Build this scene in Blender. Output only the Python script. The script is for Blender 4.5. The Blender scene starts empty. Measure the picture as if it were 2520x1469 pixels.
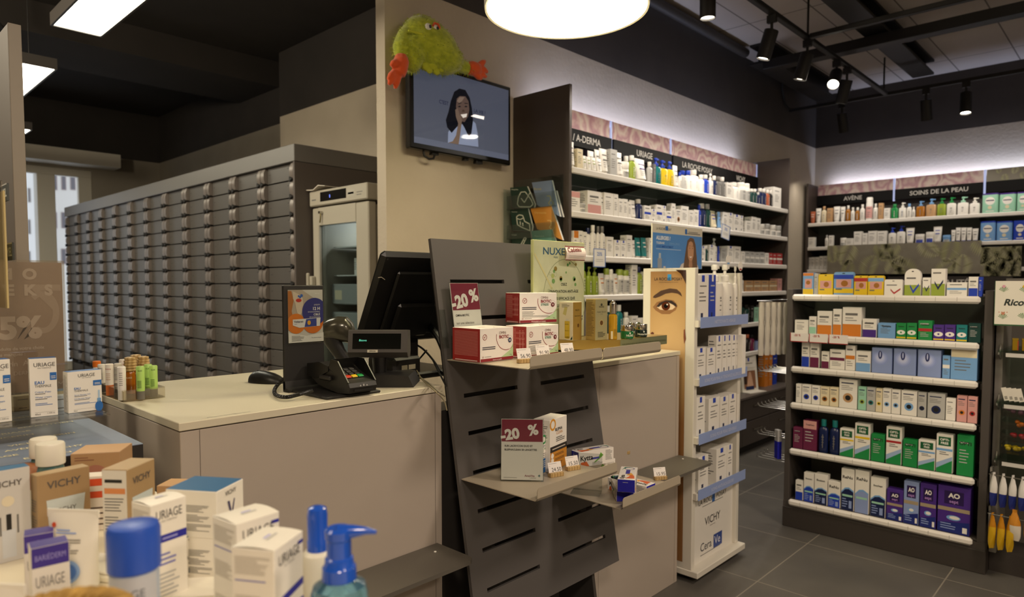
import bpy, math, random
from mathutils import Matrix, Vector
from math import sin, cos, pi, radians, sqrt

# ------------------------------------------------------------------ camera, exposure, world, sun and area lights
scene = bpy.context.scene
col = scene.collection
H, F, CX, CY = 1.4, 1664.0, 1260.0, 777.5           # eye height in metres, focal length and principal point in pixels of the 2520 x 1469 frame
_y, _p = radians(43.443), radians(2.84)
FW = Vector((-sin(_y)*cos(_p), cos(_y)*cos(_p), -sin(_p)))
RT = Vector((cos(_y), sin(_y), 0)); UP = RT.cross(FW)
EYE = Vector((0, 0, H))
cam_data = bpy.data.cameras.new('camera'); cam = bpy.data.objects.new('camera', cam_data); col.objects.link(cam)
cam.matrix_world = Matrix(((RT.x, UP.x, -FW.x, 0), (RT.y, UP.y, -FW.y, 0), (RT.z, UP.z, -FW.z, H), (0, 0, 0, 1)))
cam_data.sensor_width = 36; cam_data.lens = F/2520*36; cam_data.shift_y = (CY-734.5)/2520
cam_data.clip_start = 0.05; cam_data.clip_end = 300
cam_data.dof.use_dof = True; cam_data.dof.focus_distance = 1.95; cam_data.dof.aperture_fstop = 3.6
scene.camera = cam
scene.view_settings.view_transform = 'Standard'; scene.view_settings.look = 'None'
scene.view_settings.gamma = 1; scene.view_settings.use_curve_mapping = False
scene.view_settings.exposure = 0.0
world = bpy.data.worlds.new('daylight'); scene.world = world; world.use_nodes = True
world.node_tree.nodes['Background'].inputs[0].default_value = (0.80, 0.87, 1.0, 1)
world.node_tree.nodes['Background'].inputs[1].default_value = 1.1
WARM = (1.0, 0.83, 0.66); NEUT = (1.0, 0.90, 0.78); COOL = (0.62, 0.70, 1.0)
def lamp(name, kind, loc, power, color, target=None, size=.1, size_y=None, spot=60, blend=.5):
    l = bpy.data.lights.new(name, kind); l.energy = power; l.color = color
    if kind == 'AREA':
        l.shape = 'RECTANGLE' if size_y else 'DISK'; l.size = size
        if size_y: l.size_y = size_y
    else:
        l.shadow_soft_size = size
        if kind == 'SPOT': l.spot_size = radians(spot); l.spot_blend = blend
    o = bpy.data.objects.new(name, l); col.objects.link(o); o.location = loc
    d = (Vector(target)-Vector(loc)) if target else Vector((0, 0, -1))
    o.rotation_euler = d.to_track_quat('-Z', 'Y').to_euler()
    return o
# unseen fill lights, added overhead behind and beside the camera to lift the ambient level
lamp('shop_fill_light', 'AREA', (1.1, -0.6, 3.3), 60, WARM, size=.6)
lamp('shop_fill_light', 'AREA', (0.9, 2.4, 3.3), 52, WARM, size=.6)
lamp('shop_fill_light', 'AREA', (0.95, 6.1, 3.3), 34, NEUT, size=.2)  # added fill, set so its reflection lands on the television screen
lamp('counter_fill_light', 'AREA', (-1.5, -0.35, 2.4), 7, (1.0, .84, .58), size=.6)  # added low fill for the counter and foreground, no fitting in view
lamp('backroom_fill_light', 'AREA', (-4.3, -1.3, 2.9), 70, (1.0, .86, .64), (-4.6, 2.5, 1.8), size=.5)  # unseen, added to brighten the back-room wall and drawer fronts
lamp('shop_fill_light', 'AREA', (2.6, 1.0, 3.3), 50, WARM, size=.6)
# light bars above the shelving washing the walls
lamp('shelf_light_bar', 'AREA', (-2.765, 4.68, 2.46), 9.0, COOL, (-2.86, 4.68, 2.85), size=2.9, size_y=.03)
lamp('shelf_light_bar', 'AREA', (-1.4, 8.085, 2.46), 8.0, COOL, (-1.4, 8.15, 2.85), size=2.6, size_y=.03)
# light bars in front of the shelves
lamp('shelf_front_light', 'AREA', (-2.30, 4.6, 2.50), 13, NEUT, (-2.5, 4.6, 1.4), size=3.0, size_y=.04)
lamp('shelf_front_light', 'AREA', (-1.7, 7.55, 2.50), 7, NEUT, (-1.7, 7.8, 1.4), size=2.2, size_y=.04)

lamp('fridge_light', 'AREA', (-3.62, 2.60, 1.82), 1.6, (.9, .95, 1.0), (-3.62, 2.55, 1.2), size=.35, size_y=.1)

def ray(px, py):
    return FW + RT*((px-CX)/F) - UP*((py-CY)/F)
def hx(px, py, X): d = ray(px, py); return EYE + d*(X/d.x)
def hy(px, py, Y): d = ray(px, py); return EYE + d*(Y/d.y)
def hz(px, py, Z): d = ray(px, py); return EYE + d*((Z-H)/d.z)

# ------------------------------------------------------------------ materials
def lin(h):
    h = h.lstrip('#')
    if len(h) == 3: h = ''.join(c*2 for c in h)
    r = []
    for i in (0, 2, 4):
        c = int(h[i:i+2], 16)/255
        r.append(c/12.92 if c <= .04045 else ((c+.055)/1.055)**2.4)
    return (*r, 1)
PAL = {'W': ('f0ece4', 'white'), 'C': ('e6d9b8', 'cream'), 'L': ('b9b8b4', 'pale grey'), 'A': ('6f6d6a', 'grey'), 'K': ('181615', 'black'),
       'B': ('1d3fb4', 'blue'), 'N': ('101f4c', 'navy'), 'S': ('79a9dc', 'light blue'), 'T': ('177a7c', 'teal'), 'D': ('0c3a35', 'dark green'),
       'G': ('1b8a45', 'green'), 'X': ('97a93c', 'lime green'), 'M': ('9fd3b8', 'mint'), 'Y': ('e8c61e', 'yellow'), 'O': ('d9822a', 'orange'),
       'R': ('b02a2c', 'red'), 'P': ('d9a09a', 'pink'), 'V': ('4a2b86', 'purple'), 'Q': ('c39a6e', 'tan'), 'Z': ('a5691c', 'amber'),
       'U': ('8ea0d0', 'lilac blue'), 'H': ('6b1f45', 'maroon'), 'J': ('b5603e', 'terracotta'), 'E': ('c9d0c8', 'clear')}
_mats = {}
def mat(c='W', rough=.5, metal=0.0, emit=0.0, trans=0.0, coat=0.0, spec=.5):
    hexc = PAL[c][0] if c in PAL else c
    key = (hexc, rough, metal, emit, trans, coat, spec)
    if key in _mats: return _mats[key]
    m = bpy.data.materials.new('m_'+hexc); m.use_nodes = True
    b = m.node_tree.nodes['Principled BSDF']
    b.inputs['Base Color'].default_value = lin(hexc); b.inputs['Roughness'].default_value = rough
    b.inputs['Metallic'].default_value = metal
    if emit: b.inputs['Emission Color'].default_value = lin(hexc); b.inputs['Emission Strength'].default_value = emit
    if trans: b.inputs['Transmission Weight'].default_value = trans
    b.inputs['Specular IOR Level'].default_value = spec
    if coat: b.inputs['Coat Weight'].default_value = coat
    _mats[key] = m; return m
def nodemat(name, fn):
    if name in _mats: return _mats[name]
    m = bpy.data.materials.new(name); m.use_nodes = True
    nt = m.node_tree; b = nt.nodes['Principled BSDF']; fn(nt, nt.nodes, nt.links, b)
    _mats[name] = m; return m
def clear(name='clear_acrylic', tint='f4f6f4', gloss=.10, rough=.03):
    def fn(nt, N, L, b):
        out = [n for n in N if n.type == 'OUTPUT_MATERIAL'][0]
        t = N.new('ShaderNodeBsdfTransparent'); t.inputs[0].default_value = lin(tint)
        g = N.new('ShaderNodeBsdfGlossy'); g.inputs['Roughness'].default_value = rough
        f = N.new('ShaderNodeLayerWeight'); f.inputs[0].default_value = .5
        e = N.new('ShaderNodeMath'); e.operation = 'POWER'; e.inputs[1].default_value = 5; L.new(f.outputs['Facing'], e.inputs[0])
        a = N.new('ShaderNodeMath'); a.operation = 'MULTIPLY_ADD'; a.inputs[1].default_value = .6; a.inputs[2].default_value = .01+gloss*.3; L.new(e.outputs[0], a.inputs[0])
        mx = N.new('ShaderNodeMixShader'); L.new(a.outputs[0], mx.inputs[0]); L.new(t.outputs[0], mx.inputs[1]); L.new(g.outputs[0], mx.inputs[2])
        L.new(mx.outputs[0], out.inputs[0])
    return nodemat(name, fn)
def coords(N, L, scale=(1, 1, 1), rot=(0, 0, 0), kind='Object'):
    t = N.new('ShaderNodeTexCoord'); m = N.new('ShaderNodeMapping'); m.inputs['Scale'].default_value = scale; m.inputs['Rotation'].default_value = rot
    L.new(t.outputs[kind], m.inputs[0]); return m.outputs[0]
def ramp(N, L, fac, stops):
    r = N.new('ShaderNodeValToRGB'); e = r.color_ramp.elements
    while len(e) < len(stops): e.new(.5)
    for i, (p, c) in enumerate(stops): e[i].position = p; e[i].color = lin(c)
    L.new(fac, r.inputs[0]); return r.outputs[0]
def noisy(name, c1, c2, scale=6, rough=.6, bump=0.0, detail=4, metal=0):
    def fn(nt, N, L, b):
        n = N.new('ShaderNodeTexNoise'); n.inputs['Scale'].default_value = scale; n.inputs['Detail'].default_value = detail
        L.new(coords(N, L), n.inputs['Vector'])
        L.new(ramp(N, L, n.outputs['Fac'], [(.3, c1), (.7, c2)]), b.inputs['Base Color']); b.inputs['Roughness'].default_value = rough; b.inputs['Metallic'].default_value = metal
        if bump:
            k = N.new('ShaderNodeBump'); k.inputs['Strength'].default_value = bump; k.inputs['Distance'].default_value = .01
            n2 = N.new('ShaderNodeTexNoise'); n2.inputs['Scale'].default_value = scale*12; L.new(coords(N, L), n2.inputs['Vector'])
            L.new(n2.outputs['Fac'], k.inputs['Height']); L.new(k.outputs[0], b.inputs['Normal'])
    return nodemat(name, fn)
def rose_fn(nt, N, L, b):
    c = coords(N, L, (1, 1, 1))
    n = N.new('ShaderNodeTexNoise'); n.inputs['Scale'].default_value = 5; n.inputs['Detail'].default_value = 3; L.new(c, n.inputs['Vector'])
    v = N.new('ShaderNodeTexVoronoi'); v.inputs['Scale'].default_value = 5
    ad = N.new('ShaderNodeMixRGB'); ad.blend_type = 'ADD'; ad.inputs[0].default_value = .18; L.new(c, ad.inputs[1]); L.new(n.outputs['Color'], ad.inputs[2]); L.new(ad.outputs[0], v.inputs['Vector'])
    m = N.new('ShaderNodeMath'); m.operation = 'MULTIPLY'; m.inputs[1].default_value = 20; L.new(v.outputs['Distance'], m.inputs[0])
    a = N.new('ShaderNodeMath'); a.operation = 'ADD'; L.new(m.outputs[0], a.inputs[0])
    m2 = N.new('ShaderNodeMath'); m2.operation = 'MULTIPLY'; m2.inputs[1].default_value = 12; L.new(n.outputs['Fac'], m2.inputs[0]); L.new(m2.outputs[0], a.inputs[1])
    s = N.new('ShaderNodeMath'); s.operation = 'SINE'; L.new(a.outputs[0], s.inputs[0])
    h = N.new('ShaderNodeMapRange'); h.inputs['From Min'].default_value = -1; L.new(s.outputs[0], h.inputs['Value'])
    L.new(ramp(N, L, h.outputs[0], [(0, 'b98a90'), (.35, 'cba2a4'), (.75, 'd6b9b2'), (1, 'dcc8bd')]), b.inputs['Base Color'])
    b.inputs['Roughness'].default_value = .35
def fern_fn(nt, N, L, b):
    n = N.new('ShaderNodeTexNoise'); n.inputs['Scale'].default_value = 9; L.new(coords(N, L), n.inputs['Vector'])
    L.new(ramp(N, L, n.outputs['Fac'], [(.3, '7f7869'), (.7, '8c8675')]), b.inputs['Base Color']); b.inputs['Roughness'].default_value = .45
def wood_fn(nt, N, L, b):
    w = N.new('ShaderNodeTexWave'); w.inputs['Scale'].default_value = 30; w.inputs['Distortion'].default_value = 4; w.inputs['Detail'].default_value = 2
    L.new(coords(N, L, (1, .15, 1)), w.inputs['Vector'])
    L.new(ramp(N, L, w.outputs['Fac'], [(0, 'a5854e'), (1, 'c4a673')]), b.inputs['Base Color']); b.inputs['Roughness'].default_value = .55
def tile_fn(nt, N, L, b):
    c = coords(N, L)
    n = N.new('ShaderNodeTexNoise'); n.inputs['Scale'].default_value = 2.4; n.inputs['Detail'].default_value = 8; L.new(c, n.inputs['Vector'])
    base = ramp(N, L, n.outputs['Fac'], [(.3, '514e4a'), (.7, '65615b')])
    br = N.new('ShaderNodeTexBrick'); br.offset = 0.5; br.inputs['Scale'].default_value = 1; br.inputs['Brick Width'].default_value = 1.2; br.inputs['Row Height'].default_value = .6
    br.inputs['Mortar Size'].default_value = .004; br.inputs['Mortar Smooth'].default_value = .1; br.inputs['Mortar'].default_value = lin('8b8478')
    L.new(base, br.inputs['Color1']); L.new(base, br.inputs['Color2'])
    mp = N.new('ShaderNodeMapping'); mp.inputs['Location'].default_value = TILE_SHIFT; mp.inputs['Rotation'].default_value = (0, 0, 0); L.new(c, mp.inputs[0]); L.new(mp.outputs[0], br.inputs['Vector'])
    L.new(br.outputs['Color'], b.inputs['Base Color']); b.inputs['Roughness'].default_value = .42
TILE_SHIFT = (.0, .0, 0)
ROSE = lambda: nodemat('rose_print', rose_fn)
FERN = lambda: nodemat('fern_print', fern_fn)
WOOD = lambda: nodemat('pale_wood', wood_fn)

# ------------------------------------------------------------------ text outlines
_txt = {}
def outline(s, bold=0.0):
    k = (s, bold)
    if k in _txt: return _txt[k]
    cu = bpy.data.curves.new('t', 'FONT'); cu.body = s; cu.size = 1; cu.resolution_u = 3; cu.offset = bold
    o = bpy.data.objects.new('t', cu); col.objects.link(o); bpy.context.view_layer.update()
    me = o.evaluated_get(bpy.context.evaluated_depsgraph_get()).to_mesh()
    V = [(v.co.x, v.co.y) for v in me.vertices]; P = [tuple(p.vertices) for p in me.polygons]
    o.to_mesh_clear(); bpy.data.objects.remove(o); bpy.data.curves.remove(cu)
    xs = [v[0] for v in V] or [0]
    x0 = min(xs); w = max(xs)-x0
    r = ([((x-x0)/.73, y/.73) for x, y in V], P, w/.73); _txt[k] = r
    return r

# ------------------------------------------------------------------ mesh builder
class MB:
    def __init__(s):
        s.V, s.Fc, s.Mi, s.mats, s.T = [], [], [], [], None
        s.fr = None; s.lift = .0003
    def mi(s, m):
        if not isinstance(m, bpy.types.Material): m = mat(m)
        if m not in s.mats: s.mats.append(m)
        return s.mats.index(m)
    def add(s, vs, fs, m):
        n = len(s.V); k = s.mi(m)
        if s.T: vs = [tuple(s.T @ Vector(v)) for v in vs]
        s.V += [tuple(v) for v in vs]; s.Fc += [tuple(n+i for i in f) for f in fs]; s.Mi += [k]*len(fs)
    def box(s, x0, x1, y0, y1, z0, z1, m, bev=0.0):
        if x0 > x1: x0, x1 = x1, x0
        if y0 > y1: y0, y1 = y1, y0
        if z0 > z1: z0, z1 = z1, z0
        if not bev:
            vs = [(x, y, z) for z in (z0, z1) for y in (y0, y1) for x in (x0, x1)]
            s.add(vs, [(0, 2, 3, 1), (4, 5, 7, 6), (0, 1, 5, 4), (2, 6, 7, 3), (0, 4, 6, 2), (1, 3, 7, 5)], m); return
        b = min(bev, (x1-x0)*.49, (y1-y0)*.49, (z1-z0)*.49); vs = []
        X, Y, Z = (x0, x1), (y0, y1), (z0, z1)
        for k in (0, 1):
            for j in (0, 1):
                for i in (0, 1):
                    sx, sy, sz = (b if i == 0 else -b), (b if j == 0 else -b), (b if k == 0 else -b)
                    vs += [(X[i], Y[j]+sy, Z[k]+sz), (X[i]+sx, Y[j], Z[k]+sz), (X[i]+sx, Y[j]+sy, Z[k])]
        g = lambda i, j, k, a: (k*4+j*2+i)*3+a
        f = [(g(0,0,0,0), g(0,0,1,0), g(0,1,1,0), g(0,1,0,0)), (g(1,0,0,0), g(1,1,0,0), g(1,1,1,0), g(1,0,1,0)),
             (g(0,0,0,1), g(1,0,0,1), g(1,0,1,1), g(0,0,1,1)), (g(0,1,0,1), g(0,1,1,1), g(1,1,1,1), g(1,1,0,1)),
             (g(0,0,0,2), g(0,1,0,2), g(1,1,0,2), g(1,0,0,2)), (g(0,0,1,2), g(1,0,1,2), g(1,1,1,2), g(0,1,1,2))]
        for k in (0, 1):
            for j in (0, 1): f.append((g(0,j,k,1), g(1,j,k,1), g(1,j,k,2), g(0,j,k,2)))
        for k in (0, 1):
            for i in (0, 1): f.append((g(i,0,k,0), g(i,1,k,0), g(i,1,k,2), g(i,0,k,2)))
        for j in (0, 1):
            for i in (0, 1): f.append((g(i,j,0,0), g(i,j,1,0), g(i,j,1,1), g(i,j,0,1)))
        for k in (0, 1):
            for j in (0, 1):
                for i in (0, 1): f.append((g(i,j,k,0), g(i,j,k,1), g(i,j,k,2)))
        s.add(vs, f, m)
    def rings(s, R, m, close=True, cap0=True, cap1=True, ms=None):
        n = len(R[0]); vs = [v for r in R for v in r]
        rng = range(n) if close else range(n-1)
        for i in range(len(R)-1):
            pass
        base = len(s.V); k = s.mi(m)
        vv = [tuple(s.T @ Vector(v)) for v in vs] if s.T else [tuple(v) for v in vs]
        s.V += vv
        for i in range(len(R)-1):
            kk = s.mi(ms[i]) if ms else k
            for j in rng:
                j2 = (j+1) % n
                s.Fc.append((base+i*n+j, base+i*n+j2, base+(i+1)*n+j2, base+(i+1)*n+j)); s.Mi.append(kk)
        if cap0: s.Fc.append(tuple(base+j for j in reversed(range(n)))); s.Mi.append(s.mi(ms[0]) if ms else k)
        if cap1: s.Fc.append(tuple(base+(len(R)-1)*n+j for j in range(n))); s.Mi.append(s.mi(ms[-1]) if ms else k)
    def lathe(s, prof, m, n=20, c=(0, 0), sy=1.0, ms=None, cap0=True, cap1=True, sq=0):
        R = []
        for r, z in prof:
            ring = []
            for i in range(n):
                a = 2*pi*i/n; ca, sa = cos(a), sin(a)
                if sq:
                    e = 2/(2+sq); ca = math.copysign(abs(ca)**e, ca); sa = math.copysign(abs(sa)**e, sa)
                ring.append((c[0]+r*ca, c[1]+r*sa*sy, z))
            R.append(ring)
        s.rings(R, m, ms=ms, cap0=cap0, cap1=cap1)
    def prism(s, poly, a0, a1, m, axis='y'):
        def P(u, v, a): return {'y': (u, a, v), 'x': (a, u, v), 'z': (u, v, a)}[axis]
        n = len(poly); vs = [P(u, v, a0) for u, v in poly]+[P(u, v, a1) for u, v in poly]
        s.add(vs, [tuple(range(n)), tuple(range(2*n-1, n-1, -1))]+[(i, i+n, (i+1) % n+n, (i+1) % n) for i in range(n)], m)
    def tube(s, pts, r, m, n=8):
        pts = [Vector(p) for p in pts]; R = []; up = Vector((0, 0, 1)); prev = None
        for i, p in enumerate(pts):
            t = (pts[min(i+1, len(pts)-1)]-pts[max(i-1, 0)]).normalized()
            a = prev if prev else (up.cross(t) if abs(t.z) < .95 else Vector((1, 0, 0)))
            a = (a-t*a.dot(t)).normalized(); b = t.cross(a); prev = a
            rr = r[i] if isinstance(r, (list, tuple)) else r
            R.append([p+a*cos(2*pi*k/n)*rr+b*sin(2*pi*k/n)*rr for k in range(n)])
        s.rings(R, m)
    # flat prints on a face: frame = (origin, u, v) or cylinder ('c', rx, ry)
    def frame(s, o, u, v): o, u, v = Vector(o), Vector(u), Vector(v); nn = u.cross(v).normalized(); s.fr = lambda a, b, l: o+u*a+v*b+nn*(l*s.lift)
    def cyl(s, rx, ry=None, cx=0, cy=0, z0=0):
        ry = ry or rx
        s.fr = lambda a, b, l: Vector((cx+(rx+l*s.lift)*sin(a/rx), cy-(ry+l*s.lift)*cos(a/rx), z0+b))
    def poly(s, pts, m, l=1): s.add([s.fr(a, b, l) for a, b in pts], [tuple(range(len(pts)))], m)
    def rect(s, a0, a1, b0, b1, m, l=1, n=1):
        vs = []; fs = []
        for i in range(n+1):
            a = a0+(a1-a0)*i/n; vs += [s.fr(a, b0, l), s.fr(a, b1, l)]
        fs = [(2*i, 2*i+2, 2*i+3, 2*i+1) for i in range(n)]
        s.add(vs, fs, m)
    def disc(s, a, b, r, m, l=1, n=24, rb=None): s.poly([(a+r*cos(2*pi*i/n), b+(rb or r)*sin(2*pi*i/n)) for i in range(n)], m, l)
    def ring(s, a, b, r, t, m, l=1, n=32, t0=0, t1=360, rb=None):
        rb = rb or r; vs = []; q = [radians(t0+(t1-t0)*i/n) for i in range(n+1)]
        for g in q: vs += [s.fr(a+r*cos(g), b+rb*sin(g), l), s.fr(a+(r-t)*cos(g), b+(rb-t)*sin(g), l)]
        s.add(vs, [(2*i, 2*i+2, 2*i+3, 2*i+1) for i in range(n)], m)
    def text(s, t, a, b, size, m, l=2, align='l', bold=0.0, wmax=None, rot=0.0, slant=0.0, xs=1.0):
        V, P, w = outline(t, bold); k = size; kx = size*xs
        if wmax and w*kx > wmax: kx = wmax/w
        off = {'l': 0, 'c': -w*kx/2, 'r': -w*kx}[align]; cr, sr = cos(rot), sin(rot)
        vs = []
        for x, y in V:
            x2 = x*kx+off+y*k*slant; y2 = y*k
            vs.append(s.fr(a+x2*cr-y2*sr, b+x2*sr+y2*cr, l))
        s.add(vs, P, m)
    def lines(s, a0, a1, b0, n, dy, m='A', th=.3, l=1, seed=1, k=1):
        r = random.Random(seed)
        for i in range(n):
            s.rect(a0, a0+(a1-a0)*r.uniform(.6, 1), b0-i*dy, b0-i*dy+dy*th, m, l, k)
    def build(s, name, parent=None, loc=None, rz=0.0, smooth=True, angle=32):
        me = bpy.data.meshes.new(name); me.from_pydata(s.V, [], s.Fc)
        for m in s.mats: me.materials.append(m)
        me.polygons.foreach_set('material_index', s.Mi)
        if smooth:
            me.polygons.foreach_set('use_smooth', [True]*len(s.Fc)); me.set_sharp_from_angle(angle=radians(angle))
        me.update(); o = bpy.data.objects.new(name, me); col.objects.link(o)
        if parent: o.parent = parent
        if loc is not None: o.location = loc
        o.rotation_euler.z = rz
        return o
def tag(o, label, cat, group=None, kind=None):
    if label: o['label'] = label
    if cat: o['category'] = cat
    if group: o['group'] = group
    if kind: o['kind'] = kind
    return o
def thing(name, label, cat, loc=(0, 0, 0), rz=0.0, group=None):
    o = bpy.data.objects.new(name, None); col.objects.link(o); o.location = loc; o.rotation_euler.z = rz; o.empty_display_size = .05
    return tag(o, label, cat, group)
def fronds(m, w, h, seed, n, l=1):
    """fern fronds printed on the current frame, clipped to w x h"""
    r = random.Random(seed); c = [mat('a3a078', .45), mat('98966c', .45), mat('afab86', .45)]; cl = lambda p: (min(w, max(0, p[0])), min(h, max(0, p[1])))
    for k in range(n):
        x = w*(k+.5)/n+r.uniform(-.04, .04); y = -.02 if k % 2 else h+.02; a = (pi/2 if k % 2 else -pi/2)+r.uniform(-.7, .7); L_ = h*r.uniform(1.0, 1.4); q = r.uniform(-1.5, 1.5)
        for i in range(22):
            t = i/22; s_ = L_*.34*sin(min(1, t*1.3+.25)*pi)**.7*(1-t*.5); aa = a+q*t*.5; px, py = x+cos(aa)*L_*t, y+sin(aa)*L_*t
            for sd in (-1, 1):
                b = aa+sd*1.0; tip = (px+cos(b)*s_, py+sin(b)*s_); wd = L_*.020; ox, oy = -sin(b)*wd, cos(b)*wd; mid = (px+cos(b)*s_*.5, py+sin(b)*s_*.5)
                P = [cl(p) for p in ((px, py), (mid[0]+ox, mid[1]+oy), tip, (mid[0]-ox, mid[1]-oy))]
                if len(set(P)) == 4: m.poly(P, c[(k+i) % 3] if i % 5 == 0 else c[k % 3], l)
def struct(name, mb, **k): o = mb.build(name, **k); o['kind'] = 'structure'; return o
def ordinal(i):
    w = ['leftmost', 'second', 'third', 'fourth', 'fifth', 'sixth', 'seventh', 'eighth', 'ninth', 'tenth', 'eleventh', 'twelfth', 'thirteenth', 'fourteenth', 'fifteenth', 'sixteenth', 'seventeenth', 'eighteenth', 'nineteenth', 'twentieth']
    t = ['twenty', 'thirty', 'forty']
    if i < 20: return w[i]
    a, b = divmod(i+1, 10)
    return {2: 'twentieth', 3: 'thirtieth', 4: 'fortieth'}[a] if b == 0 else t[a-2]+'-'+['first', 'second', 'third', 'fourth', 'fifth', 'sixth', 'seventh', 'eighth', 'ninth'][b-1]
def rank(i, n):
    if i == 0: return 'leftmost'
    if i == n-1: return 'rightmost'
    if i < n/2: return ordinal(i)+' from left'
    return ordinal(n-1-i)+' from right'

# ================================================================== THE ROOM
TILE_SHIFT = (1.30, -3.68, 0)
XW, YB, ZW, ZC = -2.892, 8.166, 2.95, 3.54
wall_m = noisy('plaster_greige', 'b9ad9a', 'c1b5a2', 3, .8, .25)
dark_m = noisy('charcoal_paint', '3e3834', '46403b', 3, .8)
black_m = noisy('black_paint', '2c2825', '332e2b', 3, .85)
def ceil_fn(nt, N, L, b):
    c = coords(N, L)
    n = N.new('ShaderNodeTexNoise'); n.inputs['Scale'].default_value = 1.5; n.inputs['Detail'].default_value = 7; L.new(c, n.inputs['Vector'])
    base = ramp(N, L, n.outputs['Fac'], [(.3, 'b0a69c'), (.7, 'beb4aa')])
    br = N.new('ShaderNodeTexBrick'); br.offset = 0; br.inputs['Scale'].default_value = 1; br.inputs['Brick Width'].default_value = .5; br.inputs['Row Height'].default_value = 1.1
    br.inputs['Mortar Size'].default_value = .006; br.inputs['Mortar'].default_value = lin('6e655d'); L.new(base, br.inputs['Color1']); L.new(base, br.inputs['Color2']); L.new(c, br.inputs['Vector'])
    L.new(br.outputs['Color'], b.inputs['Base Color']); b.inputs['Roughness'].default_value = .85
ceil_m = nodemat('board_marked_concrete', ceil_fn)
def tile2_fn(nt, N, L, b):
    tile_fn(nt, N, L, b)
    for n in N:
        if n.type == 'TEX_BRICK': n.offset = 0.0; n.inputs['Brick Width'].default_value = .635; n.inputs['Row Height'].default_value = .635; n.inputs['Mortar Size'].default_value = .003
m = MB(); m.box(-9.7, 3.6, -3.2, 8.3, -.1, 0, nodemat('floor_tiles', tile2_fn)); struct('floor', m)
m = MB(); m.box(XW, 3.6, -3.2, 8.3, ZC, ZC+.1, ceil_m); struct('ceiling', m)
m = MB(); m.box(-9.7, XW, -3.2, 4.6, ZC, ZC+.1, black_m); m.box(-7.1, -6.25, -3.2, 3.3, 3.30, ZC, black_m); struct('ceiling_backroom', m)
def two_tone(name, x0, x1, y0, y1, lo=None, zs=ZW, top=ZC, m_lo=None):
    m = MB(); m.box(x0, x1, y0, y1, 0, zs, m_lo or wall_m); m.box(x0, x1, y0, y1, zs, top, dark_m); struct(name, m)
two_tone('wall_left', XW-.073, XW, 2.43, YB)
m = MB(); m.box(XW-.073, XW+.004, 2.106, 2.43, 0, ZC, wall_m); struct('wall_pillar', m)
two_tone('wall_far', XW-.073, 3.6, YB, YB+.13)
two_tone('wall_right', 3.5, 3.6, -3.2, YB)
two_tone('wall_front', -9.7, 3.6, -3.3, -3.2)
m = MB(); m.box(-6.0, XW-.073, 3.17, 3.30, 0, ZW, wall_m); m.box(-6.0, XW-.073, 3.17, 3.30, ZW, ZC, black_m); struct('wall_backroom', m)
grey_w = noisy('grey_plaster', '8d8577', '958d7f', 3, .8)
m = MB(); m.box(-9.6, -6.0, 3.30, 3.42, 0, ZW, grey_w); m.box(-9.6, -6.0, 3.30, 3.42, ZW, ZC, black_m); struct('wall_backroom_niche', m)
# window wall, facing the street
XV = -9.45
m = MB()
m.box(XV-.15, XV, 2.52, 3.30, 0, ZW, grey_w); m.box(XV-.15, XV, -3.2, 3.30, ZW, ZC, black_m)
m.box(XV-.15, XV, -3.2, 2.52, 0, .35, grey_w); m.box(XV-.15, XV, -3.2, 2.52, 2.76, ZW, grey_w); m.box(XV-.15, XV, -3.2, .9, .35, 2.76, grey_w)
struct('wall_window_side', m)
m = MB(); m.box(XV, XV+.28, -3.2, 2.76, 2.79, ZW-.002, mat('d3cdc0', .6)); struct('trim_1', m)
m = MB(); fm = mat('c9c3b4', .5)
m.box(XV-.10, XV-.02, .9, 2.52, 2.67, 2.76, fm, .004); m.box(XV-.10, XV-.02, .9, 2.52, .35, .45, fm, .004)
for a, b in ((.9, .98), (1.55, 1.66), (1.96, 2.14), (2.38, 2.52)): m.box(XV-.10, XV-.02, a, b, .45, 2.67, fm, .004)
wf = struct('window_1', m)
m = MB(); m.box(XV-.07, XV-.06, .95, 2.42, .44, 2.68, clear('window_glass', 'ffffff', .02)); m.build('pane', wf)
# buildings across the street
for XB, lab, Y0, Y1, cols, rows, fc in ((-60, 'pale apartment block with narrow windows seen through the left window pane', -30, hx(84, 500, -60).y, ((53, 61), (68, 76)), ((463, 498), (540, 576), (618, 655)), 'e4e2da'), (-64, 'pale apartment block with pinkish windows seen through the right window pane', hx(94, 500, -64).y, 30, ((131, 141), (150, 163), (172, 186), (98, 108)), ((428, 468), (522, 562), (612, 650)), 'ddd9cf')):
    m = MB(); m.box(XB-6, XB, Y0, Y1, -8, 30, mat(fc, .8)); bld = m.build('apartment_building'); tag(bld, lab, 'building', 'buildings across the street')
    for c0, c1 in cols:
        for r0, r1 in rows:
            a, b = hx(c0, r0, XB), hx(c1, r1, XB); w = MB(); w.box(XB+.005, XB+.05, a.y, b.y, b.z, a.z, mat('a08f8a' if XB < -62 else '9a948a', .6)); w.box(XB+.05, XB+.06, a.y+.05, b.y-.05, b.z+.05, a.z-.05, mat('6a6668', .3)); w.build('window', bld)

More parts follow.
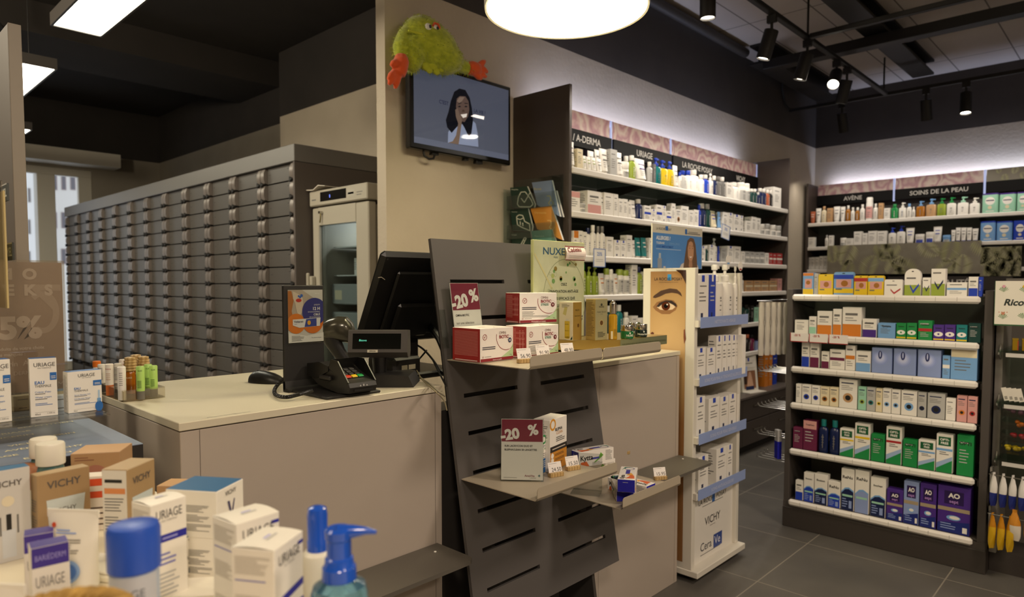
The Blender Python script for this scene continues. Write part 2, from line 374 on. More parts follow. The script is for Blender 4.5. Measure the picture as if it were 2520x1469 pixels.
# ================================================================== DRAWER CABINETS
cab_m = mat('625e5a', .38, .25); cab_d = mat('4e4a47', .5, .1); grip_m = mat('857b74', .35, .3)
CW, YD, CX1 = .44, 2.2, -3.957
df = MB(); df.box(-CW/2+.052, CW/2-.052, 0, .015, .003, .1065, cab_m, .002); df.box(-CW/2+.004, CW/2-.004, .012, .3, .003, .1065, cab_d)
df.frame((-CW/2, 0, 0), (1, 0, 0), (0, 0, 1)); df.rect(CW-.125, CW-.085, .078, .083, mat('3c3a38')); df.rect(.075, .10, .060, .064, mat('3c3a38'))
gp = MB()
gp.prism([(.012, .004), (-.018, .010), (-.028, .035), (-.027, .075), (-.015, .104), (.012, .106)], -.0225, .0225, grip_m, 'x')
tri = MB()
tri.prism([(-.016, -.017), (-.016, .015), (.018, -.001)], -.034, -.008, mat('K', .6), 'y')  # solid black wedge painting in the shadow of the grip opening
DF = DG = DT = None
for k in range(12):
    xc = CX1-CW/2-k*CW
    t = thing('drawer_cabinet', f'tall grey medicine drawer cabinet, {["nearest the fridge", "second from the fridge", "third from the fridge", "fourth from the fridge", "fifth from the fridge", "sixth from the fridge", "sixth from the window end", "fifth from the window end", "fourth from the window end", "third from the window end", "second from the window end", "at the window end"][k]}', 'drawer cabinet', (xc, YD, 0), 0, 'row of grey medicine drawer cabinets')
    b = MB(); b.box(-CW/2, -CW/2+.006, .0, .9, 0, 2.16, cab_d); b.box(CW/2-.006, CW/2, .0, .9, 0, 2.16, cab_d); b.box(-CW/2, CW/2, .31, .9, 0, 2.16, cab_d); b.box(-CW/2, CW/2, .01, .9, 0, .46, cab_d)
    b.build('body', t)
    for r in range(15):
        z = 2.0+.013-r*.1105+.04
        if DF is None:
            d = DF = df.build('drawer', t, (0, 0, z-.0)); h = DG = gp.build('handle', d, (-CW/2+.026, 0, 0)); h2 = DG.copy(); col.objects.link(h2); h2.parent = d; h2.location = (CW/2-.026, 0, 0)
            DT = [tri.build('notch_shadow', d, (-CW/2+.026, 0, .002), angle=20)]; q = DT[0].copy(); col.objects.link(q); q.parent = d; q.location = (CW/2-.026, 0, .002)
        else:
            d = DF.copy(); col.objects.link(d); d.parent = t; d.location = (0, 0, z)
            for s in (-1, 1):
                h = DG.copy(); col.objects.link(h); h.parent = d; h.location = (s*(CW/2-.026), 0, 0)
                q = DT[0].copy(); col.objects.link(q); q.parent = d; q.location = (s*(CW/2-.026), 0, .002)
m = MB(); m.box(CX1-12*CW, CX1+.02, YD-.03, YD+.93, 2.162, 2.27, mat('77736f', .4, .2), .003)
tag(m.build('cabinet_top_board'), 'long grey fascia board running along the top of the drawer cabinets', 'fascia board')
m = MB(); m.box(CX1+.001, CX1+.02, YD-.03, YD+.93, 0, 2.16, mat('5a514c', .5), .002)
tag(m.build('cabinet_end_panel'), 'tall brown end panel between the drawer cabinets and the fridge', 'panel')

# ================================================================== FRIDGE
FX0, FX1, FY, FZ = -3.915, -3.30, 2.28, 1.955
fr = thing('medicine_fridge', 'white glass-door medicine fridge between the drawer cabinets and the pillar', 'fridge', (FX0, FY, 0))
fw = FX1-FX0; wm = mat('b5ae9e', .35)
m = MB(); m.box(0, .04, .06, .62, .05, FZ-.11, wm); m.box(fw-.04, fw, .06, .62, .05, FZ-.11, wm); m.box(.04, fw-.04, .58, .62, .05, FZ-.11, wm); m.box(.04, fw-.04, .06, .58, .05, .12, wm); m.box(0, fw, .06, .62, FZ-.11, FZ-.1, wm)
m.build('body', fr)
m = MB(); dt = FZ-.085
m.box(.0, .07, 0, .055, .08, dt, wm, .006); m.box(fw-.13, fw-.0, 0, .055, .08, dt, wm, .006); m.box(.07, fw-.13, 0, .055, dt-.11, dt, wm); m.box(.07, fw-.13, 0, .055, .08, .2, wm)
door = m.build('door', fr)
m = MB(); m.box(.07, fw-.13, .02, .028, .2, dt-.11, clear('fridge_glass', 'dfe6e8', .12)); m.build('glass_pane', door)
m = MB(); m.box(-.017, .004, -.045, -.025, 1.0, 1.46, wm, .006); m.box(-.017, .03, -.03, 0, 1.38, 1.44, wm, .005); m.box(-.02, .03, -.03, 0, 1.02, 1.08, wm, .005); m.build('handle', door)
m = MB(); m.box(-.01, fw+.01, -.015, .62, FZ-.075, FZ+.02, wm, .006); cp = m.build('control_housing', fr)
m = MB(); m.frame((0, -.0155, 0), (1, 0, 0), (0, 0, 1)); m.rect(.12, .41, FZ-.052, FZ+.006, mat('K', .15)); m.text('8', .225, FZ-.035, .02, mat('6d86ff', .5, emit=1.2)); m.rect(.42, .50, FZ-.045, FZ-.005, mat('b9b3a6')); m.rect(.43, .49, FZ-.034, FZ-.022, mat('A')); m.rect(.52, .58, FZ-.03, FZ-.026, mat('A')); m.rect(.52, .57, FZ-.045, FZ-.041, mat('A')); m.rect(.02, .07, FZ-.04, FZ-.032, mat('A')); m.build('display', cp)
m = MB(); m.box(.105, .125, -.022, -.002, dt-.04, dt-.025, mat('b8b4a8', .25, 1)); m.tube([(.115, -.012, dt-.04), (.118, -.014, dt-.07), (.110, -.014, dt-.095)], .004, mat('8f8450', .3, 1), 6); m.build('key', fr)
shz = (1.62, 1.44, 1.29, 1.12, .95)
for z in shz[:2]:
    m = MB(); m.box(.05, fw-.05, .12, .56, z, z+.008, mat('d8d8d4', .3)); m.build('shelf', fr)
for z in (1.32-.06, 1.14-.06, .96-.06):
    m = MB(); m.box(.05, fw-.05, .10, .56, z, z+.13, mat('a9aba8', .4), .006); m.frame((0, .10, 0), (1, 0, 0), (0, 0, 1)); m.rect(.09, .17, z+.03, z+.09, mat('C')); m.build('drawer', fr)
i = 0
for x, w, z, h, c, d in ((.22, .16, 1.628, .11, 'e3e0d6', 'white shoebox-sized carton on the upper fridge shelf'), (.13, .035, 1.448, .11, 'W', 'thin white carton at left on the second fridge shelf'), (.19, .022, 1.448, .125, 'S', 'thin blue and white carton on the second fridge shelf'), (.24, .09, 1.448, .12, 'L', 'pale grey carton behind the green-striped one in the fridge'), (.36, .10, 1.448, .09, 'C', 'cream carton at right on the second fridge shelf')):
    m = MB(); m.box(x, x+w, .2+.02*i, .36, z, z+h, mat(c), .002); m.frame((x, .2+.02*i, z), (1, 0, 0), (0, 0, 1)); m.lines(w*.1, w*.8, h*.7, 4, h*.12, 'A'); o = m.build('medicine_carton', None, (FX0, FY, 0)); tag(o, d, 'carton', 'cartons inside the fridge'); i += 1
m = MB(); m.prism([(-.1, 0), (.06, -.012), (.12, .012), (.2, .002), (.2, .006), (.12, .018), (.06, -.006), (-.1, .006)], -.03, .25, mat('cfc6b8', .6), 'y'); tag(m.build('paper', None, (FX0, FY, FZ+.034)), 'loose crumpled paper lying on top of the fridge', 'paper')

# ================================================================== COUNTERS
XC, ZT = -1.572, 1.085
top_m = mat('d2cab4', .38); body_m = mat('b3a79b', .45)
def counter(name, label, x0, y0, y1):
    t = thing(name, label, 'counter', (0, 0, 0))
    m = MB(); m.box(x0, XC, y0, y1, ZT-.019, ZT, top_m, .0015); m.build('worktop', t)
    m = MB(); m.box(x0+.01, XC-.003, y0+.003, y1-.003, 0, ZT-.022, body_m, .0015)
    m.frame((XC-.003, 0, 0), (0, 1, 0), (0, 0, 1)); m.rect(y0+.045, y0+.0465, .0, ZT-.022, mat('6b625b')); m.rect(y1-.03, y1-.0285, 0, ZT-.022, mat('6b625b'))
    b = m.build('body', t)
    return t
c1 = counter('counter', 'greige sales counter holding the cash desk equipment, left of the slotted stand', -2.285, .576, 1.351)
m = MB(); m.frame((XC-.016, .645, ZT), (0, 1, 0), (-1, 0, 0)); m.text('pharmacien.bonfer@amavita.ch', 0, 0, .006, mat('K'), l=1, slant=.2)
m.build('edge_lettering', c1)
c2 = counter('counter', 'greige sales counter right of the slotted stand, beside the tall eye-photo display', -2.285, 2.12, 2.79)
shelf_m = mat('5f5a52', .5)
for n_, y0, y1, lab in (('bag_shelf', .60, 1.325, 'dark grey bag shelf on the front of the left counter'), ('bag_shelf', 2.16, 2.785, 'dark grey bag shelf on the front of the right counter')):
    m = MB(); pts = [(XC, y0), (XC+.17, y0), (XC+.172, y1-.02), (XC+.160, y1-.004), (XC+.14, y1), (XC, y1)]
    m.prism(pts, .588, .6, shelf_m, 'z'); o = m.build('bag_shelf'); tag(o, lab, 'shelf', 'bag shelves on the counter fronts')
    m = MB(); m.lathe([(.004, .6), (.004, .602), (.002, .6028)], mat('W'), 10, (XC+.05, y1-.05)); m.build('screw_cap', o)

# ================================================================== SLOTTED DISPLAY STAND
st = thing('display_stand', 'dark grey leaning display stand with slots between the two counters', 'display stand')
kz = sqrt(1+.174**2); vd = Vector((-.174, 0, 1))/kz; nd = Vector((1, 0, .174))/kz
def bx(z): return -1.637+(1.537-z)*.174
B0 = Vector((bx(.35), 1.36, .35))
TB = Matrix(((0, -nd.x, vd.x, B0.x), (1, -nd.y, vd.y, B0.y), (0, -nd.z, vd.z, B0.z), (0, 0, 0, 1)))
m = MB(); m.T = TB; bm_ = mat('5c5856', .5, .15)
LV = (1.537-.35)*kz; sl = [1.403, 1.285, 1.163, 1.046, .93, .81, .693, .576, .457]
prev = 0; th = .012
for z in sorted(sl):
    v = (z-.35)*kz; m.box(0, .74, 0, th, prev, v-.0065, bm_)
    for a, b in ((0, .06), (.305, .425), (.675, .74)): m.box(a, b, 0, th, v-.0065, v+.0065, bm_)
    prev = v+.0065
m.box(0, .74, 0, th, prev, LV, bm_, 0)
m.build('slotted_panel', st)
m = MB(); m.box(-1.72, -1.60, 1.356, 2.115, 0, 1.0, mat('3c3835', .5)); m.box(-1.60, -1.38, 1.38, 2.08, 0, .03, mat('3c3835', .5)); m.prism([(-1.62, .02), (-1.40, .02), (-1.45, .36), (-1.62, .9)], 1.50, 1.515, mat('3c3835'), 'y'); m.prism([(-1.62, .02), (-1.40, .02), (-1.45, .36), (-1.62, .9)], 1.95, 1.965, mat('3c3835'), 'y'); m.T = TB; m.box(.02, .72, .035, .04, .66, 1.14, mat('1c1a19', .6)); m.build('back_support', st)
tray_m = mat('bdb19c', .4, .2)
def bent_shelf(y0, y1, z, xf, lab, lip=.036, xb=None):
    m = MB(); xb = bx(z)+.0015 if xb is None else xb
    m.box(xb, xf, y0, y1, z-.0025, z, tray_m)
    r = .012; pr = []
    n = 6
    arc = [(xf+.0, z)]
    # lip: quarter bend then vertical plate with rounded top corners
    R = []
    for i in range(n+1):
        a = pi/2*i/n; R.append([(xf+.008*sin(a), y0, z+.008*(1-cos(a))), (xf+.008*sin(a), y1, z+.008*(1-cos(a)))])
    for i in range(n):
        a, b = R[i], R[i+1]; m.add([a[0], a[1], b[1], b[0]], [(0, 1, 2, 3)], tray_m)
        m.add([(a[0][0], y0, a[0][2]-.0025), (a[1][0], y1, a[1][2]-.0025), (b[1][0]+.002, y1, b[1][2]-.0), (b[0][0]+.002, y0, b[0][2]-.0)], [(3, 2, 1, 0)], tray_m)
    p = [(y0, z+.006), (y1, z+.006)]+[(y1-r+r*cos(pi/2*i/6), z+lip-r+r*sin(pi/2*i/6)) for i in range(7)]+[(y0+r-r*sin(pi/2*i/6), z+lip-r+r*cos(pi/2*i/6)) for i in range(7)]
    m.prism(p, xf+.006, xf+.0085, tray_m, 'x')
    return tag(m.build('metal_shelf', angle=50), lab, 'shelf', 'bent metal shelves hooked into the display stand')
SZ1, SZ2, SZ3, SZ4 = 1.163, .803, .68, 1.155
bent_shelf(1.368, 1.70, SZ1, -1.235, 'bent metal shelf carrying the red and white cartons and price tags')
bent_shelf(1.368, 1.745, SZ2, -1.208, 'bent metal shelf carrying the discount sign and orange carton')
bent_shelf(1.775, 2.135, SZ3, -1.205, 'lower right bent metal shelf carrying blue-ended ointment cartons')
bent_shelf(1.755, 2.10, SZ4, -1.27, 'bent metal shelf under the gold cosmetics tray')
m = MB(); m.T = TB; m.box(-.004, .022, -.002, -.001, .86, .98, clear()); tag(m.build('tape_strip'), 'strip of clear tape on the left edge of the leaning stand', 'tape')

# ================================================================== CEILING LIGHTS, TRACKS, DUCTS
def add_pendant(x, y, label):
    t = thing('pendant_lamp', label, 'lamp', (x, y, 2.4), 0)
    rim = mat('c9c2b4', .4)
    m = MB(); R = [(.292, .004), (.300, 0), (.302, .01), (.302, .12), (.298, .122), (.05, .125)]
    m.lathe(R, rim, 64, cap0=False); m.build('drum_shade', t)
    m = MB(); m.lathe([(0.001, .003), (.2925, .003), (.2925, .006)], mat('fff0c0', .5, emit=PEND), 64, cap0=False); m.build('diffuser', t)
    m = MB(); m.lathe([(.05, .12), (.05, .15), (.008, .16), (.004, 1.13)], mat('2a2826'), 12); m.build('suspension_rod', t)
PEND = 22.0
add_pendant(-1.60, 1.98, 'large round glowing drum lamp hanging above the right counter')
PANEL = 17.0
def panel(x0, x1, y0, y1, z, lab):
    t = thing('ceiling_light_panel', lab, 'ceiling light', ((x0+x1)/2, (y0+y1)/2, z), 0, 'glowing rectangular light panels of the back room')
    a, b = (x1-x0)/2, (y1-y0)/2; fm = mat('4d4946', .5)
    m = MB(); e = .012; m.box(-a, a, -b, -b+e, 0, .07, fm); m.box(-a, a, b-e, b, 0, .07, fm); m.box(-a, -a+e, -b+e, b-e, 0, .07, fm); m.box(a-e, a, -b+e, b-e, 0, .07, fm); m.box(-a+e, a-e, -b+e, b-e, .03, .07, fm)
    m.build('housing', t)
    m = MB(); m.box(-a+e, a-e, -b+e, b-e, .006, .02, mat('fff8e0', .5, emit=PANEL)); m.build('diffuser', t)
    m = MB()
    for sx in (-1, 1): m.tube([(sx*a*.8, 0, .07), (sx*a*.8, 0, ZC-z)], .0025, 'K', 6)
    m.build('suspension_wire', t)
panel(-4.42, -2.98, 1.00, 1.252, 2.8, 'large glowing rectangular light panel nearest the pillar')
panel(-6.75, -5.29, .98, 1.23, 2.8, 'middle glowing light panel cut by the dark upright board')
panel(-7.79, -7.54, .30, 1.54, 2.8, 'small far glowing light panel in front of the window')
m = MB(); p = hz(72, 135, 3.3); m.tube([(-5.6, 1.1, 2.87), (-5.62, 1.08, 3.0), (-5.9, 1.0, 3.25), (-6.0, 1.0, 3.3), (-6.0, 1.0, 3.54)], .006, 'K', 6); tag(m.build('lamp_cable'), 'thin black cable looping from the dark ceiling above the middle light panel', 'cable')

tk = mat('14110f', .55); ZT3 = 3.2
def bar(name, lab, cat_, x0, x1, y0, y1, z0, z1, grp=None):
    m = MB(); m.box(x0, x1, y0, y1, z0, z1, tk, .004); return tag(m.build(name), lab, cat_, grp)
bar('light_track', 'black lighting track running away above the wall shelving', 'light track', -1.95, -1.91, 3.6, 7.27, ZT3, ZT3+.035, 'black lighting tracks')
bar('light_track', 'black lighting track branching right from the long track nearest the camera', 'light track', -1.905, 1.6, 5.20, 5.245, ZT3, ZT3+.035, 'black lighting tracks')
bar('light_track', 'black lighting track crossing the far end of the shop', 'light track', -2.86, 1.6, 7.275, 7.315, ZT3, ZT3+.03, 'black lighting tracks')
m = MB(); m.tube([(-2.86, 7.1, ZT3+.35), (-2.87, 7.12, ZT3+.2), (-2.87, 7.2, ZT3+.08), (-2.85, 7.26, ZT3+.03), (-2.8, 7.295, ZT3+.02)], .011, tk, 8); tag(m.build('cable'), 'bent black cable dropping to the far lighting track in the corner', 'cable')
bar('cable_duct', 'thick black duct crossing the ceiling above the spotlights', 'duct', -2.60, 1.8, 6.0, 6.12, 3.30, 3.38)
m = MB()
for y in (3.5, 5.24, 7.2):
    m.tube([(-1.93, y, ZT3+.03), (-1.93, y, ZC)], .008, tk, 8)
tag(m.build('track_hanger'), 'thin black rods hanging the long lighting track from the ceiling', 'hanger', kind='stuff')
for lab, x0, x1, y0, y1, z0 in (('long black steel beam on the ceiling right of the track', -1.78, -1.60, 2.5, 7.6, 3.40), ('black steel beam on the ceiling near the shelving wall', -2.72, -2.52, 6.0, 7.7, 3.36), ('grey ceiling pipe close to the top of the shelving wall', -2.80, -2.70, 2.6, 6.0, 3.44)):
    m = MB()
    if 'pipe' in lab: m.tube([(-2.76, y0, 3.48), (-2.76, y1, 3.48)], .04, mat('38332f', .6), 14); tag(m.build('ceiling_pipe'), lab, 'pipe')
    else: m.box(x0, x1, y0, y1, z0, z0+.02, tk); m.box((x0+x1)/2-.02, (x0+x1)/2+.02, y0, y1, z0+.02, ZC-.02, tk); m.box(x0, x1, y0, y1, ZC-.02, ZC, tk); tag(m.build('ceiling_beam'), lab, 'beam')
def spot(px, py, z, lab, aim, lit=True, power=14, ln=.19, hang=(0, 0), on=1.0, Y=None):
    top = hz(px, py, z)
    if Y: top = hy(px, py, Y); top.z = z-.048
    elif z == ZT3 and px > 1800: top.x = -1.93; top.z = z-.048
    t = thing('track_spotlight', lab, 'spotlight', top, 0, 'black cylinder spotlights on the ceiling tracks')
    d = (Vector(aim)-top).normalized(); q = d.to_track_quat('-Z', 'Y').to_matrix().to_4x4()
    m = MB(); m.box(-.03, .03, -.015, .015, .0, .05, tk); m.lathe([(.01, -.05), (.01, .01)], tk, 8); m.build('adapter', t)
    m = MB(); m.T = Matrix.Translation((0, 0, -.05)) @ q
    m.lathe([(.045, 0), (.047, -.004), (.047, -ln), (.042, -ln), (.038, -ln+.03), (.001, -ln+.032)], tk, 24, cap1=False); m.build('cylinder', t)
    m = MB(); m.T = Matrix.Translation((0, 0, -.05)) @ q
    m.lathe([(.001, -ln+.012), (.040, -ln+.012), (.040, -ln+.02)], mat('fff2dc', .4, emit=22.0*on if lit else .0), 24, cap0=False); m.build('lens', t)
    if lit:
        pos = top + Vector((0, 0, -.05)) + d*(ln+.01)
        lamp('spot_beam', 'SPOT', pos, power*on, NEUT, pos+d, size=.04, spot=70, blend=.8)
spot(1900, 38, ZT3, 'black cylinder spotlight nearest the round lamp on the long track', (-2.5, 4.5, 1.2), power=30, on=.9)
spot(1985, 100, ZT3, 'second black cylinder spotlight along the long track, dimly lit', (-2.5, 5.2, 1.2), power=26, on=.35)
spot(2058, 150, ZT3, 'brightly glowing spotlight tilted toward the camera below the black duct', (-1.55, 3.4, .9), power=34)
spot(2098, 165, ZT3, 'spotlight directly behind the brightly glowing tilted one', (-2.5, 6.4, 1.2), power=26, on=.6)
spot(2072, 262, ZT3, 'unlit black spotlight leftmost on the far track', (-2.3, 8.1, 1.2), lit=False, Y=7.295)
spot(2279, 232, ZT3, 'unlit black spotlight in the middle of the far track', (-1.6, 8.1, .6), lit=False, Y=7.295)
spot(2378, 215, ZT3, 'glowing spotlight rightmost on the far track', (-1.2, 6.9, .8), power=28, Y=7.295)
# a lit spotlight on a curved duct near the round lamp
spot(1742, -26, 3.15, 'glowing recessed spotlight cut by the top edge beside the round lamp', (-2.0, 3.9, 0), power=20, ln=.12)
m = MB(); m.tube([(-2.7, 2.6, 3.42), (-2.62, 3.1, 3.36), (-2.45, 3.45, 3.34), (-2.2, 3.7, 3.38), (-1.9, 3.8, 3.45)], .05, mat('2e2a28', .7), 12)
for k in range(2): pass
tag(m.build('flexible_duct'), 'dark flexible duct curving along the ceiling right of the round lamp', 'duct')

# ================================================================== SHELVING
brown = mat('4a403a', .5); edge_m = mat('55504b', .4); rail_m = mat('e9e4dc', .28); glass = clear('shelf_glass', 'b7c4bc', .25)
led = mat('aebbe8', .4, emit=.5)
def front(XF, x):  # wall shelving is written in a frame whose u axis runs left to right along its front
    return x
def shelving(name, lab, origin, rz, width, depth, bays, shelves, top, header, signs, side_l=True, side_r=True, backz=None, band=None):
    t = thing(name, lab, 'shelving', origin, rz)
    if side_l: m = MB(); m.box(-.022, 0, 0, depth-.002, 0, top, brown, .001); m.build('side_panel', t)
    if side_r: m = MB(); m.box(width, width+.022, 0, depth-.002, 0, top, brown, .001); m.build('side_panel', t)
    m = MB(); m.box(0, width, depth-.02, depth-.003, 0, header[0], mat('3a332e', .6)); m.build('back_panel', t)
    for z in shelves:
        s = MB(); s.box(0.002, width-.002, .012, depth-.03, z-.010, z-.002, glass); so = s.build('shelf_board', t)
        r = MB(); r.box(.002, width-.002, -.004, .010, z-.034, z+.004, rail_m, .006)
        r.build('price_rail', so)
        for b in bays:
            k = MB(); k.prism([(.011, z-.035), (depth-.03, z-.10), (depth-.03, z-.012), (.011, z-.012)], max(b-.006, .003), min(b+.006, width-.003), mat('3b3632', .5), 'x'); k.build('bracket', so)
    hz0, hz1, hy0 = header
    hm = MB(); n = len(bays)-1
    for i in range(n):
        b0, b1 = bays[i], bays[i+1]
        h = MB(); h.box(b0+.012, b1-.012, hy0, hy0+.006, hz0+.001, hz1, ROSE() if not (band and band[i]) else FERN())
        if band and band[i]: h.frame((b0+.014, hy0-.0003, hz0+.003), (1, 0, 0), (0, 0, 1)); fronds(h, b1-b0-.03, hz1-hz0-.006, i, 9)
        h.build('header_picture', t)
        q = MB(); q.box(b0+.012, b1-.012, hy0-.02, hy0+.006, hz0-.11, hz0, mat('0b0908', .5, spec=.15), .002)
        q.frame((0, hy0-.0203, 0), (1, 0, 0), (0, 0, 1))
        for sx, s in signs[i]: q.text(s, sx, hz0-.075, .045, mat('cfcac2'), align='c', bold=.015)
        q.build('sign_band', t)
    for b in bays:
        q = MB(); q.box(max(b-.009, .002), min(b+.009, width-.002), hy0-.006, hy0+.004, hz0-.12, hz1, led); q.build('light_strip', t) if (b > .01 or not side_l) else None
    return t
# long wall shelving: origin at its left front corner, u axis = +Y
XS = -2.447
sw = shelving('wall_shelving', 'long dark wall shelving full of skincare products along the left wall of the shop', (XS, 3.083, 0), pi/2, 3.17, abs(XW-XS)-.004, [0, .805, 1.60, 3.17], [2.062, 1.81, 1.556, 1.32, 1.06, .815], 2.53, (2.385, 2.508, .30),
              [[(.40, 'DUCRA / A-DERMA')], [(1.205, 'URIAGE')], [(2.0, 'LA ROCHE POSAY'), (2.79, 'VICHY')]])
# header signs sit left of the bay in view
dr = MB(); dr.box(.003, 3.167, -.10, .40, .455, .475, mat('5d554f', .4), .002); dr.build('base_counter', sw)
for b in range(6):
    for k in range(2):
        q = MB(); u0, u1 = .006+b*.527, .006+.521+b*.527
        z0, z1 = (.27, .452) if k == 0 else (.07, .262)
        q.box(u0, u1, -.085, .38, z0, z1, mat('4c443f', .5), .003); d = q.build('drawer', sw)
        h = MB(); h.box(u0+.18, u0+.34, -.105, -.098, (z0+z1)/2+.02, (z0+z1)/2+.03, mat('b8b0a4', .25, 1), .002); h.box(u0+.19, u0+.2, -.10, -.084, (z0+z1)/2+.02, (z0+z1)/2+.03, mat('b8b0a4', .25, 1)); h.box(u0+.32, u0+.33, -.10, -.084, (z0+z1)/2+.02, (z0+z1)/2+.03, mat('b8b0a4', .25, 1)); h.build('handle', d)
q = MB(); q.box(.003, 3.167, -.04, .38, 0, .066, mat('1c1816', .6)); q.build('plinth', sw)
# back wall shelving
YS = 7.8
bs = shelving('wall_shelving', 'dark wall shelving with rose header pictures along the far wall', (-2.83, YS, 0), 0, 3.2, YB-YS-.004, [0, .795, 1.595, 2.395, 3.2], [2.055, 1.79, 1.54, 1.25, .95, .65, .35], 2.5, (2.385, 2.505, .265),
              [[(.39, 'AVÈNE')], [(1.205, 'SOINS DE LA PEAU')], [], []], band=[0, 0, 1, 1])
# fern pictures in front of the back shelving
for lab, a, b, z0, z1, dx in (('wide grey-green fern picture panel fixed to the far shelving', (2037, 597), (2412, 672), 1.487, 1.80, 0), ('small dark fern picture panel right of the wide one', (2414, 610), (2512, 680), 1.46, 1.735, 0)):
    p0, p1 = hy(*a, YS-.03), hy(*b, YS-.03)
    m = MB(); m.box(p0.x, p1.x, YS-.032, YS-.02, z0, z1, FERN()); m.box(p0.x, p1.x, YS-.02, YS-.005, z0, z1, mat('3a332e')); m.frame((p0.x, YS-.032, z0), (1, 0, 0), (0, 0, 1)); m.lift = .0006; fronds(m, p1.x-p0.x, z1-z0, 3, 13 if 'wide' in lab else 4); tag(m.build('picture_panel'), lab, 'picture panel')
m = MB(); m.box(-2.0, -.95, YS-.03, YS-.006, 1.33, 1.46, mat('2b2421', .4)); m.frame((0, YS-.0303, 0), (1, 0, 0), (0, 0, 1)); m.text('SOINS DE BEAUTÉ', -1.62, 1.37, .06, mat('cfcac2'), align='c', bold=.015); tag(m.build('sign_band'), 'dark sign band with pale capital letters below the fern picture', 'sign')
# dark frame and hinge in the corner between the two shelvings
m = MB(); m.box(XW+.001, XW+.03, 6.86, 6.93, 1.62, 2.02, mat('5a534c', .5)); m.lathe([(.012, 1.75), (.012, 1.9)], mat('7d776f', .3, .8), 12, (XW+.045, 6.895)); tag(m.build('wall_bracket'), 'small dark wall bracket with a metal hinge right of the long wall shelving', 'bracket')

# ================================================================== GONDOLA
YG = 3.865
gx0, gx1 = -1.505, -.541
gd = thing('gondola_shelf', 'freestanding dark grey gondola full of eye-care cartons on the tiled floor', 'gondola shelf', (0, 0, 0))
gm = mat('4b4541', .5); gi = mat('6a645d', .55)
m = MB(); m.box(gx0, gx0+.03, YG, YG+.36, .09, 1.362, gm, .002); m.build('side_panel', gd)
m = MB(); m.box(gx1-.035, gx1, YG, YG+.36, .09, 1.362, gm, .002); m.build('side_panel', gd)
m = MB(); m.box(gx0+.03, gx1-.035, YG+.34, YG+.36, .09, 1.34, gi); m.build('back_panel', gd)
m = MB(); m.box(gx0-.004, gx1+.004, YG-.004, YG+.37, 0, .115, mat('3b3531', .5), .003); m.box(gx0-.001, gx1+.001, YG-.002, YG+.36, .116, .15, gm); m.build('plinth', gd)
GZ = [1.334, 1.112, .928, .722, .459, .165]
for z in GZ:
    s = MB(); s.box(gx0+.031, gx1-.036, YG+.01, YG+.338, z-.012, z-.002, glass if z > .2 else gm); so = s.build('shelf_board', gd)
    r = MB(); r.box(gx0+.032, gx1-.05, YG-.022, YG+.008, z-.036, z+.0, rail_m, .010)
    for k in range(9): r.box(gx0+.10+k*.09, gx0+.102+k*.09, YG-.0225, YG-.018, z-.030, z-.006, mat('b9b3aa'))
    r.build('price_rail', so)
    for xx in (gx0+.031, gx1-.042):
        k = MB(); k.prism([(YG+.01, z-.04), (YG+.33, z-.09), (YG+.33, z-.013), (YG+.01, z-.013)], xx, xx+.006, mat('3b3632', .5), 'x'); k.build('bracket', so)
m = MB(); r = m
for k in range(3):
    a = gx0+.03+k*.103; m.box(a, a+.098, YG-.027, YG-.024, 1.068, 1.118, mat('efe9e4', .3)); m.frame((a, YG-.0272, 1.068), (1, 0, 0), (0, 0, 1)); m.rect(0, .098, 0, .004, 'R'); m.text('-20 %', .02, .032, .012, mat('R'), bold=.02); m.rect(0, .004, 0, .05, 'R')
tag(m.build('promo_strip'), 'white and red promotion strips clipped at left on the second gondola shelf', 'promotion strip', kind='stuff')

# ================================================================== TALL EYE-PHOTO DISPLAY (end tower)
TX0, TX1, TY0, TY1, TZ = -1.79, -1.515, 2.812, 3.30, 1.467
ww = mat('ddd8cc', .45); lil = mat('a7a6b4', .6)
tw = thing('display_tower', 'tall white display tower with an eye photo on its side, beyond the right counter', 'display tower', (0, 0, 0))
m = MB(); m.box(TX0, TX1, TY0, TY0+.03, .06, TZ, ww, .002); m.build('side_panel', tw)
m = MB(); m.box(TX0, TX1, TY1-.03, TY1, .06, TZ-.02, ww, .002); m.build('side_panel', tw)
m = MB(); m.box(TX0, TX0+.012, TY0+.03, TY1-.03, .06, TZ-.03, lil); m.box(TX0+.012, TX1-.03, TY0+.03, TY1-.03, .06, .39, ww); m.build('back_panel', tw)
m = MB(); m.box(TX0, TX1+.035, TY0-.005, TY1+.01, .03, .06, ww, .003)
m.build('base_plate', tw)
for x in (TX0+.04, TX1-.03):
    for y in (TY0+.05, TY1-.05):
        c = MB(); c.T = Matrix.Translation((x, y, .016)) @ Matrix.Rotation(pi/2, 4, 'Y'); c.lathe([(.015, -.008), (.016, 0), (.015, .008)], 'K', 16); c.build('castor', tw)

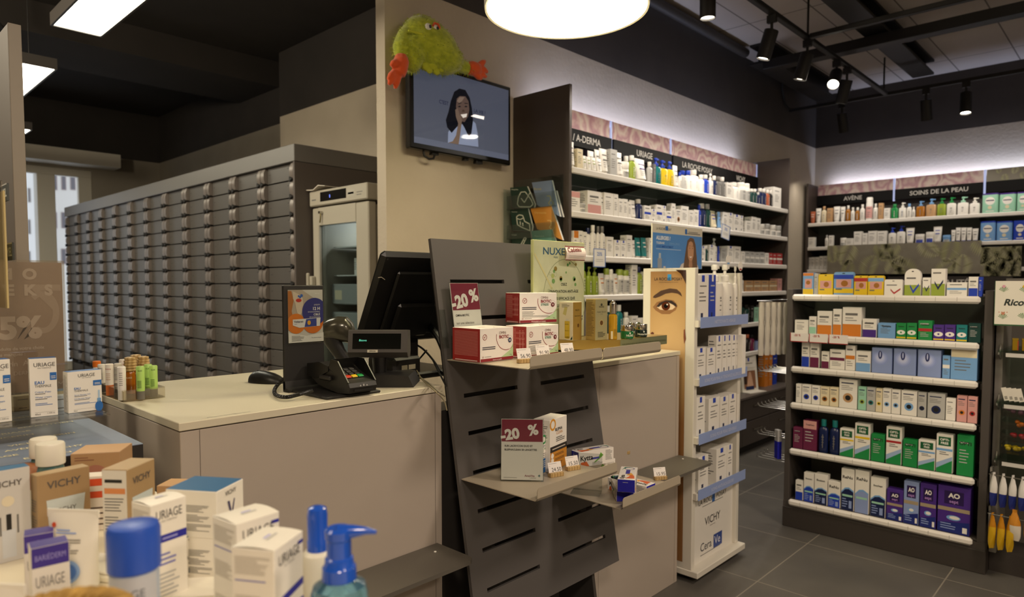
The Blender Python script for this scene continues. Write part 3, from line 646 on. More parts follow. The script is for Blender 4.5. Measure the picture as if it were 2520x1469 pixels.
# ================================================================== PRODUCTS (base centre at the origin, front towards -Y)
def cname(c): return PAL[c][1] if c in PAL else 'pale'
def carton(w, d, h, c='W', c2='A', style=0, txt='', side=None, n=5, near=False, top=None, tc='K', ts=None):
    m = MB(); b = .0012 if w > .02 else .0005
    m.box(-w/2, w/2, -d/2, d/2, 0, h, mat(c, .42), b)
    if near:      # flap slot at the top
        m.frame((-w/2, -d/2, h), (1, 0, 0), (0, 1, 0)); m.rect(.002, w-.002, .0015, .0025, mat('A'), 1)
    if top: m.frame((-w/2, -d/2, h), (1, 0, 0), (0, 1, 0)); m.rect(.001, w-.001, .001, d-.001, mat(top, .42), 1)
    m.frame((-w/2, -d/2, 0), (1, 0, 0), (0, 0, 1)); e = b
    R = lambda a0, a1, b0, b1, cc, l=1: m.rect(a0*w+(e if a0 == 0 else 0), a1*w-(e if a1 == 1 else 0), b0*h+(e if b0 == 0 else 0), b1*h-(e if b1 == 1 else 0), mat(cc, .42), l)
    light = c in 'WCLYPSMUQ'
    inkc = 'A' if light else 'L'
    if style == 0: R(.15, .7, .8, .835, inkc); m.lines(.15*w, .75*w, .62*h, n, .075*h, inkc)
    elif style == 1: R(0, 1, .45, .6, c2); R(.15, .75, .8, .86, inkc); m.lines(.15*w, .8*w, .35*h, 3, .08*h, inkc)
    elif style == 2: R(0, 1, 0, .42, c2); R(.15, .8, .72, .8, inkc); m.lines(.15*w, .8*w, .62*h, 2, .08*h, inkc)
    elif style == 3: R(0, 1, .72, 1, c2); m.lines(.15*w, .8*w, .6*h, 4, .1*h, inkc)
    elif style == 4:
        r = min(w*.3, h*.16); m.disc(w*.5, h*.36, r, mat(c2), 1); m.disc(w*.5, h*.36, r*.55, mat('K'), 2); R(.12, .8, .84, .88, 'N'); m.lines(.12*w, .8*w, .75*h, 3, .06*h, inkc)
    elif style == 5: R(.36, .62, .86, 1, 'B' if c2 == 'A' else c2); R(.2, .8, .76, .785, inkc); m.lines(.15*w, .8*w, .62*h, 3, .08*h, inkc); R(.3, .5, .12, .22, 'N')
    elif style == 6:
        R(0, 1, 0, .45, c2); m.poly([(.25*w, .55*h), (.5*w, .34*h), (.85*w, .6*h), (.85*w, .5*h), (.5*w, .22*h), (.25*w, .46*h)], mat('N'), 2); R(.12, .7, .82, .87, inkc)
    elif style == 7:
        R(0, 1, 0, .30, c2); m.poly([(e, .3*h), (w-e, .3*h), (w-e, .55*h), (w*.5, .38*h)], mat(c2, .42), 1)
    elif style == 8:
        m.disc(w*.5, h*.42, min(w*.42, h*.3), mat('W'), 1, rb=min(w*.42, h*.3)*.62); m.disc(w*.5, h*.42, min(w, h)*.1, mat(c2), 2); R(0, 1, .06, .14, 'Y')
    elif style == 9:
        R(.0, 1, .86, 1, c2); R(.2, .85, .3, .72, 'P'); m.disc(.5*w, .55*h, .2*min(w, h), mat('Z'), 2); R(0, 1, 0, .26, 'Y')
    elif style == 10:
        for k, cc in enumerate(('8fa0d6', '9dade0', 'b0bdea', 'c6cff2')): m.disc(w*.42, h*.60, min(w, h)*(.40-.07*k), mat(cc, .45), 1+k)
        m.disc(w*.42, h*.72, w*.10, mat('26306a'), 6, rb=h*.16); m.disc(w*.42, h*.74, w*.03, mat('c6cff2'), 7, rb=h*.11)
    elif style == 13:
        m.poly([(e, e), (w-e, e), (w-e, h*.34), (e, h*.10)], mat('G', .42), 1); m.poly([(e, h*.10), (w-e, h*.34), (w-e, h*.44), (e, h*.24)], mat('9fb6d8', .42), 1)
        R(.12, .88, .70, .93, '145a34', 2); m.text('OPTI-', w*.5, h*.83, h*.06, mat('W'), l=3, align='c', bold=.03, wmax=w*.6); m.text('FREE', w*.5, h*.74, h*.06, mat('W'), l=3, align='c', bold=.03, wmax=w*.6)
        R(0, 1, .57, .63, c2, 2); m.lines(.2*w, .8*w, .52*h, 2, .05*h, inkc, .4, 2)
    elif style == 14:
        R(.2, .8, .62, .9, '2a1650', 2); m.text('AO', w*.5, h*.76, h*.10, mat('W'), l=3, align='c', bold=.04, wmax=w*.42); m.text('sept', w*.5, h*.65, h*.07, mat('b58ad0'), l=3, align='c', bold=.02, wmax=w*.42)
        R(0, 1, .47, .55, 'a8977c', 2); m.disc(w*.5, h*.33, w*.22, mat('S'), 2, 24, rb=h*.055); m.disc(w*.53, h*.335, w*.16, mat('W'), 3, 24, rb=h*.035); m.poly([(e, e), (w-e, e), (w-e, h*.28), (e, h*.2)], mat('1c2a78', .42), 1); m.lines(.1*w, .6*w, .18*h, 3, .05*h, 'U', .4, 2); R(.78, .92, .04, .16, 'W', 2)
    elif style == 15:
        m.poly([(e, e), (w-e, e), (w-e, h*.45), (w*.6, h*.52), (w*.3, h*.5), (e, h*.40)], mat(c2, .42), 1); m.poly([(e, h*.40), (w*.3, h*.5), (w*.6, h*.52), (w-e, h*.45), (w-e, h*.49), (w*.6, h*.56), (w*.3, h*.54), (e, h*.44)], mat('S', .42), 2); R(.1, .9, .33, .38, 'M', 2); R(.62, .84, .06, .24, 'U', 2); m.lines(.1*w, .55*w, .26*h, 4, .06*h, 'U', .4, 2)
    if txt:
        sz = ts or min(.8*w/max(len(txt), 3)*1.25, .13*h); m.text(txt, w*.5, h*(.8 if style not in (3, 7) else .86)-sz*.5, sz, mat(tc), l=3, align='c', bold=.02, wmax=w*.82)
    # side text, both sides
    if near or w > .05:
        m.frame((-w/2, d/2, 0), (0, -1, 0), (0, 0, 1)); m.lines(d*.12, d*.88, h*.85, 9, h*.07, inkc, .35, seed=3)
    if side: m.frame((-w/2, d/2, 0), (0, -1, 0), (0, 0, 1)); m.rect(e, d-e, e, h-e, mat(side, .42), 1)
    return [('body', m)]
def label_patch(m, r, ry, h, c2, h0=.2, h1=.7, ang=1.1):
    m.cyl(r, ry); m.rect(-r*ang, r*ang, h*h0, h*h1, mat(c2, .45), 1, 8); k = mat('A')
    m.rect(-r*.5, r*.5, h*(h1-.1), h*(h1-.06), k, 2, 4)
    for i in range(3): m.rect(-r*.5, r*(.1+.15*i), h*(h0+.08+.08*i), h*(h0+.1+.08*i), k, 2, 4)
def bottle(w, d, h, c='W', c2='W', c3=None):
    r = w/2; q = d/w; m = MB()
    m.lathe([(r*.92, 0), (r, h*.015), (r, h*.66), (r*.85, h*.73), (r*.42, h*.78), (r*.40, h*.82)], mat(c, .25), 18, sy=q, sq=.6)
    label_patch(m, r*.93, r*q*.985, h, c3 or ('L' if c == 'W' else 'W'), .14, .55)
    k = MB(); k.lathe([(r*.5, h*.80), (r*.52, h*.81), (r*.52, h*.985), (r*.48, h)], mat(c2, .35), 16)
    return [('body', m), ('cap', k)]
def can(w, d, h, c='W', c2='W', c3=None):
    r = w/2; m = MB(); m.lathe([(r*.95, 0), (r, h*.01), (r, h*.72), (r*.9, h*.77)], mat(c, .3), 20)
    label_patch(m, r, r, h, c3 or 'L', .1, .6)
    k = MB(); k.lathe([(r*.9, h*.765), (r*.9, h*.95), (r*.75, h)], mat(c2, .35), 18)
    return [('body', m), ('cap', k)]
def pump(w, d, h, c='W', c2='W', c3=None):
    r = w/2; q = d/w; m = MB()
    m.lathe([(r*.94, 0), (r, h*.015), (r, h*.60), (r*.88, h*.67), (r*.40, h*.70), (r*.38, h*.72)], mat(c, .22), 20, sy=q, sq=.9)
    label_patch(m, r*.95, r*q*.99, h, c3 or ('L' if c == 'W' else 'W'), .12, .5)
    k = MB(); k.lathe([(r*.42, h*.705), (r*.44, h*.71), (r*.44, h*.80), (r*.2, h*.82), (r*.14, h*.90), (r*.30, h*.91), (r*.32, h*.975), (r*.25, h)], mat(c2, .35), 14)
    k.box(-r*.12, r*.75, -r*.16, r*.16, h*.93, h*.985, mat(c2, .35), .001)
    return [('body', m), ('pump_head', k)]
def tube(w, d, h, c='W', c2='W', c3=None):
    r = w/2; m = MB(); R = []; n = 16
    for i in range(7):
        t = i/6; z = h*.14+(h*.86)*t; rx = r*(.82+.18*t); ry = r*.75*(1-t)**.8+.0006
        R.append([(rx*cos(2*pi*k/n), ry*sin(2*pi*k/n), z) for k in range(n)])
    m.rings(R, mat(c, .35)); m.fr = lambda a, b, l: Vector((a, -(r*.75*(1-max(0, (b-h*.14)/(h*.86)))**.8)*sqrt(max(.05, 1-(a/r)**2))-.0016-l*.0003, b))
    kc = mat(c3 or 'A'); m.rect(-r*.55, r*.55, h*.74, h*.78, kc, 1, 4)
    for i in range(4): m.rect(-r*.5, r*(.1+.12*i), h*(.3+.08*i), h*(.315+.08*i), mat('A'), 1, 4)
    m.rect(-r*.5, r*.5, h*.55, h*.60, kc, 1, 4)
    k = MB(); k.lathe([(r*.72, 0), (r*.74, .002), (r*.74, h*.13), (r*.7, h*.14)], mat(c2, .4), n, sy=.9)
    return [('body', m), ('cap', k)]
def jar(w, d, h, c='W', c2='W', c3=None):
    r = w/2; m = MB(); m.lathe([(r*.9, 0), (r, h*.05), (r, h*.55), (r*.92, h*.6)], mat(c, .25), 22); label_patch(m, r, r, h, c3 or 'L', .1, .45, .8)
    k = MB(); k.lathe([(r*1.0, h*.58), (r*1.02, h*.6), (r*1.02, h*.96), (r*.97, h)], mat(c2, .35), 22)
    return [('body', m), ('lid', k)]
def tin(w, d, h, c='S', c2='B', c3='W'):
    m = MB(); r = min(w, d)*.25; n = 4
    P = []
    for cx, cy, a0 in ((w/2-r, d/2-r, 0), (-w/2+r, d/2-r, 90), (-w/2+r, -d/2+r, 180), (w/2-r, -d/2+r, 270)):
        for i in range(n+1): a = radians(a0+90*i/n); P.append((cx+r*cos(a), cy+r*sin(a)))
    m.rings([[(x, y, z) for x, y in P] for z in (0, h*.93)], mat(c, .35))
    m.frame((-w/2, -d/2, 0), (1, 0, 0), (0, 0, 1)); m.disc(w*.5, h*.62, w*.3, mat(c3), 1, rb=h*.2); m.rect(w*.25, w*.75, h*.62, h*.67, mat('N'), 2); m.disc(w*.5, h*.3, w*.13, mat('C'), 2); m.rect(w*.25, w*.75, h*.1, h*.14, mat(c3), 1)
    k = MB(); k.rings([[(x*1.01, y*1.01, z) for x, y in P] for z in (h*.93, h)], mat(c2, .4))
    return [('body', m), ('lid', k)]
def card(w, d, h, c='Y', c2='B', style=9, txt='', **k):      # carton with rounded top corners and a hanging hole
    m = MB(); r = min(w, h)*(.12 if style != 11 else .48); P = [(-w/2, 0), (w/2, 0)]+[(w/2-r+r*cos(radians(a)), h-r+r*sin(radians(a))) for a in range(0, 91, 15)]+[(-w/2+r-r*sin(radians(a)), h-r+r*cos(radians(a))) for a in range(0, 91, 15)]
    m.prism(P, -d/2, d/2, mat(c, .4), 'y'); m.frame((-w/2, -d/2, 0), (1, 0, 0), (0, 0, 1)); R = lambda a0, a1, b0, b1, cc, l=1: m.rect(a0*w, a1*w, b0*h, b1*h, mat(cc, .42), l)
    if style == 9: R(.0, 1, .70, .88, c2); R(.12, .9, .32, .68, 'P'); m.disc(w*.55, h*.5, w*.18, mat('Z'), 2, rb=h*.13); R(0, 1, .08, .28, 'Y', 2); m.lines(w*.1, w*.6, h*.22, 1, h*.06, 'A', 1, 3); m.disc(w*.5, h*.94, w*.08, mat('K'), 2, rb=h*.02)
    else:
        R(0, 1, 0, .40, c2) if c2 != 'R' else None
        m.poly([(.35*w, .42*h), (.55*w, .2*h), (.9*w, .46*h), (.9*w, .36*h), (.55*w, .08*h), (.35*w, .32*h)], mat('B' if style == 11 else c2), 2); R(.12, .7, .62, .68, 'A'); m.disc(w*.5, h*.9, w*.07, mat('K'), 2, rb=h*.02)
    return [('body', m)]
KIND = {'c': (carton, 'carton', 'carton'), 'b': (bottle, 'bottle', 'bottle'), 's': (can, 'spray_can', 'spray can'), 'p': (pump, 'pump_bottle', 'bottle'), 't': (tube, 'squeeze_tube', 'tube'),
        'j': (jar, 'cosmetic_jar', 'jar'), 'n': (tin, 'powder_tin', 'tin'), 'k': (card, 'hanging_carton', 'carton')}
WORD = {'c': 'carton', 'b': 'bottle', 's': 'spray can', 'p': 'pump bottle', 't': 'squeeze tube', 'j': 'jar', 'n': 'tin', 'k': 'card box'}
CAT = {'c': 'carton', 'b': 'bottle', 's': 'spray can', 'p': 'bottle', 't': 'tube', 'j': 'jar', 'n': 'tin', 'k': 'carton'}
def assemble(parts, name, label, cat, loc, rz, group=None, tilt=None):
    body = parts[0][1].build(name, None, loc, rz)
    if tilt: body.rotation_euler = (tilt[0], tilt[1], rz)
    for pn, mb in parts[1:]: mb.build(pn, body)
    return tag(body, label, cat, group)
def describe(k, c, c2, style, txt, h):
    tall = ''
    if k in 'cnk':
        s = f'{cname(c)} {WORD[k]}'
        if style in (1, 2, 3, 4, 6, 7, 8, 9, 10, 11, 13, 15) and c2 in PAL and c2 != c and c2 != 'A': s = f'{cname(c)} and {cname(c2)} {WORD[k]}'
        return s
    return f'{cname(c)} {WORD[k]}' + (f' with {cname(c2)} {"lid" if k in "jn" else "pump" if k == "p" else "cap"}' if c2 != c else '')
def row(items, zs, place, group, px, py, plane, axis, rz, depth=None, gap=.97, setback=.012, lo=-99, hi=99):
    """items: (x0, x1, ytop, kind, colour, colour2, style, text); plane is where the fronts stand."""
    n = len(items)
    order = sorted(range(n), key=lambda i: items[i][0])
    for pos, i in enumerate(order):
        it = items[i]; x0, x1, yt, k, c = it[:5]; c2 = it[5] if len(it) > 5 else ('W' if k in 'btpjs' else 'A'); st_ = it[6] if len(it) > 6 else (5 if False else 0); tx = it[7] if len(it) > 7 else ''; lay = it[8] if len(it) > 8 else 0
        a0, a1, t0 = px(x0), px(x1), py(yt); hf = hx if axis == 'x' else hy; ia = 1 if axis == 'x' else 0
        pl = plane - (lay*.09 if axis == 'x' else -lay*.09)
        u0, u1 = hf(a0, t0, pl)[ia], hf(a1, t0, pl)[ia]; top = hf((a0+a1)/2, t0, pl).z
        w = abs(u1-u0)*gap; h = max(top-zs, .02); a_, b_ = max(min(u0, u1), lo), min(max(u0, u1), hi); w = (b_-a_)*gap; u = (a_+b_)/2
        d = min(max(w*.8, .03), .12) if k != 'c' else min(max(w*.7, .03), .14)
        if k == 'k': d = .03
        if k == 'n': d = w*.8
        if axis == 'x' and k in 'c': w *= 1.0; d = min(w*.8, .09)
        if k in 'bpstj': d = w if k in 'sj' else w*.7
        off = setback+d/2
        loc = (pl-off, u, zs-.0014) if axis == 'x' else (u, pl+off, zs-.0014)
        f = KIND[k][0]
        if k == 'c': parts = f(w, d, h, c, c2, st_, tx)
        elif k == 'k': parts = f(w, d, h, c, c2, st_, tx)
        else: parts = f(w, d, h, c, c2, (tx or None) if k != 'n' else 'W')
        lab = f'{describe(k, c, c2, st_, tx, h)}, {rank(pos, n)} {place}'
        assemble(parts, KIND[k][1], lab, CAT[k], loc, rz, group)
# ---- long wall shelving, crops measured at 3.452x from (1250, 200)
P1 = lambda x: x/3.452+1250; Q1 = lambda y: y/3.452+200
r1 = [(525,600,500,'t','W','W'), (602,652,570,'c','C'), (655,690,625,'t','W','W',0,'X'), (692,730,635,'t','W','W',0,'X'), (732,775,640,'t','W','W',0,'X'), (712,765,585,'t','W','W',0,'',1), (768,815,575,'t','W','W',0,'',1),
      (778,828,650,'t','W','W'), (818,885,565,'t','W','W'), (885,943,575,'c','L','W'), (945,1008,595,'t','W','W'), (1000,1062,680,'j','W','W'), (1015,1060,630,'b','X','W',0,'',1), (1063,1110,625,'b','X','W'), (1130,1218,650,'t','W','W',0,'V'),
      (1216,1250,680,'b','L','W'), (1252,1272,700,'c','A'), (1272,1328,645,'p','T','B'), (1327,1385,665,'p','Y','B'), (1387,1433,675,'p','Y','B'), (1434,1475,710,'t','W','W'), (1474,1495,770,'b','W','B'),
      (1497,1543,755,'b','L','B'), (1545,1588,755,'b','W','B'), (1591,1650,750,'b','W','W'), (1655,1690,790,'b','W','W',0,'S'), (1692,1733,790,'b','B','W'), (1735,1765,780,'p','W','W'), (1767,1799,800,'b','N','W'), (1801,1834,805,'b','A','A'),
      (1836,1870,810,'b','A','W'), (1872,1925,860,'c','W'), (1935,1990,855,'b','W','W'), (2006,2047,855,'s','W','W'), (2049,2083,865,'s','W','W'), (2086,2111,910,'b','D','W'), (2113,2138,912,'b','D','W'), (2140,2158,940,'b','N','W'),
      (2159,2186,905,'b','N','W'), (2188,2216,910,'b','N','W'), (2220,2244,920,'b','J','W'), (2246,2268,922,'b','K','W'), (2270,2335,900,'c','W')]
row(r1, 2.062, "on the long wall's top shelf", "products on the long wall's top shelf", P1, Q1, XS-.01, 'x', pi/2, lo=3.087, hi=6.25)
r2 = [(525,628,930,'c','W','P',3), (632,690,955,'j','L','L',0,'',1), (632,688,1035,'j','W','L'), (690,808,930,'c','W','P',2), (808,830,940,'t','W','W'), (832,912,945,'c','W','P',0), (914,952,955,'c','W'), (955,995,995,'c','W','P',0), (996,1033,998,'c','W'),
      (1035,1065,1020,'c','W'), (1067,1115,1005,'t','W','W'), (1118,1168,998,'b','N','W'), (1172,1230,1055,'c','W','B',1), (1232,1272,1085,'c','W','B',5), (1276,1325,1048,'c','W','B',1), (1327,1358,1055,'c','W','B',5), (1361,1402,1100,'c','W','B',1), (1405,1438,1035,'c','W'),
      (1441,1485,1085,'c','W','Z',4), (1486,1550,1058,'c','W'), (1553,1594,1095,'c','W','Z',0), (1596,1635,1090,'c','W'), (1638,1660,1045,'b','B','B'), (1662,1707,1035,'b','N','W'), (1709,1748,1040,'b','D','L'), (1752,1806,1095,'t','C','W',0,'B'), (1808,1832,1105,'t','S','W'),
      (1842,1884,1110,'c','W'), (1886,1925,1115,'c','W','B',5), (1932,1984,1130,'c','W','B',5), (1986,2012,1140,'c','W','B',5), (2036,2084,1185,'c','W'), (2086,2125,1150,'c','W'), (2127,2160,1160,'c','W'), (2166,2208,1212,'j','W','W'), (2210,2256,1210,'j','W','L'), (2262,2304,1220,'j','W','W'), (2306,2350,1226,'j','W','L')]
row(r2, 1.81, "on the long wall's second shelf", "products on the long wall's second shelf", P1, Q1, XS-.01, 'x', pi/2, lo=3.087, hi=6.25)
I = lambda v: v
P2 = lambda x: x/4.08; 
r3 = [(1402,1415,562,'p','W','W'), (1416,1428,567,'c','W','O',3), (1429,1439,567,'c','W'), (1440,1449,570,'c','W'), (1450,1461,560,'b','W','N'), (1462,1474,553,'b','W','W'), (1475,1484,556,'b','W','A'), (1485,1496,556,'b','W','A'), (1497,1514,582,'c','W'), (1516,1531,590,'c','W','B',5), (1532,1545,591,'c','W','B',5),
      (1546,1560,578,'c','W'), (1561,1570,590,'t','W','W'), (1572,1585,584,'t','T','W',0,'W'), (1587,1600,584,'t','T','W',0,'W'), (1602,1616,585,'c','W'), (1618,1632,588,'c','L'), (1634,1650,590,'b','W','B'), (1655,1668,590,'c','W'), (1670,1685,592,'b','S','W'), (1688,1702,595,'c','W'), (1704,1722,596,'b','W','W'),
      (1729,1740,605,'c','W','B',5), (1741,1749,604,'b','D','W'), (1750,1761,602,'c','W','B',5), (1762,1771,586,'p','W','L'), (1772,1776,605,'b','B','B'), (1778,1793,610,'c','L'), (1795,1809,605,'c','W','B',5), (1811,1827,606,'c','W'), (1829,1837,618,'c','W'),
      (1838,1849,618,'c','L','W',1), (1850,1861,619,'c','L','W',1), (1862,1873,620,'c','L','W',1), (1874,1885,620,'c','L','W',1), (1887,1896,622,'c','W'), (1897,1905,622,'c','R','W',1), (1906,1914,623,'c','R','W',1), (1915,1929,623,'c','R','W',1)]
row(r3, 1.556, "on the long wall's third shelf", "products on the long wall's third shelf", I, I, XS-.01, 'x', pi/2, lo=3.087, hi=6.25)
r4 = [(1438,1449,647,'b','X','G'), (1452,1465,655,'p','X','X'), (1466,1480,656,'p','X','X'), (1482,1496,672,'t','W','W',0,'O'), (1497,1507,660,'s','W','X'), (1508,1516,662,'s','W','W'), (1517,1528,673,'t','W','W',0,'O'), (1530,1542,662,'s','W','X'), (1544,1557,664,'s','W','X'), (1559,1573,651,'c','W','X',0), (1575,1588,656,'b','X','N'), (1590,1604,668,'c','W','O',5),
      (1608,1620,672,'b','W','W'), (1626,1640,672,'c','W'), (1646,1660,674,'b','W','X'), (1666,1680,674,'c','L'), (1686,1700,676,'c','W'), (1706,1720,678,'c','W'), (1726,1742,680,'b','W','W'), (1750,1764,680,'c','W'), (1776,1790,682,'c','W'), (1800,1814,684,'c','W','B',5),
      (1829,1836,678,'b','W','L'), (1838,1857,690,'c','Q','C',1), (1859,1876,690,'c','Q','C',1), (1877,1895,690,'c','Q','C',1), (1897,1916,690,'c','Q','C',1), (1918,1928,685,'c','P')]
row(r4, 1.32, "on the long wall's fourth shelf", "products on the long wall's fourth shelf", I, I, XS-.01, 'x', pi/2, lo=3.087, hi=6.25)
r5 = [(1500,1514,752,'b','D','W'), (1526,1540,750,'b','T','W'), (1544,1556,768,'b','W','W'), (1559,1574,777,'c','W'), (1576,1590,782,'j','W','W'), (1592,1604,782,'j','W','W'), (1829,1839,738,'p','D','K'), (1841,1851,750,'b','D','K'), (1852,1859,752,'c','K'), (1861,1870,756,'c','M'), (1871,1880,756,'c','M','D',0), (1881,1890,750,'c','A','K',0), (1892,1900,748,'c','K')]
row(r5, 1.06, "on the long wall's fifth shelf", "products on the long wall's fifth shelf", I, I, XS-.01, 'x', pi/2, lo=3.087, hi=6.25)
r6 = [(1834,1842,825,'b','K','J'), (1844,1852,823,'b','K','J'), (1854,1863,824,'b','H','K'), (1865,1876,840,'c','U'), (1877,1888,838,'c','V'), (1889,1900,843,'c','W')]
row(r6, .815, "on the long wall's sixth shelf", "products on the long wall's sixth shelf", I, I, XS-.01, 'x', pi/2, lo=3.087, hi=6.25)
r7 = [(1886,1895,867,'c','O','W',0), (1897,1905,868,'c','O','C',1), (1907,1916,868,'c','B','W',0)]
row(r7, .475, "standing on the drawer counter of the long wall", "books and cartons on the drawer counter", I, I, XS-.01, 'x', pi/2, lo=3.087, hi=6.25)
# ---- far shelving, crop at 4.321x from (1940, 380)
P5 = lambda x: x/4.321+1940; Q5 = lambda y: y/4.321+380
b1 = [(225,280,605,'t','J','J',0,'W'), (285,342,570,'t','W','W'), (345,400,548,'b','C','Q'), (408,468,568,'c','Q'), (472,543,550,'t','W','W'), (547,600,552,'t','W','W'), (606,655,540,'b','Z','W'), (660,702,560,'b','W','W'), (708,753,560,'b','Z','W'), (757,808,528,'b','W','W'), (815,893,452,'s','W','W',0,'P'), (898,948,520,'b','W','W'), (955,1010,515,'c','Q','C',0), (1013,1080,568,'c','W'),
      (1086,1163,525,'b','G','G',0,'W'), (1169,1250,508,'p','W','W',0,'S'), (1255,1308,520,'b','W','S'), (1311,1346,555,'b','W','W'), (1353,1450,492,'p','Z','S',0,'S'), (1457,1573,468,'p','Q','S',0,'S'), (1577,1675,462,'p','X','G',0,'X'), (1679,1783,452,'p','W','G',0,'W'), (1792,1915,445,'p','W','M',0,'W'), (1922,2035,455,'p','W','W',0,'M'),
      (2057,2235,410,'n','M','V'), (2240,2422,405,'n','M','V'), (2430,2560,395,'n','M','V')]
row(b1, 2.055, "on the far shelving's top shelf", "products on the far shelving's top shelf", P5, Q5, YS+.0, 'y', 0, lo=-2.828)
b2 = [(208,278,880,'c','W'), (385,420,855,'b','W','L'), (425,475,860,'c','W'), (542,606,885,'j','W','W'), (608,690,890,'c','W'), (693,780,818,'c','W'), (783,840,835,'c','W'), (845,940,812,'c','W'), (942,1045,812,'c','W'), (1057,1142,775,'p','W','B'), (1146,1240,755,'p','W','B'), (1243,1335,775,'t','W','W',0,'B'), (1338,1440,845,'j','W','W',0,'B'), (1452,1543,822,'j','W','W',0,'B'),
      (1535,1630,762,'t','W','W',0,'B'), (1632,1724,855,'j','S','S'), (1729,1775,800,'t','W','B'), (1777,1830,775,'t','W','B'), (1832,1890,775,'t','W','B'), (1892,1950,775,'t','W','B'), (1952,2018,785,'t','W','B'), (2037,2205,708,'n','S','B'), (2210,2385,708,'n','S','B'), (2390,2540,700,'n','B','B')]
row(b2, 1.79, "on the far shelving's second shelf", "products on the far shelving's second shelf", P5, Q5, YS+.0, 'y', 0, lo=-2.828)
b3 = [(192,235,1095,'c','W','P',0), (237,280,1092,'c','W','P',0), (282,325,1090,'c','W','P',0), (327,370,1080,'c','W','P',0), (372,414,1078,'c','W','P',0), (2070,2240,980,'c','S'), (2275,2440,985,'c','S','W',1)]
row(b3, 1.54, "on the far shelving's third shelf beside the fern picture", "cartons on the far shelving's third shelf", P5, Q5, YS+.04, 'y', 0, lo=-2.828)
# ---- gondola, crops at 3.673x from (1920, 640) and 3.338x from (1920, 1000)
P6 = lambda x: x/3.673+1920; Q6 = lambda y: y/3.673+640; P7 = lambda x: x/3.338+1920; Q7 = lambda y: y/3.338+1000
g1 = [(198,298,112,'c','S','O',9), (300,338,118,'c','L'), (338,474,125,'k','Y','Y',9), (478,660,105,'k','S','B',9), (662,785,138,'k','Y','R',9), (788,933,138,'k','Y','S',9), (935,1103,172,'k','W','R',12), (1120,1270,75,'k','W','X',11), (1282,1356,155,'c','W','X',6), (1361,1493,75,'c','W','X',6), (1499,1688,198,'c','W','S',1), (1699,1788,148,'c','W','B',2), (1792,1826,150,'c','B','W',0)]
row(g1, 1.334, "on the gondola's top shelf", "cartons on the gondola's top shelf", P6, Q6, YG, 'y', 0, lo=gx0+.038, hi=gx1-.043)
g2 = [(122,248,540,'c','W'), (254,320,508,'c','W','M',2), (328,463,460,'c','W','O',2), (471,550,440,'c','W','O',2), (557,733,425,'c','W','O',2), (737,868,530,'c','W','V',2,'Visiodoron'), (877,1038,568,'c','S','V',0,'Systane','tc'), (1044,1134,568,'c','G','G',8,'Systane'), (1138,1232,568,'c','G','G',8,'Systane'), (1242,1373,545,'c','G','R',1,'Systane'), (1378,1478,583,'c','V','V',8,'Systane'), (1481,1582,583,'c','V','V',8,'Systane'), (1588,1690,585,'c','T','T',8,'Systane'), (1697,1812,570,'c','D','G',0,'Systane')]
g2 = [tuple(x[:8]) for x in g2]
row(g2, 1.112, "on the gondola's second shelf", "cartons on the gondola's second shelf", P6, Q6, YG, 'y', 0, lo=gx0+.038, hi=gx1-.043)
g3 = [(188,260,742,'c','W','B',2), (263,348,750,'c','W','H',2), (366,437,825,'c','W','H',2), (441,581,808,'c','W','H',1), (585,674,770,'c','W','O',1), (677,815,822,'c','W','S',2), (822,1010,792,'c','U','U',10), (1020,1228,800,'c','U','U',10), (1239,1455,810,'c','U','U',10), (1463,1534,862,'c','S','W',1), (1538,1785,800,'c','S','C',3)]
row(g3, .928, "on the gondola's third shelf", "cartons on the gondola's third shelf", P6, Q6, YG, 'y', 0, lo=gx0+.038, hi=gx1-.043)
g4 = [(136,185,1118,'c','W'), (189,274,1125,'c','W','B',4), (278,354,1135,'c','W','B',4), (356,439,1145,'c','C','Z',4), (442,522,1150,'c','C','Z',4), (527,694,1075,'c','W','Q',4), (699,774,1145,'c','M','X',4), (777,857,1150,'c','L','T',4), (860,919,1160,'c','C','Y',4), (922,999,1160,'c','W','S',4), (1002,1083,1172,'c','W','S',4), (1089,1235,1182,'c','W','S',4), (1239,1319,1195,'c','L','N',4), (1327,1490,1205,'c','L','N',4), (1494,1584,1248,'c','W','S',0), (1594,1688,1225,'c','P','O',4), (1692,1782,1235,'c','P','R',4)]
row(g4, .722, "on the gondola's fourth shelf", "cartons on the gondola's fourth shelf", P6, Q6, YG, 'y', 0, lo=gx0+.038, hi=gx1-.043)
g5 = [(99,180,172,'c','H','P',0,'TotalCare'), (183,297,118,'c','H','P',3,'TotalCare'), (305,386,110,'b','N','T',0,'A'), (394,480,120,'b','N','T',0,'A'), (485,603,185,'c','W','Y',13), (609,738,142,'c','W','Y',13), (742,855,230,'c','G','G',0,'OPTI'), (867,998,170,'c','W','R',13), (1003,1125,275,'c','G','R',0,'OPTI'), (1130,1273,280,'c','W','S',13), (1280,1420,230,'c','W','S',13), (1450,1592,240,'c','G','G',0,'OPTI')]
row(g5, .459, "on the gondola's fifth shelf", "lens-care products on the gondola's fifth shelf", P7, Q7, YG, 'y', 0, lo=gx0+.038, hi=gx1-.043)
g6 = [(119,182,610,'c','W','B',2), (188,272,548,'c','W','B',15,'Boston'), (275,384,560,'c','W','N',15,'Boston'), (387,490,620,'c','W','B',15,'ReNu'), (497,606,515,'c','W','N',15,'ReNu'), (610,728,530,'c','W','U',15,'ReNu'), (737,866,590,'c','W','N',15,'EasySept'), (870,1008,685,'c','V','O',14), (1012,1140,620,'c','U','V',14), (1146,1284,640,'c','V','N',14), (1290,1568,665,'c','V','N',14)]
row(g6, .165, "on the gondola's bottom shelf", "lens-care cartons on the gondola's bottom shelf", P7, Q7, YG, 'y', 0, lo=gx0+.038, hi=gx1-.043)
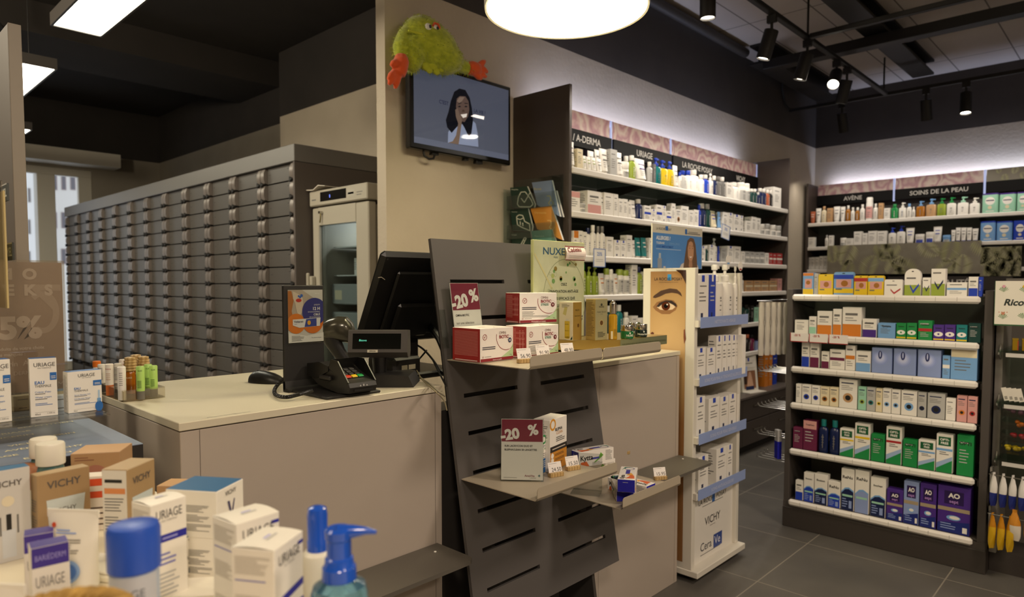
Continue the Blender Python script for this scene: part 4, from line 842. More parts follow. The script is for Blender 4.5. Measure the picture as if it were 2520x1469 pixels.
# ---- tower shelves
def tower_shelf(z, txt):
    m = MB(); m.box(TX0+.012, TX1+.0, TY0+.031, TY1-.031, z, z+.012, ww); m.box(TX1, TX1+.018, TY0+.005, TY1-.031, z-.0, z+.03, ww); s = m.build('shelf_board', tw)
    q = MB(); q.box(TX1+.0185, TX1+.0205, TY0+.02, TY1+.03, z-.005, z+.045, mat('8fa3d6', .45)); q.frame((TX1+.0205, TY0+.02, z), (0, 1, 0), (0, 0, 1)); q.text(txt, .245, .012, .016, mat('c4cbe4'), align='c', bold=.01, wmax=.4); q.build('blue_strip', s)
for z, s in ((1.195, 'NETTOYANTS VISAGE'), (.925, 'SOINS POUR PEAU À TENDANCE ALLERGIQUE'), (.655, 'SOINS POUR PEAU SENSIBLE'), (.393, 'SOINS ANTI-ROUGEURS')): tower_shelf(z, s)
P2b = lambda x: x/4.08+1560; Q2b = lambda y: y/4.08+540; P3 = lambda x: x/2.2625+1620; Q3 = lambda y: y/2.2625+820
t1 = [(625,755,555,'c','W','B',5), (760,826,552,'c','B','W',5), (828,928,450,'p','W','W',0,'W'), (932,1020,452,'p','W','W',0,'W'), (1024,1092,470,'p','W','W',0,'W')]
row(t1, 1.209, "on the tall tower's top shelf", "cleansers on the tall tower's top shelf", P2b, Q2b, TX1-.005, 'x', pi/2, setback=0, lo=TY0+.033, hi=TY1-.033)
t2 = [(205,266,80,'c','W','B',5), (272,320,78,'c','W','B',5), (325,356,12,'c','W','B',5), (359,383,10,'c','W','B',5), (385,409,8,'c','W','B',5), (411,434,7,'c','W','B',5), (436,457,5,'c','W','B',5), (459,477,3,'c','W','B',5)]
row(t2, .939, "on the tall tower's second shelf", "cartons on the tall tower's second shelf", P3, Q3, TX1-.005, 'x', pi/2, setback=0, lo=TY0+.033, hi=TY1-.033)
t3 = [(214,262,352,'c','W','B',5), (282,343,357,'c','W','B',5), (346,392,350,'c','W','B',5), (395,439,335,'c','W','B',5), (441,472,332,'c','W','B',5)]
row(t3, .669, "on the tall tower's third shelf", "cartons on the tall tower's third shelf", P3, Q3, TX1-.005, 'x', pi/2, setback=0, lo=TY0+.033, hi=TY1-.033)
t4 = [(225,280,680,'c','W','B',5), (325,384,635,'c','W','B',5), (386,415,618,'c','W','B',5)]
row(t4, .407, "on the tall tower's lowest shelf", "cartons on the tall tower's lowest shelf", P3, Q3, TX1-.005, 'x', pi/2, setback=0, lo=TY0+.033, hi=TY1-.033)

# ================================================================== BOXES PLACED BY THREE MEASURED CORNERS
def cbox(N, R, z, h, d, top=False):
    """near and right corner of a face (picture pixels) on the level z -> base centre, turn, width"""
    a, b = hz(*N, z), hz(*R, z); u = (b-a); w = u.length; u.normalize(); v = Vector((-u.y, u.x, 0)); c = a+u*(w/2)+v*(d/2)
    return Vector((c.x, c.y, z-h if top else z)), math.atan2(u.y, u.x), w
def put(m, name, lab, cat_, loc, rz, group=None, rot=None, kids=()):
    o = m.build(name, None, loc, rz)
    if rot: o.rotation_euler = rot
    for n_, k in kids: k.build(n_, o)
    return tag(o, lab, cat_, group)
def stand_front(w, d, h): m = MB(); m.frame((-w/2, -d/2, 0), (1, 0, 0), (0, 0, 1)); return m

# ---- OMNi-BiOTiC cartons
def omni(N, R, z, num, stress, lab, h=.1, d=.12):
    if stress: d = .088
    loc, rz, w = cbox(N, R, z, h, d); m = MB(); wht = mat('f3eee8', .35); red = mat('a92f2c', .4); mar = mat('8f2430', .4)
    m.box(-w/2, w/2, -d/2, d/2, 0, h, wht, .001)
    m.frame((-w/2, -d/2, 0), (1, 0, 0), (0, 0, 1))
    m.rect(.001, w-.001, .001, h*.1, mar, 1); m.text('Science et qualité' if not stress else 'Wissenschaft und Qualität', w*.5, h*.03, h*.04, wht, l=2, align='c', bold=.01)
    m.poly([(w*.62, h*.1), (w-.001, h*.1), (w-.001, h*.5), (w*.9, h*.3)], mat('b9d6a6', .4), 1)
    m.ring(w*.78, h*.72, w*.31, w*.012, mar, 2, 40, 168, 285, rb=h*.42); m.ring(w*.78, h*.72, w*.31, w*.006, mar, 2, 40, 285, 318, rb=h*.42)
    m.text('OMNi', w*.56, h*.80, h*.085, mat('7a5a58'), l=3); m.text('BiOTiC', w*.56, h*.67, h*.10, mar, l=3, bold=.025, wmax=w*.29)
    if stress: m.text('STRESS', w*.56, h*.57, h*.075, mat('2b7a66'), l=3, bold=.02, wmax=w*.21)
    cc = mat('6c2230', .4) if stress else mat('17305c', .4)
    m.disc(w*.885, h*.60, h*.075, cc, 4); m.text(num, w*.885, h*.565, h*.07, wht, l=5, align='c', bold=.02)
    for k in range(7): a = radians(20+k*25); m.disc(w*.885+cos(a)*h*.12, h*.60+sin(a)*h*.14, h*.008, cc, 4, 8)
    m.ring(w*.13, h*.74, h*.09, h*.018, mat('9a4b4b'), 2, 24); m.poly([(w*.1, h*.75), (w*.125, h*.70), (w*.165, h*.80), (w*.16, h*.81), (w*.126, h*.73), (w*.108, h*.77)], mat('9a4b4b'), 2)
    m.lines(w*.06, w*.45, h*(.5 if stress else .42), 2, h*.055, mat('4a4a55'), .5, 2, 2)
    if stress: m.lines(w*.06, w*.5, h*.37, 4, h*.035, 'A', .35, 2, 4); m.lines(w*.06, w*.9, h*.23, 2, h*.035, 'A', .35, 2, 5)
    m.text('28' if stress else '30', w*.05, h*.125, h*.055, mat('9a6a60'), l=2); m.lines(w*.12, w*.42, h*.145, 1, h*.04, 'A', .3, 2); m.text('84g' if stress else '150g', w*.95, h*.13, h*.045, mat('7a7468'), l=2, align='r')
    m.frame((-w/2, d/2, 0), (0, -1, 0), (0, 0, 1)); m.rect(.001, d-.001, .001, h-.001, red, 1)
    for j in range(22): m.rect(d*.08, d*(.5 if (j % 5 < 3 and stress) else .92), h*(.9-.034*j), h*(.912-.034*j), mat('d98f86'), 2)
    if stress:
        for j in range(14): m.rect(d*.66, d*.72, h*(.85-.045*j), h*(.865-.045*j), mat('e6b4ac'), 2); m.rect(d*.8, d*.86, h*(.85-.045*j), h*(.865-.045*j), mat('e6b4ac'), 2)
    m.rect(d*.1, d*.9, h*.03, h*.055, mat('f0d8d2'), 2)
    m.frame((-w/2, -d/2, h), (1, 0, 0), (0, 1, 0)); m.ring(w*.78, -.01, w*.3, w*.012, mar, 1, 20, 120, 175, rb=.05); m.rect(w*.3, w*.5, d*.4, d*.48, mat('c8a59a'), 1)
    return put(m, 'supplement_carton', lab, 'carton', loc, rz, 'red and white supplement cartons')
omni((1182, 893), (1263, 883), SZ1+.001, '10', False, 'red and white supplement carton with blue number ten, front left on the metal shelf')
omni((1296, 883), (1374, 873), SZ1+.001, '9', True, 'lower red and white stress supplement carton behind the price tags')
omni((1279, 796), (1370, 792.5), SZ1+.1025, '9', True, 'upper stress supplement carton stacked on another carton')
# ---- signs
def promo(w, h, title, sub, brand, tilt):
    m = MB(); m.box(-w/2, w/2, -.0012, .0012, 0, h, mat('f1ece9', .4)); m.frame((-w/2, -.0012, 0), (1, 0, 0), (0, 0, 1)); cr = mat('8a2f45', .4)
    m.rect(.001, w-.001, h*.63, h-.001, cr, 1); wt = mat('f6f1ee', .4)
    m.text('-20', w*.0, h*.645, h*.17, wt, l=2, bold=.05, rot=.16, wmax=w*.60); m.text('%', w*.66, h*.735, h*.17, wt, l=2, bold=.04, rot=.16, wmax=w*.32)
    for k, (s, sz, bo) in enumerate(title): m.text(s, w*.08, h*(.545-.062*k), h*sz, mat('2b2a2c'), l=2, bold=bo, wmax=w*.86)
    for k, s in enumerate(sub): m.text(s, w*.08, h*(.44-.075*k), h*.035, mat('6b6560'), l=2, wmax=w*.7)
    if brand: m.text('AmaVita', w*.56, h*.055, h*.035, mat('8a3a4a'), l=2, bold=.01); m.text('ma pharmacie', w*.68, h*.03, h*.014, mat('2b2a2c'), l=2); m.rect(w*.88, w*.94, h*.068, h*.077, mat('1b6b78'), 2); m.rect(w*.902, w*.918, h*.052, h*.093, mat('1b6b78'), 2); m.rect(w*.06, w*.38, h*.035, h*.04, 'A', 2)
    a = MB(); gl = clear(); a.box(-w/2-.002, w/2+.002, -.0035, -.0022, -.001, h+.002, gl); a.box(-w/2-.002, w/2+.002, .0018, .003, -.001, h+.002, gl); a.box(-w/2-.002, w/2+.002, -.0035, .05 if brand else .006, -.004, -.0012, gl)
    return m, a
m, a = promo(.121, .232, [('OMNI-BIOTIC', .030, .02)], ['sur une sélection', 'de produits Omni-Biotic'], False, 0)
o = put(m, 'discount_sign', 'tall maroon and white minus twenty percent sign leaning behind the supplement cartons', 'sign', (-1.548, 1.451, SZ1+.006), pi/2, 'maroon discount signs', (radians(-9), 0, pi/2+.02), [('acrylic_holder', a)])
loc, rz, w = cbox((1233, 1181), (1336, 1183), SZ2+.005, .18, .01)
m, a = promo(w, .182, [('SUR LACRYCON DUO ET', .030, .02), ('BLEPHACLEAN 20 LINGETTES', .030, .02)], [], True, 0)
o = put(m, 'discount_sign', 'maroon and white minus twenty percent sign upright on the lower metal shelf', 'sign', loc, rz, 'maroon discount signs', (radians(-4), 0, rz), [('acrylic_holder', a)])
# ---- orange BLEPHACLEAN carton and the LACRYCON carton beside it
loc, rz, w = cbox((1350, 1163), (1391, 1143), SZ2+.001, .165, .05); h, d = .165, .06
m = MB(); m.box(-w/2, w/2, -d/2, d/2, 0, h, mat('f1ece4', .4), .001); m.frame((-w/2, -d/2, 0), (1, 0, 0), (0, 0, 1))
m.rect(.001, w-.001, .001, h*.42, mat('c8882a', .45), 1); m.rect(.001, w-.001, h*.37, h*.48, mat('2c2622', .5), 2); m.ring(w*.16, h*.9, w*.17, w*.06, mat('d9992f'), 1, 24)
m.text('BLEPHA', w*.3, h*.76, h*.06, mat('1c1a1a'), l=2, bold=.02, wmax=w*.62); m.text('CLEAN', w*.36, h*.69, h*.06, mat('c8882a'), l=2, bold=.0, wmax=w*.55); m.lines(w*.35, w*.9, h*.62, 3, h*.035, 'A', .5, 2); m.rect(w*.12, w*.9, h*.415, h*.435, mat('cfc6ba'), 3)
for k in range(3): m.disc(w*.13, h*(.30-.09*k), w*.08, mat('f1ece4'), 2, 16); m.lines(w*.28, w*.88, h*(.305-.09*k), 2, h*.025, mat('6b4512'), .5, 2, 5+k)
m.frame((-w/2, d/2, 0), (0, -1, 0), (0, 0, 1)); m.lines(d*.1, d*.9, h*.9, 8, h*.035, 'A', .4)
put(m, 'eyelid_wipes_carton', 'orange and white carton standing behind the discount sign on the lower shelf', 'carton', loc, rz)
m = MB(); w2, h2, d2 = .05, .12, .035; m.box(-w2/2, w2/2, -d2/2, d2/2, 0, h2, mat('f1ece4', .4), .001); m.frame((-w2/2, -d2/2, 0), (1, 0, 0), (0, 0, 1)); m.rect(.001, w2-.001, .001, h2*.38, mat('1f5fa0', .4), 1); m.ring(w2*.35, h2*.88, w2*.3, w2*.12, 'G', 1, 20); m.text('LACRYCON', w2*.1, h2*.68, h2*.05, mat('2b4a7a'), l=2, wmax=w2*.8); m.text('DUO', w2*.4, h2*.61, h2*.05, 'G', l=2); m.lines(w2*.1, w2*.8, h2*.5, 3, h2*.05, 'A'); m.lines(w2*.1, w2*.8, h2*.3, 4, h2*.05, 'L', .4, 2)
p = hz(1343, 1168, SZ2); put(m, 'eye_drops_carton', 'narrow blue and white carton squeezed between discount sign and orange carton', 'carton', (p.x-.034, p.y+.012, SZ2+.001), rz)
# ---- price tags on wooden blocks
def price(px, py, z, txt, lab, rz=pi/2-.3, back=False):
    p = hz(px, py, z); m = MB(); m.box(-.024, .024, -.009, .009, 0, .013, WOOD(), .001)
    c = MB(); c.T = Matrix.Translation((0, 0, .008)) @ Matrix.Rotation(radians(-18), 4, 'X'); c.box(-.024, .024, -.0006, .0006, 0, .036, mat('f1ece9', .4)); c.frame((-.024, -.0006, 0), (1, 0, 0), (0, 0, 1))
    c.text(txt, .045, .007, .0125, mat('1c1a1a'), l=1, align='r', wmax=.034); c.rect(.003, .032, .031, .0318, 'A', 1); c.rect(.003, .007, .024, .0247, 'A', 1)
    put(m, 'price_tag', lab, 'price tag', (p.x, p.y, z), rz, 'white price tags on wooden blocks', None, [('card', c)])
price(1292, 893, SZ1, '56.90', 'price tag reading 56.90 on a wooden block at the metal shelf edge')
price(1338, 884, SZ1, '91.90', 'price tag reading 91.90 before the lower stress carton')
price(1398, 877, SZ1, '48.90', 'price tag reading 48.90 below the gold tray')
price(1368, 1172, SZ2, '24.50', 'price tag reading 24.50 right of the lower discount sign')
price(1410, 1156, SZ2, '15.50', 'price tag reading 15.50 before the ointment cartons')
price(1625, 1180, SZ3, '15.95', 'small price tag at right on the lower right metal shelf', pi/2-.55)
price(1537, 1118, SZ3, '16.95', 'price tag half hidden behind the blue-ended cartons', pi/2-.2)
# ---- Kytta ointment cartons
def kytta(loc, rz, L, lab, hh=.048, ww_=.046, tiltx=0, endfront=True):
    m = MB(); w, d, h = ww_, L, hh; m.box(-w/2, w/2, -d/2, d/2, 0, h, mat('f2ede6', .35), .0008); bl = mat('2320a0', .4)
    m.frame((-w/2, -d/2, 0), (1, 0, 0), (0, 0, 1)); m.rect(.0008, w-.0008, .0008, h-.0008, bl, 1); m.rect(w*.3, w*.6, h*.75, h*.78, 'L', 2)
    m.frame((-w/2, -d/2, h), (1, 0, 0), (0, 1, 0))
    m.text('Kytta', w*.36, d*.05, w*.25, mat('1c1a1c'), l=3, bold=.02, rot=pi/2, wmax=d*.32); m.poly([(w*.42, d*.08), (w*.95, d*.1), (w*.9, d*.3), (w*.7, d*.42), (w*.6, d*.22)], mat('e0672a', .4), 1); m.poly([(w*.5, d*.30), (w*.85, d*.36), (w*.7, d*.5), (w*.5, d*.46)], mat('e9a93a', .4), 2)
    m.rect(w*.38, w*.62, d*.42, d*.72, bl, 3); m.ring(w*.55, d*.84, w*.3, w*.04, mat('2b3a8a'), 2, 24, rb=d*.09); m.poly([(w*.1, d*.7), (w*.25, d*.95), (w*.7, d*.97), (w*.3, d*.9)], 'G', 1)
    for s, nm in ((-1, 0), (1, 1)):
        if s < 0: m.frame((-w/2, d/2, 0), (0, -1, 0), (0, 0, 1))
        else: m.frame((w/2, -d/2, 0), (0, 1, 0), (0, 0, 1))
        m.text('Kytta', d*.05, h*.42, h*.34, mat('1c1a1c'), l=3, bold=.02); m.poly([(d*.04, h*.02), (d*.3, h*.02), (d*.22, h*.34), (d*.06, h*.32)], mat('e0672a', .4), 1); m.poly([(d*.42, h*.2), (d*.55, h*.45), (d*.62, h*.8), (d*.7, h*.6), (d*.6, h*.4), (d*.46, h*.18)], mat('6fae3f', .4), 1); m.rect(d*.34, d*.58, h*.42, h*.54, mat('3c46b0'), 2)
        m.lines(d*.76, d*.97, h*.85, 8, h*.085, 'A', .35); m.lines(d*.38, d*.7, h*.2, 3, h*.07, 'A', .35)
    o = m.build('ointment_carton', None, loc, rz); o.rotation_euler = (tiltx, 0, rz); return tag(o, lab, 'carton', 'blue-ended ointment cartons')
def longbox(N, R, z, w_):
    a, b = hz(*N, z), hz(*R, z); u = (b-a); L = u.length; u.normalize(); v = Vector((-u.y, u.x, 0)); c = a+u*(L/2)+v*(w_/2); return Vector((c.x, c.y, z)), math.atan2(u.y, u.x)-pi/2, L
q1 = longbox((1424, 1152), (1510, 1137), SZ3+.058, .05); q2 = longbox((1428, 1180), (1514, 1164), SZ3+.001, .05)
kytta(q2[0], q2[1], q2[2], 'ointment carton lying at the bottom of the pair behind the acrylic divider', .056, .05)
kytta(q1[0], q1[1], q1[2], 'ointment carton lying on top of the pair behind the acrylic divider', .056, .05)
e1 = cbox((1514, 1228), (1556, 1228), SZ3+.001, .048, .10); e2 = cbox((1558, 1226), (1597, 1213), SZ3+.001, .048, .10); e3 = cbox((1524, 1200), (1567, 1202), SZ3+.0495, .048, .10)
kytta(e1[0], e1[1], .155, 'left lower blue-ended ointment carton of the little pyramid', .042, e1[2]); kytta(e2[0]+Vector((.004, .004, 0)), e2[1]+.1, .155, 'right lower blue-ended ointment carton of the little pyramid', .042, e1[2])
kytta((e3[0].x, e3[0].y, SZ3+.0435), e3[1]-.08, .155, 'top blue-ended ointment carton of the little pyramid', .042, e3[2])
m = MB(); gl = clear('acrylic_divider', 'eef0f0', .2)
p0, p1 = hz(1470, 1230, SZ3), hz(1418, 1100, SZ3)
m.box(-.0015, .0015, -.05, .05, 0, .13, gl, .0005); m.box(-.0015, .06, -.05, .05, 0, .003, gl)
put(m, 'acrylic_divider', 'clear acrylic divider standing beside the ointment carton pair', 'divider', (-1.40, 1.86, SZ3), radians(-62))
# ---- gold tray with cosmetics
gold = mat('b59a55', .28, .75); sage = mat('7f8260', .45, .2)
A_, B_ = (-1.362, 1.995), (-1.356, 2.302); ztr = 1.197
tr = MB(); P = [A_, B_, (-1.565, 2.302), (-1.565, 1.776)]; tr.prism(P, ztr-.034, ztr, gold, 'z')
q = Vector((A_[0], A_[1], ztr-.034)); tr.frame(q, (.0195, .9998, 0), (0, 0, 1)); tr.rect(.0005, .3065, .0005, .0335, sage, 1); tr.text("NUXE LABORATOIRE N°1 DES SOINS D'ORIGINE NATURELLE EN PHARMACIE DE FRANCE", .012, .012, .0075, mat('3a3c28'), l=2, wmax=.285)
t_ = put(tr, 'display_tray', 'gold cosmetics tray with sage green lettered front, on the right metal shelf', 'tray', (0, 0, 0), 0)
# header card
HX = -1.558
m = MB(); c = [hx(1312, 610, HX), hx(1438, 628, HX)]; y0, y1, z1_ = c[0].y, c[1].y, 1.548
m.box(HX-.012, HX, y0, y1, ztr+.001, z1_, mat('c3c98a', .45), .001); m.frame((HX, y0, ztr), (0, 1, 0), (0, 0, 1)); w, h = y1-y0, z1_-ztr
m.rect(.003, w-.002, .002, h-.002, noisy('sage_print', 'b9bf98', 'cbd0b2', 9, .35), 1)
m.text('NUXE', w*.18, h*.86, .026, mat('2b5a78'), l=3, bold=.012, wmax=w*.62, xs=1.3); m.text('PARIS', w*.42, h*.825, .007, mat('4a6a78'), l=3, align='c')
m.ring(w*.6, h*.40, w*.42, .0025, mat('8f9a74'), 2, 48, rb=h*.42); r_ = random.Random(5)
for k in range(26):
    u, v = w*r_.uniform(.35, .85), h*r_.uniform(.55, .78); m.disc(u, v, r_.uniform(.004, .009), mat(r_.choice(['4f8a4a', '6f9a5a', 'a9b56a', '8a7a3a'])), 3, 12) if k % 2 else m.ring(w*r_.uniform(.28, .45), h*r_.uniform(.3, .68), r_.uniform(.004, .009), .001, mat('8fa07a'), 3, 16)
m.poly([(w*.01, h*.86), (w*.03, h*.87), (w*.36, h*.52), (w*.34, h*.51)], mat('c8c48f'), 3)
for k, s in enumerate(('OSEZ', "L'INNOVATION ANTI-ÂGE", 'PLUS EFFICACE QUE', 'LE RÉTINOL')): m.text(s, w*.58, h*(.545-.073*k), .0105, mat('2f3a34'), l=4, align='c', bold=.012, wmax=w*.74)
m.text('ALFA[3R]', w*.62, h*.215, .010, mat('4a554a'), l=4, align='c'); m.text('TECHNOLOGY', w*.60, h*.18, .006, mat('4a554a'), l=4, align='c'); m.lines(w*.8, w*.98, h*.24, 3, h*.03, 'A', .5, 4)
put(m, 'header_card', 'tall green NUXE advertising card standing at the back of the gold tray', 'advertising card', (0, 0, 0), 0)
# Cadeau flag
m = MB(); mr = mat('7a3a3a', .4); p = hx(1410, 622, HX+.02); w, h = .10, .052
R = []
for i in range(9):
    t = i/8; R.append((-.006-.012*sin(t*pi*.9), h*(1-t)))
for i in range(8):
    (a0, b0), (a1, b1) = R[i], R[i+1]; m.add([(-w/2, a0, b0), (w/2, a0, b0), (w/2, a1, b1), (-w/2, a1, b1)], [(0, 3, 2, 1)], mat('efe2dc', .35)); m.add([(-w/2, a0+.0012, b0), (w/2, a0+.0012, b0), (w/2, a1+.0012, b1), (-w/2, a1+.0012, b1)], [(0, 1, 2, 3)], mat('efe2dc', .35))
m.fr = lambda a, b, l: Vector((a-w/2, -.006-.012*sin((1-b/h)*pi*.9)-.0008-l*.0002, b)); m.rect(0, w, h*.93, h, mr, 1); m.rect(0, w, 0, h*.06, mr, 1); m.rect(0, .003, 0, h, mr, 1, 1)
m.text('Cadeau', .008, h*.55, .018, mr, l=2, bold=.02, wmax=.07, rot=.08); m.rect(.012, .09, h*.3, h*.33, 'L', 2); m.rect(.012, .09, h*.18, h*.21, 'L', 2)
put(m, 'gift_flag', 'curled maroon bordered flag reading Cadeau at the top corner of the green card', 'sign', (p.x, p.y, p.z-h*.55), pi/2-.1)
# cartons on the tray
loc, rz, w = cbox((1376, 836), (1412, 838), ztr, .13, .055); h, d = .135, .055
m = MB(); m.box(-w/2, w/2, -d/2, d/2, 0, h, mat('e2d9bd', .4), .001); m.frame((-w/2, -d/2, 0), (1, 0, 0), (0, 0, 1)); m.lines(w*.2, w*.8, h*.93, 4, h*.025, mat('6a6a5a'), .4); m.rect(w*.42, w*.78, h*.06, h*.5, mat('d8b83a', .35), 1); m.disc(w*.6, h*.07, w*.18, mat('d8b83a', .35), 1, rb=h*.03); m.rect(w*.5, w*.7, h*.5, h*.56, mat('d9d3c0'), 1); m.text('NUXE', w*.46, h*.40, h*.03, mat('3a3a22'), l=2, wmax=w*.3); m.text('Super Serum', w*.45, h*.24, h*.02, mat('3a3a22'), l=2, wmax=w*.3)
m.poly([(w*.28, h*.68), (w*.5, h*.64), (w*.62, h*.85), (w*.42, h*.88)], mat('c9bf7a'), 1); m.poly([(w*.82, h*.02), (w*.98, h*.12), (w*.98, h*.02)], 'D', 1)
m.frame((w/2, -d/2, 0), (0, 1, 0), (0, 0, 1)); m.rect(.001, d-.001, .001, h-.001, mat('b0924a', .35, .4), 1); m.text('NUXE', d*.5, h*.76, h*.05, mat('3a3010'), l=2, align='c', wmax=d*.6); m.text('Super Serum', d*.5, h*.62, h*.035, mat('3a3010'), l=2, align='c', wmax=d*.7); m.disc(d*.6, h*.38, d*.1, mat('5a3a12'), 2, rb=h*.05)
put(m, 'serum_carton', 'cream serum carton with yellow bottle picture at left on the gold tray', 'carton', loc, rz-.1)
loc, rz, w = cbox((1467, 838), (1497, 836), ztr, .15, .06); h, d = .145, .05
m = MB(); gm2 = mat('b8a468', .35, .35); m.box(-w/2, w/2, -d/2, d/2, 0, h, gm2, .001); m.frame((-w/2, -d/2, 0), (1, 0, 0), (0, 0, 1)); m.rect(.001, w-.001, .001, h-.001, mat('a8a27a', .4, .3), 1); m.text('NUXE', w*.5, h*.79, h*.045, mat('3a3a2a'), l=2, align='c', bold=.02, wmax=w*.6); m.disc(w*.5, h*.86, w*.08, mat('3a3a2a'), 2); m.text('Super Serum', w*.5, h*.67, h*.04, mat('4a4a3a'), l=2, align='c', wmax=w*.7, slant=.2); m.text('[10]', w*.5, h*.62, h*.03, mat('6a6a5a'), l=2, align='c'); m.disc(w*.5, h*.42, w*.13, mat('5a3a12'), 2, rb=h*.06); m.ring(w*.5, h*.42, w*.15, w*.02, mat('d9c27a'), 3, 24, rb=h*.068); m.lines(w*.2, w*.85, h*.18, 4, h*.035, mat('3a3a2a'), .5, 2)
m.frame((-w/2, d/2, 0), (0, -1, 0), (0, 0, 1)); m.lines(d*.06, d*.94, h*.95, 26, h*.034, mat('5a4a2a'), .32, 1, 9)
put(m, 'serum_carton', 'gold serum carton with fine print side beside the dropper bottle', 'carton', loc, rz)
# dropper bottle
p = hz(1508, 835, ztr); m = MB(); oil = mat('d8a81c', .06, 0, 0, .35, .6); r = .0155
m.lathe([(r*.9, 0), (r, .002), (r, .082), (r*.9, .088), (r*.55, .091), (r*.5, .094)], oil, 28); m.cyl(r, r); m.lines(-.002, .013, .034, 6, .0042, mat('5a4a1a'), .4, 1, 3, 3); m.rect(-.013, -.006, .002, .03, mat('efe6c8'), 1, 3)
k = MB(); chrome = mat('c9c6c0', .12, 1); k.lathe([(r*.78, .092), (r*.78, .128), (r*.7, .131), (r*.5, .132), (r*.48, .137), (r*.3, .139)], chrome, 28)
put(m, 'dropper_bottle', 'golden oil dropper bottle with chrome cap on the gold tray', 'bottle', p, 1.0, None, None, [('dropper_cap', k)])
def nuxejar(px, py, c, txt, lab, z=ztr, s=1.0):
    p = hz(px, py, z); r = .0235*s; m = MB(); m.lathe([(r*.9, 0), (r, .003), (r, .026), (r*.8, .030)], mat(c, .15, 0, 0, 0, .5), 30); m.cyl(r, r); m.text(txt, 0, .009, .0075, mat('e6ead8'), l=1, align='c', bold=.02); m.disc(0, .021, .003, mat('e6ead8'), 1, 12)
    k = MB(); k.lathe([(r*.95, .028), (r, .030), (r, .047), (r*.95, .049)], mat('c9c6c0', .1, 1), 30)
    put(m, 'cream_jar', lab, 'jar', p, pi/2-.5, 'chrome-lidded cream jars on the gold tray', None, [('lid', k)])
nuxejar(1543, 833, '0f6b38', 'NUXE', 'bright green cream jar with chrome lid, front of the gold tray')
nuxejar(1577, 829, '0c2623', 'Nuxuriance', 'dark green cream jar with chrome lid at the right end of the gold tray')
nuxejar(1561, 824, '0d3a2c', 'NUXE', 'half hidden dark green cream jar between the two front jars')

# ================================================================== TELEVISION AND PLUSH TOY
TVX = -2.80
tv = thing('television', 'black wall television showing a smiling woman in front of a grey-blue background', 'television', (TVX, 2.575, 2.095))
def tvp(px, py): p = hx(px, py, TVX); return p.y-2.575, p.z-2.095
m = MB(); kk = mat('0f0e0e', .25); y0, y1 = -.378, .372
m.box(-.045, 0, y0, y1, 0, .458, kk, .006); m.box(-.085, -.045, -.15, .15, .1, .36, kk, .004); m.build('casing', tv)
def em(c, s=1.0): return mat(c, .4, emit=s, spec=0.0)
m = MB(); m.frame((.0005, 0, 0), (0, 1, 0), (0, 0, 1)); m.lift = .0002
m.rect(y0+.022, y1-.022, .028, .436, em('52586a', .5), 1); m.rect(y0+.022, y1-.022, .028, .060, em('5c6378', .55), 2)
def crop5(pts): return [tvp(x/2.3685+900, y/2.3685) for x, y in pts]
m.poly(crop5([(478, 832), (480, 770), (500, 740), (560, 725), (620, 700), (640, 720), (652, 780), (656, 856)]), em('7f8ba8', .6), 3)
m.poly(crop5([(545, 516), (515, 535), (495, 590), (482, 650), (466, 700), (474, 742), (500, 775), (530, 740), (560, 720), (575, 745), (600, 800), (615, 780), (625, 700), (618, 630), (605, 570), (580, 525)]), em('14151c', .5), 4)
m.poly(crop5([(530, 575), (548, 560), (580, 562), (598, 590), (603, 640), (595, 680), (575, 712), (550, 705), (532, 670), (525, 620)]), em('5a4a44', .6), 5)
m.poly(crop5([(530, 590), (545, 566), (575, 566), (560, 590), (545, 600)]), em('7a6a60', .6), 6)
m.poly(crop5([(552, 668), (590, 662), (586, 682), (566, 688)]), em('d9d4d0', .6), 7)
for x, y in ((545, 622), (583, 622)): m.poly(crop5([(x-10, y), (x, y-6), (x+10, y), (x, y+4)]), em('14151c', .5), 7)
m.poly(crop5([(538, 604), (556, 598), (556, 602), (538, 608)]), em('14151c', .5), 7); m.poly(crop5([(574, 600), (594, 602), (594, 606), (574, 604)]), em('14151c', .5), 7); m.poly(crop5([(562, 640), (572, 640), (576, 652), (560, 652)]), em('47382f', .5), 7)
m.poly(crop5([(520, 640), (535, 630), (545, 665), (560, 700), (556, 730), (548, 790), (540, 842), (478, 832), (505, 824), (525, 790), (538, 720), (524, 680)]), em('6a5a50', .6), 8)
a, b = tvp(1092, 252); m.text("C'EST", a, b-.01, .020, em('2a3048', .5), l=3, align='c', bold=.02, wmax=.075); a, b = tvp(1180, 275); m.text('LA VIE !', a, b-.01, .020, em('2a3048', .5), l=3, align='c', bold=.02, wmax=.10)
m.build('screen', tv)
m = MB(); m.frame((.0045, 0, 0), (0, 1, 0), (0, 0, 1)); m.box(.002, .004, y0+.02, y1-.02, .026, .438, clear('screen_glass', 'ffffff', .03, .02)); m.build('screen_glass', tv)
m = MB(); m.tube([(-.03, -.27, 0), (-.028, -.265, -.025), (-.025, -.235, -.038), (-.025, -.205, -.032), (-.03, -.19, -.005)], .006, 'K'); m.build('cable', tv)
for a, b, c in ((-.215, -.17, -.012), (.02, .05, -.012), (.11, .16, -.018)): m = MB(); m.box(-.05, -.02, a, b, c, 0, 'K', .002); m.build('port', tv)

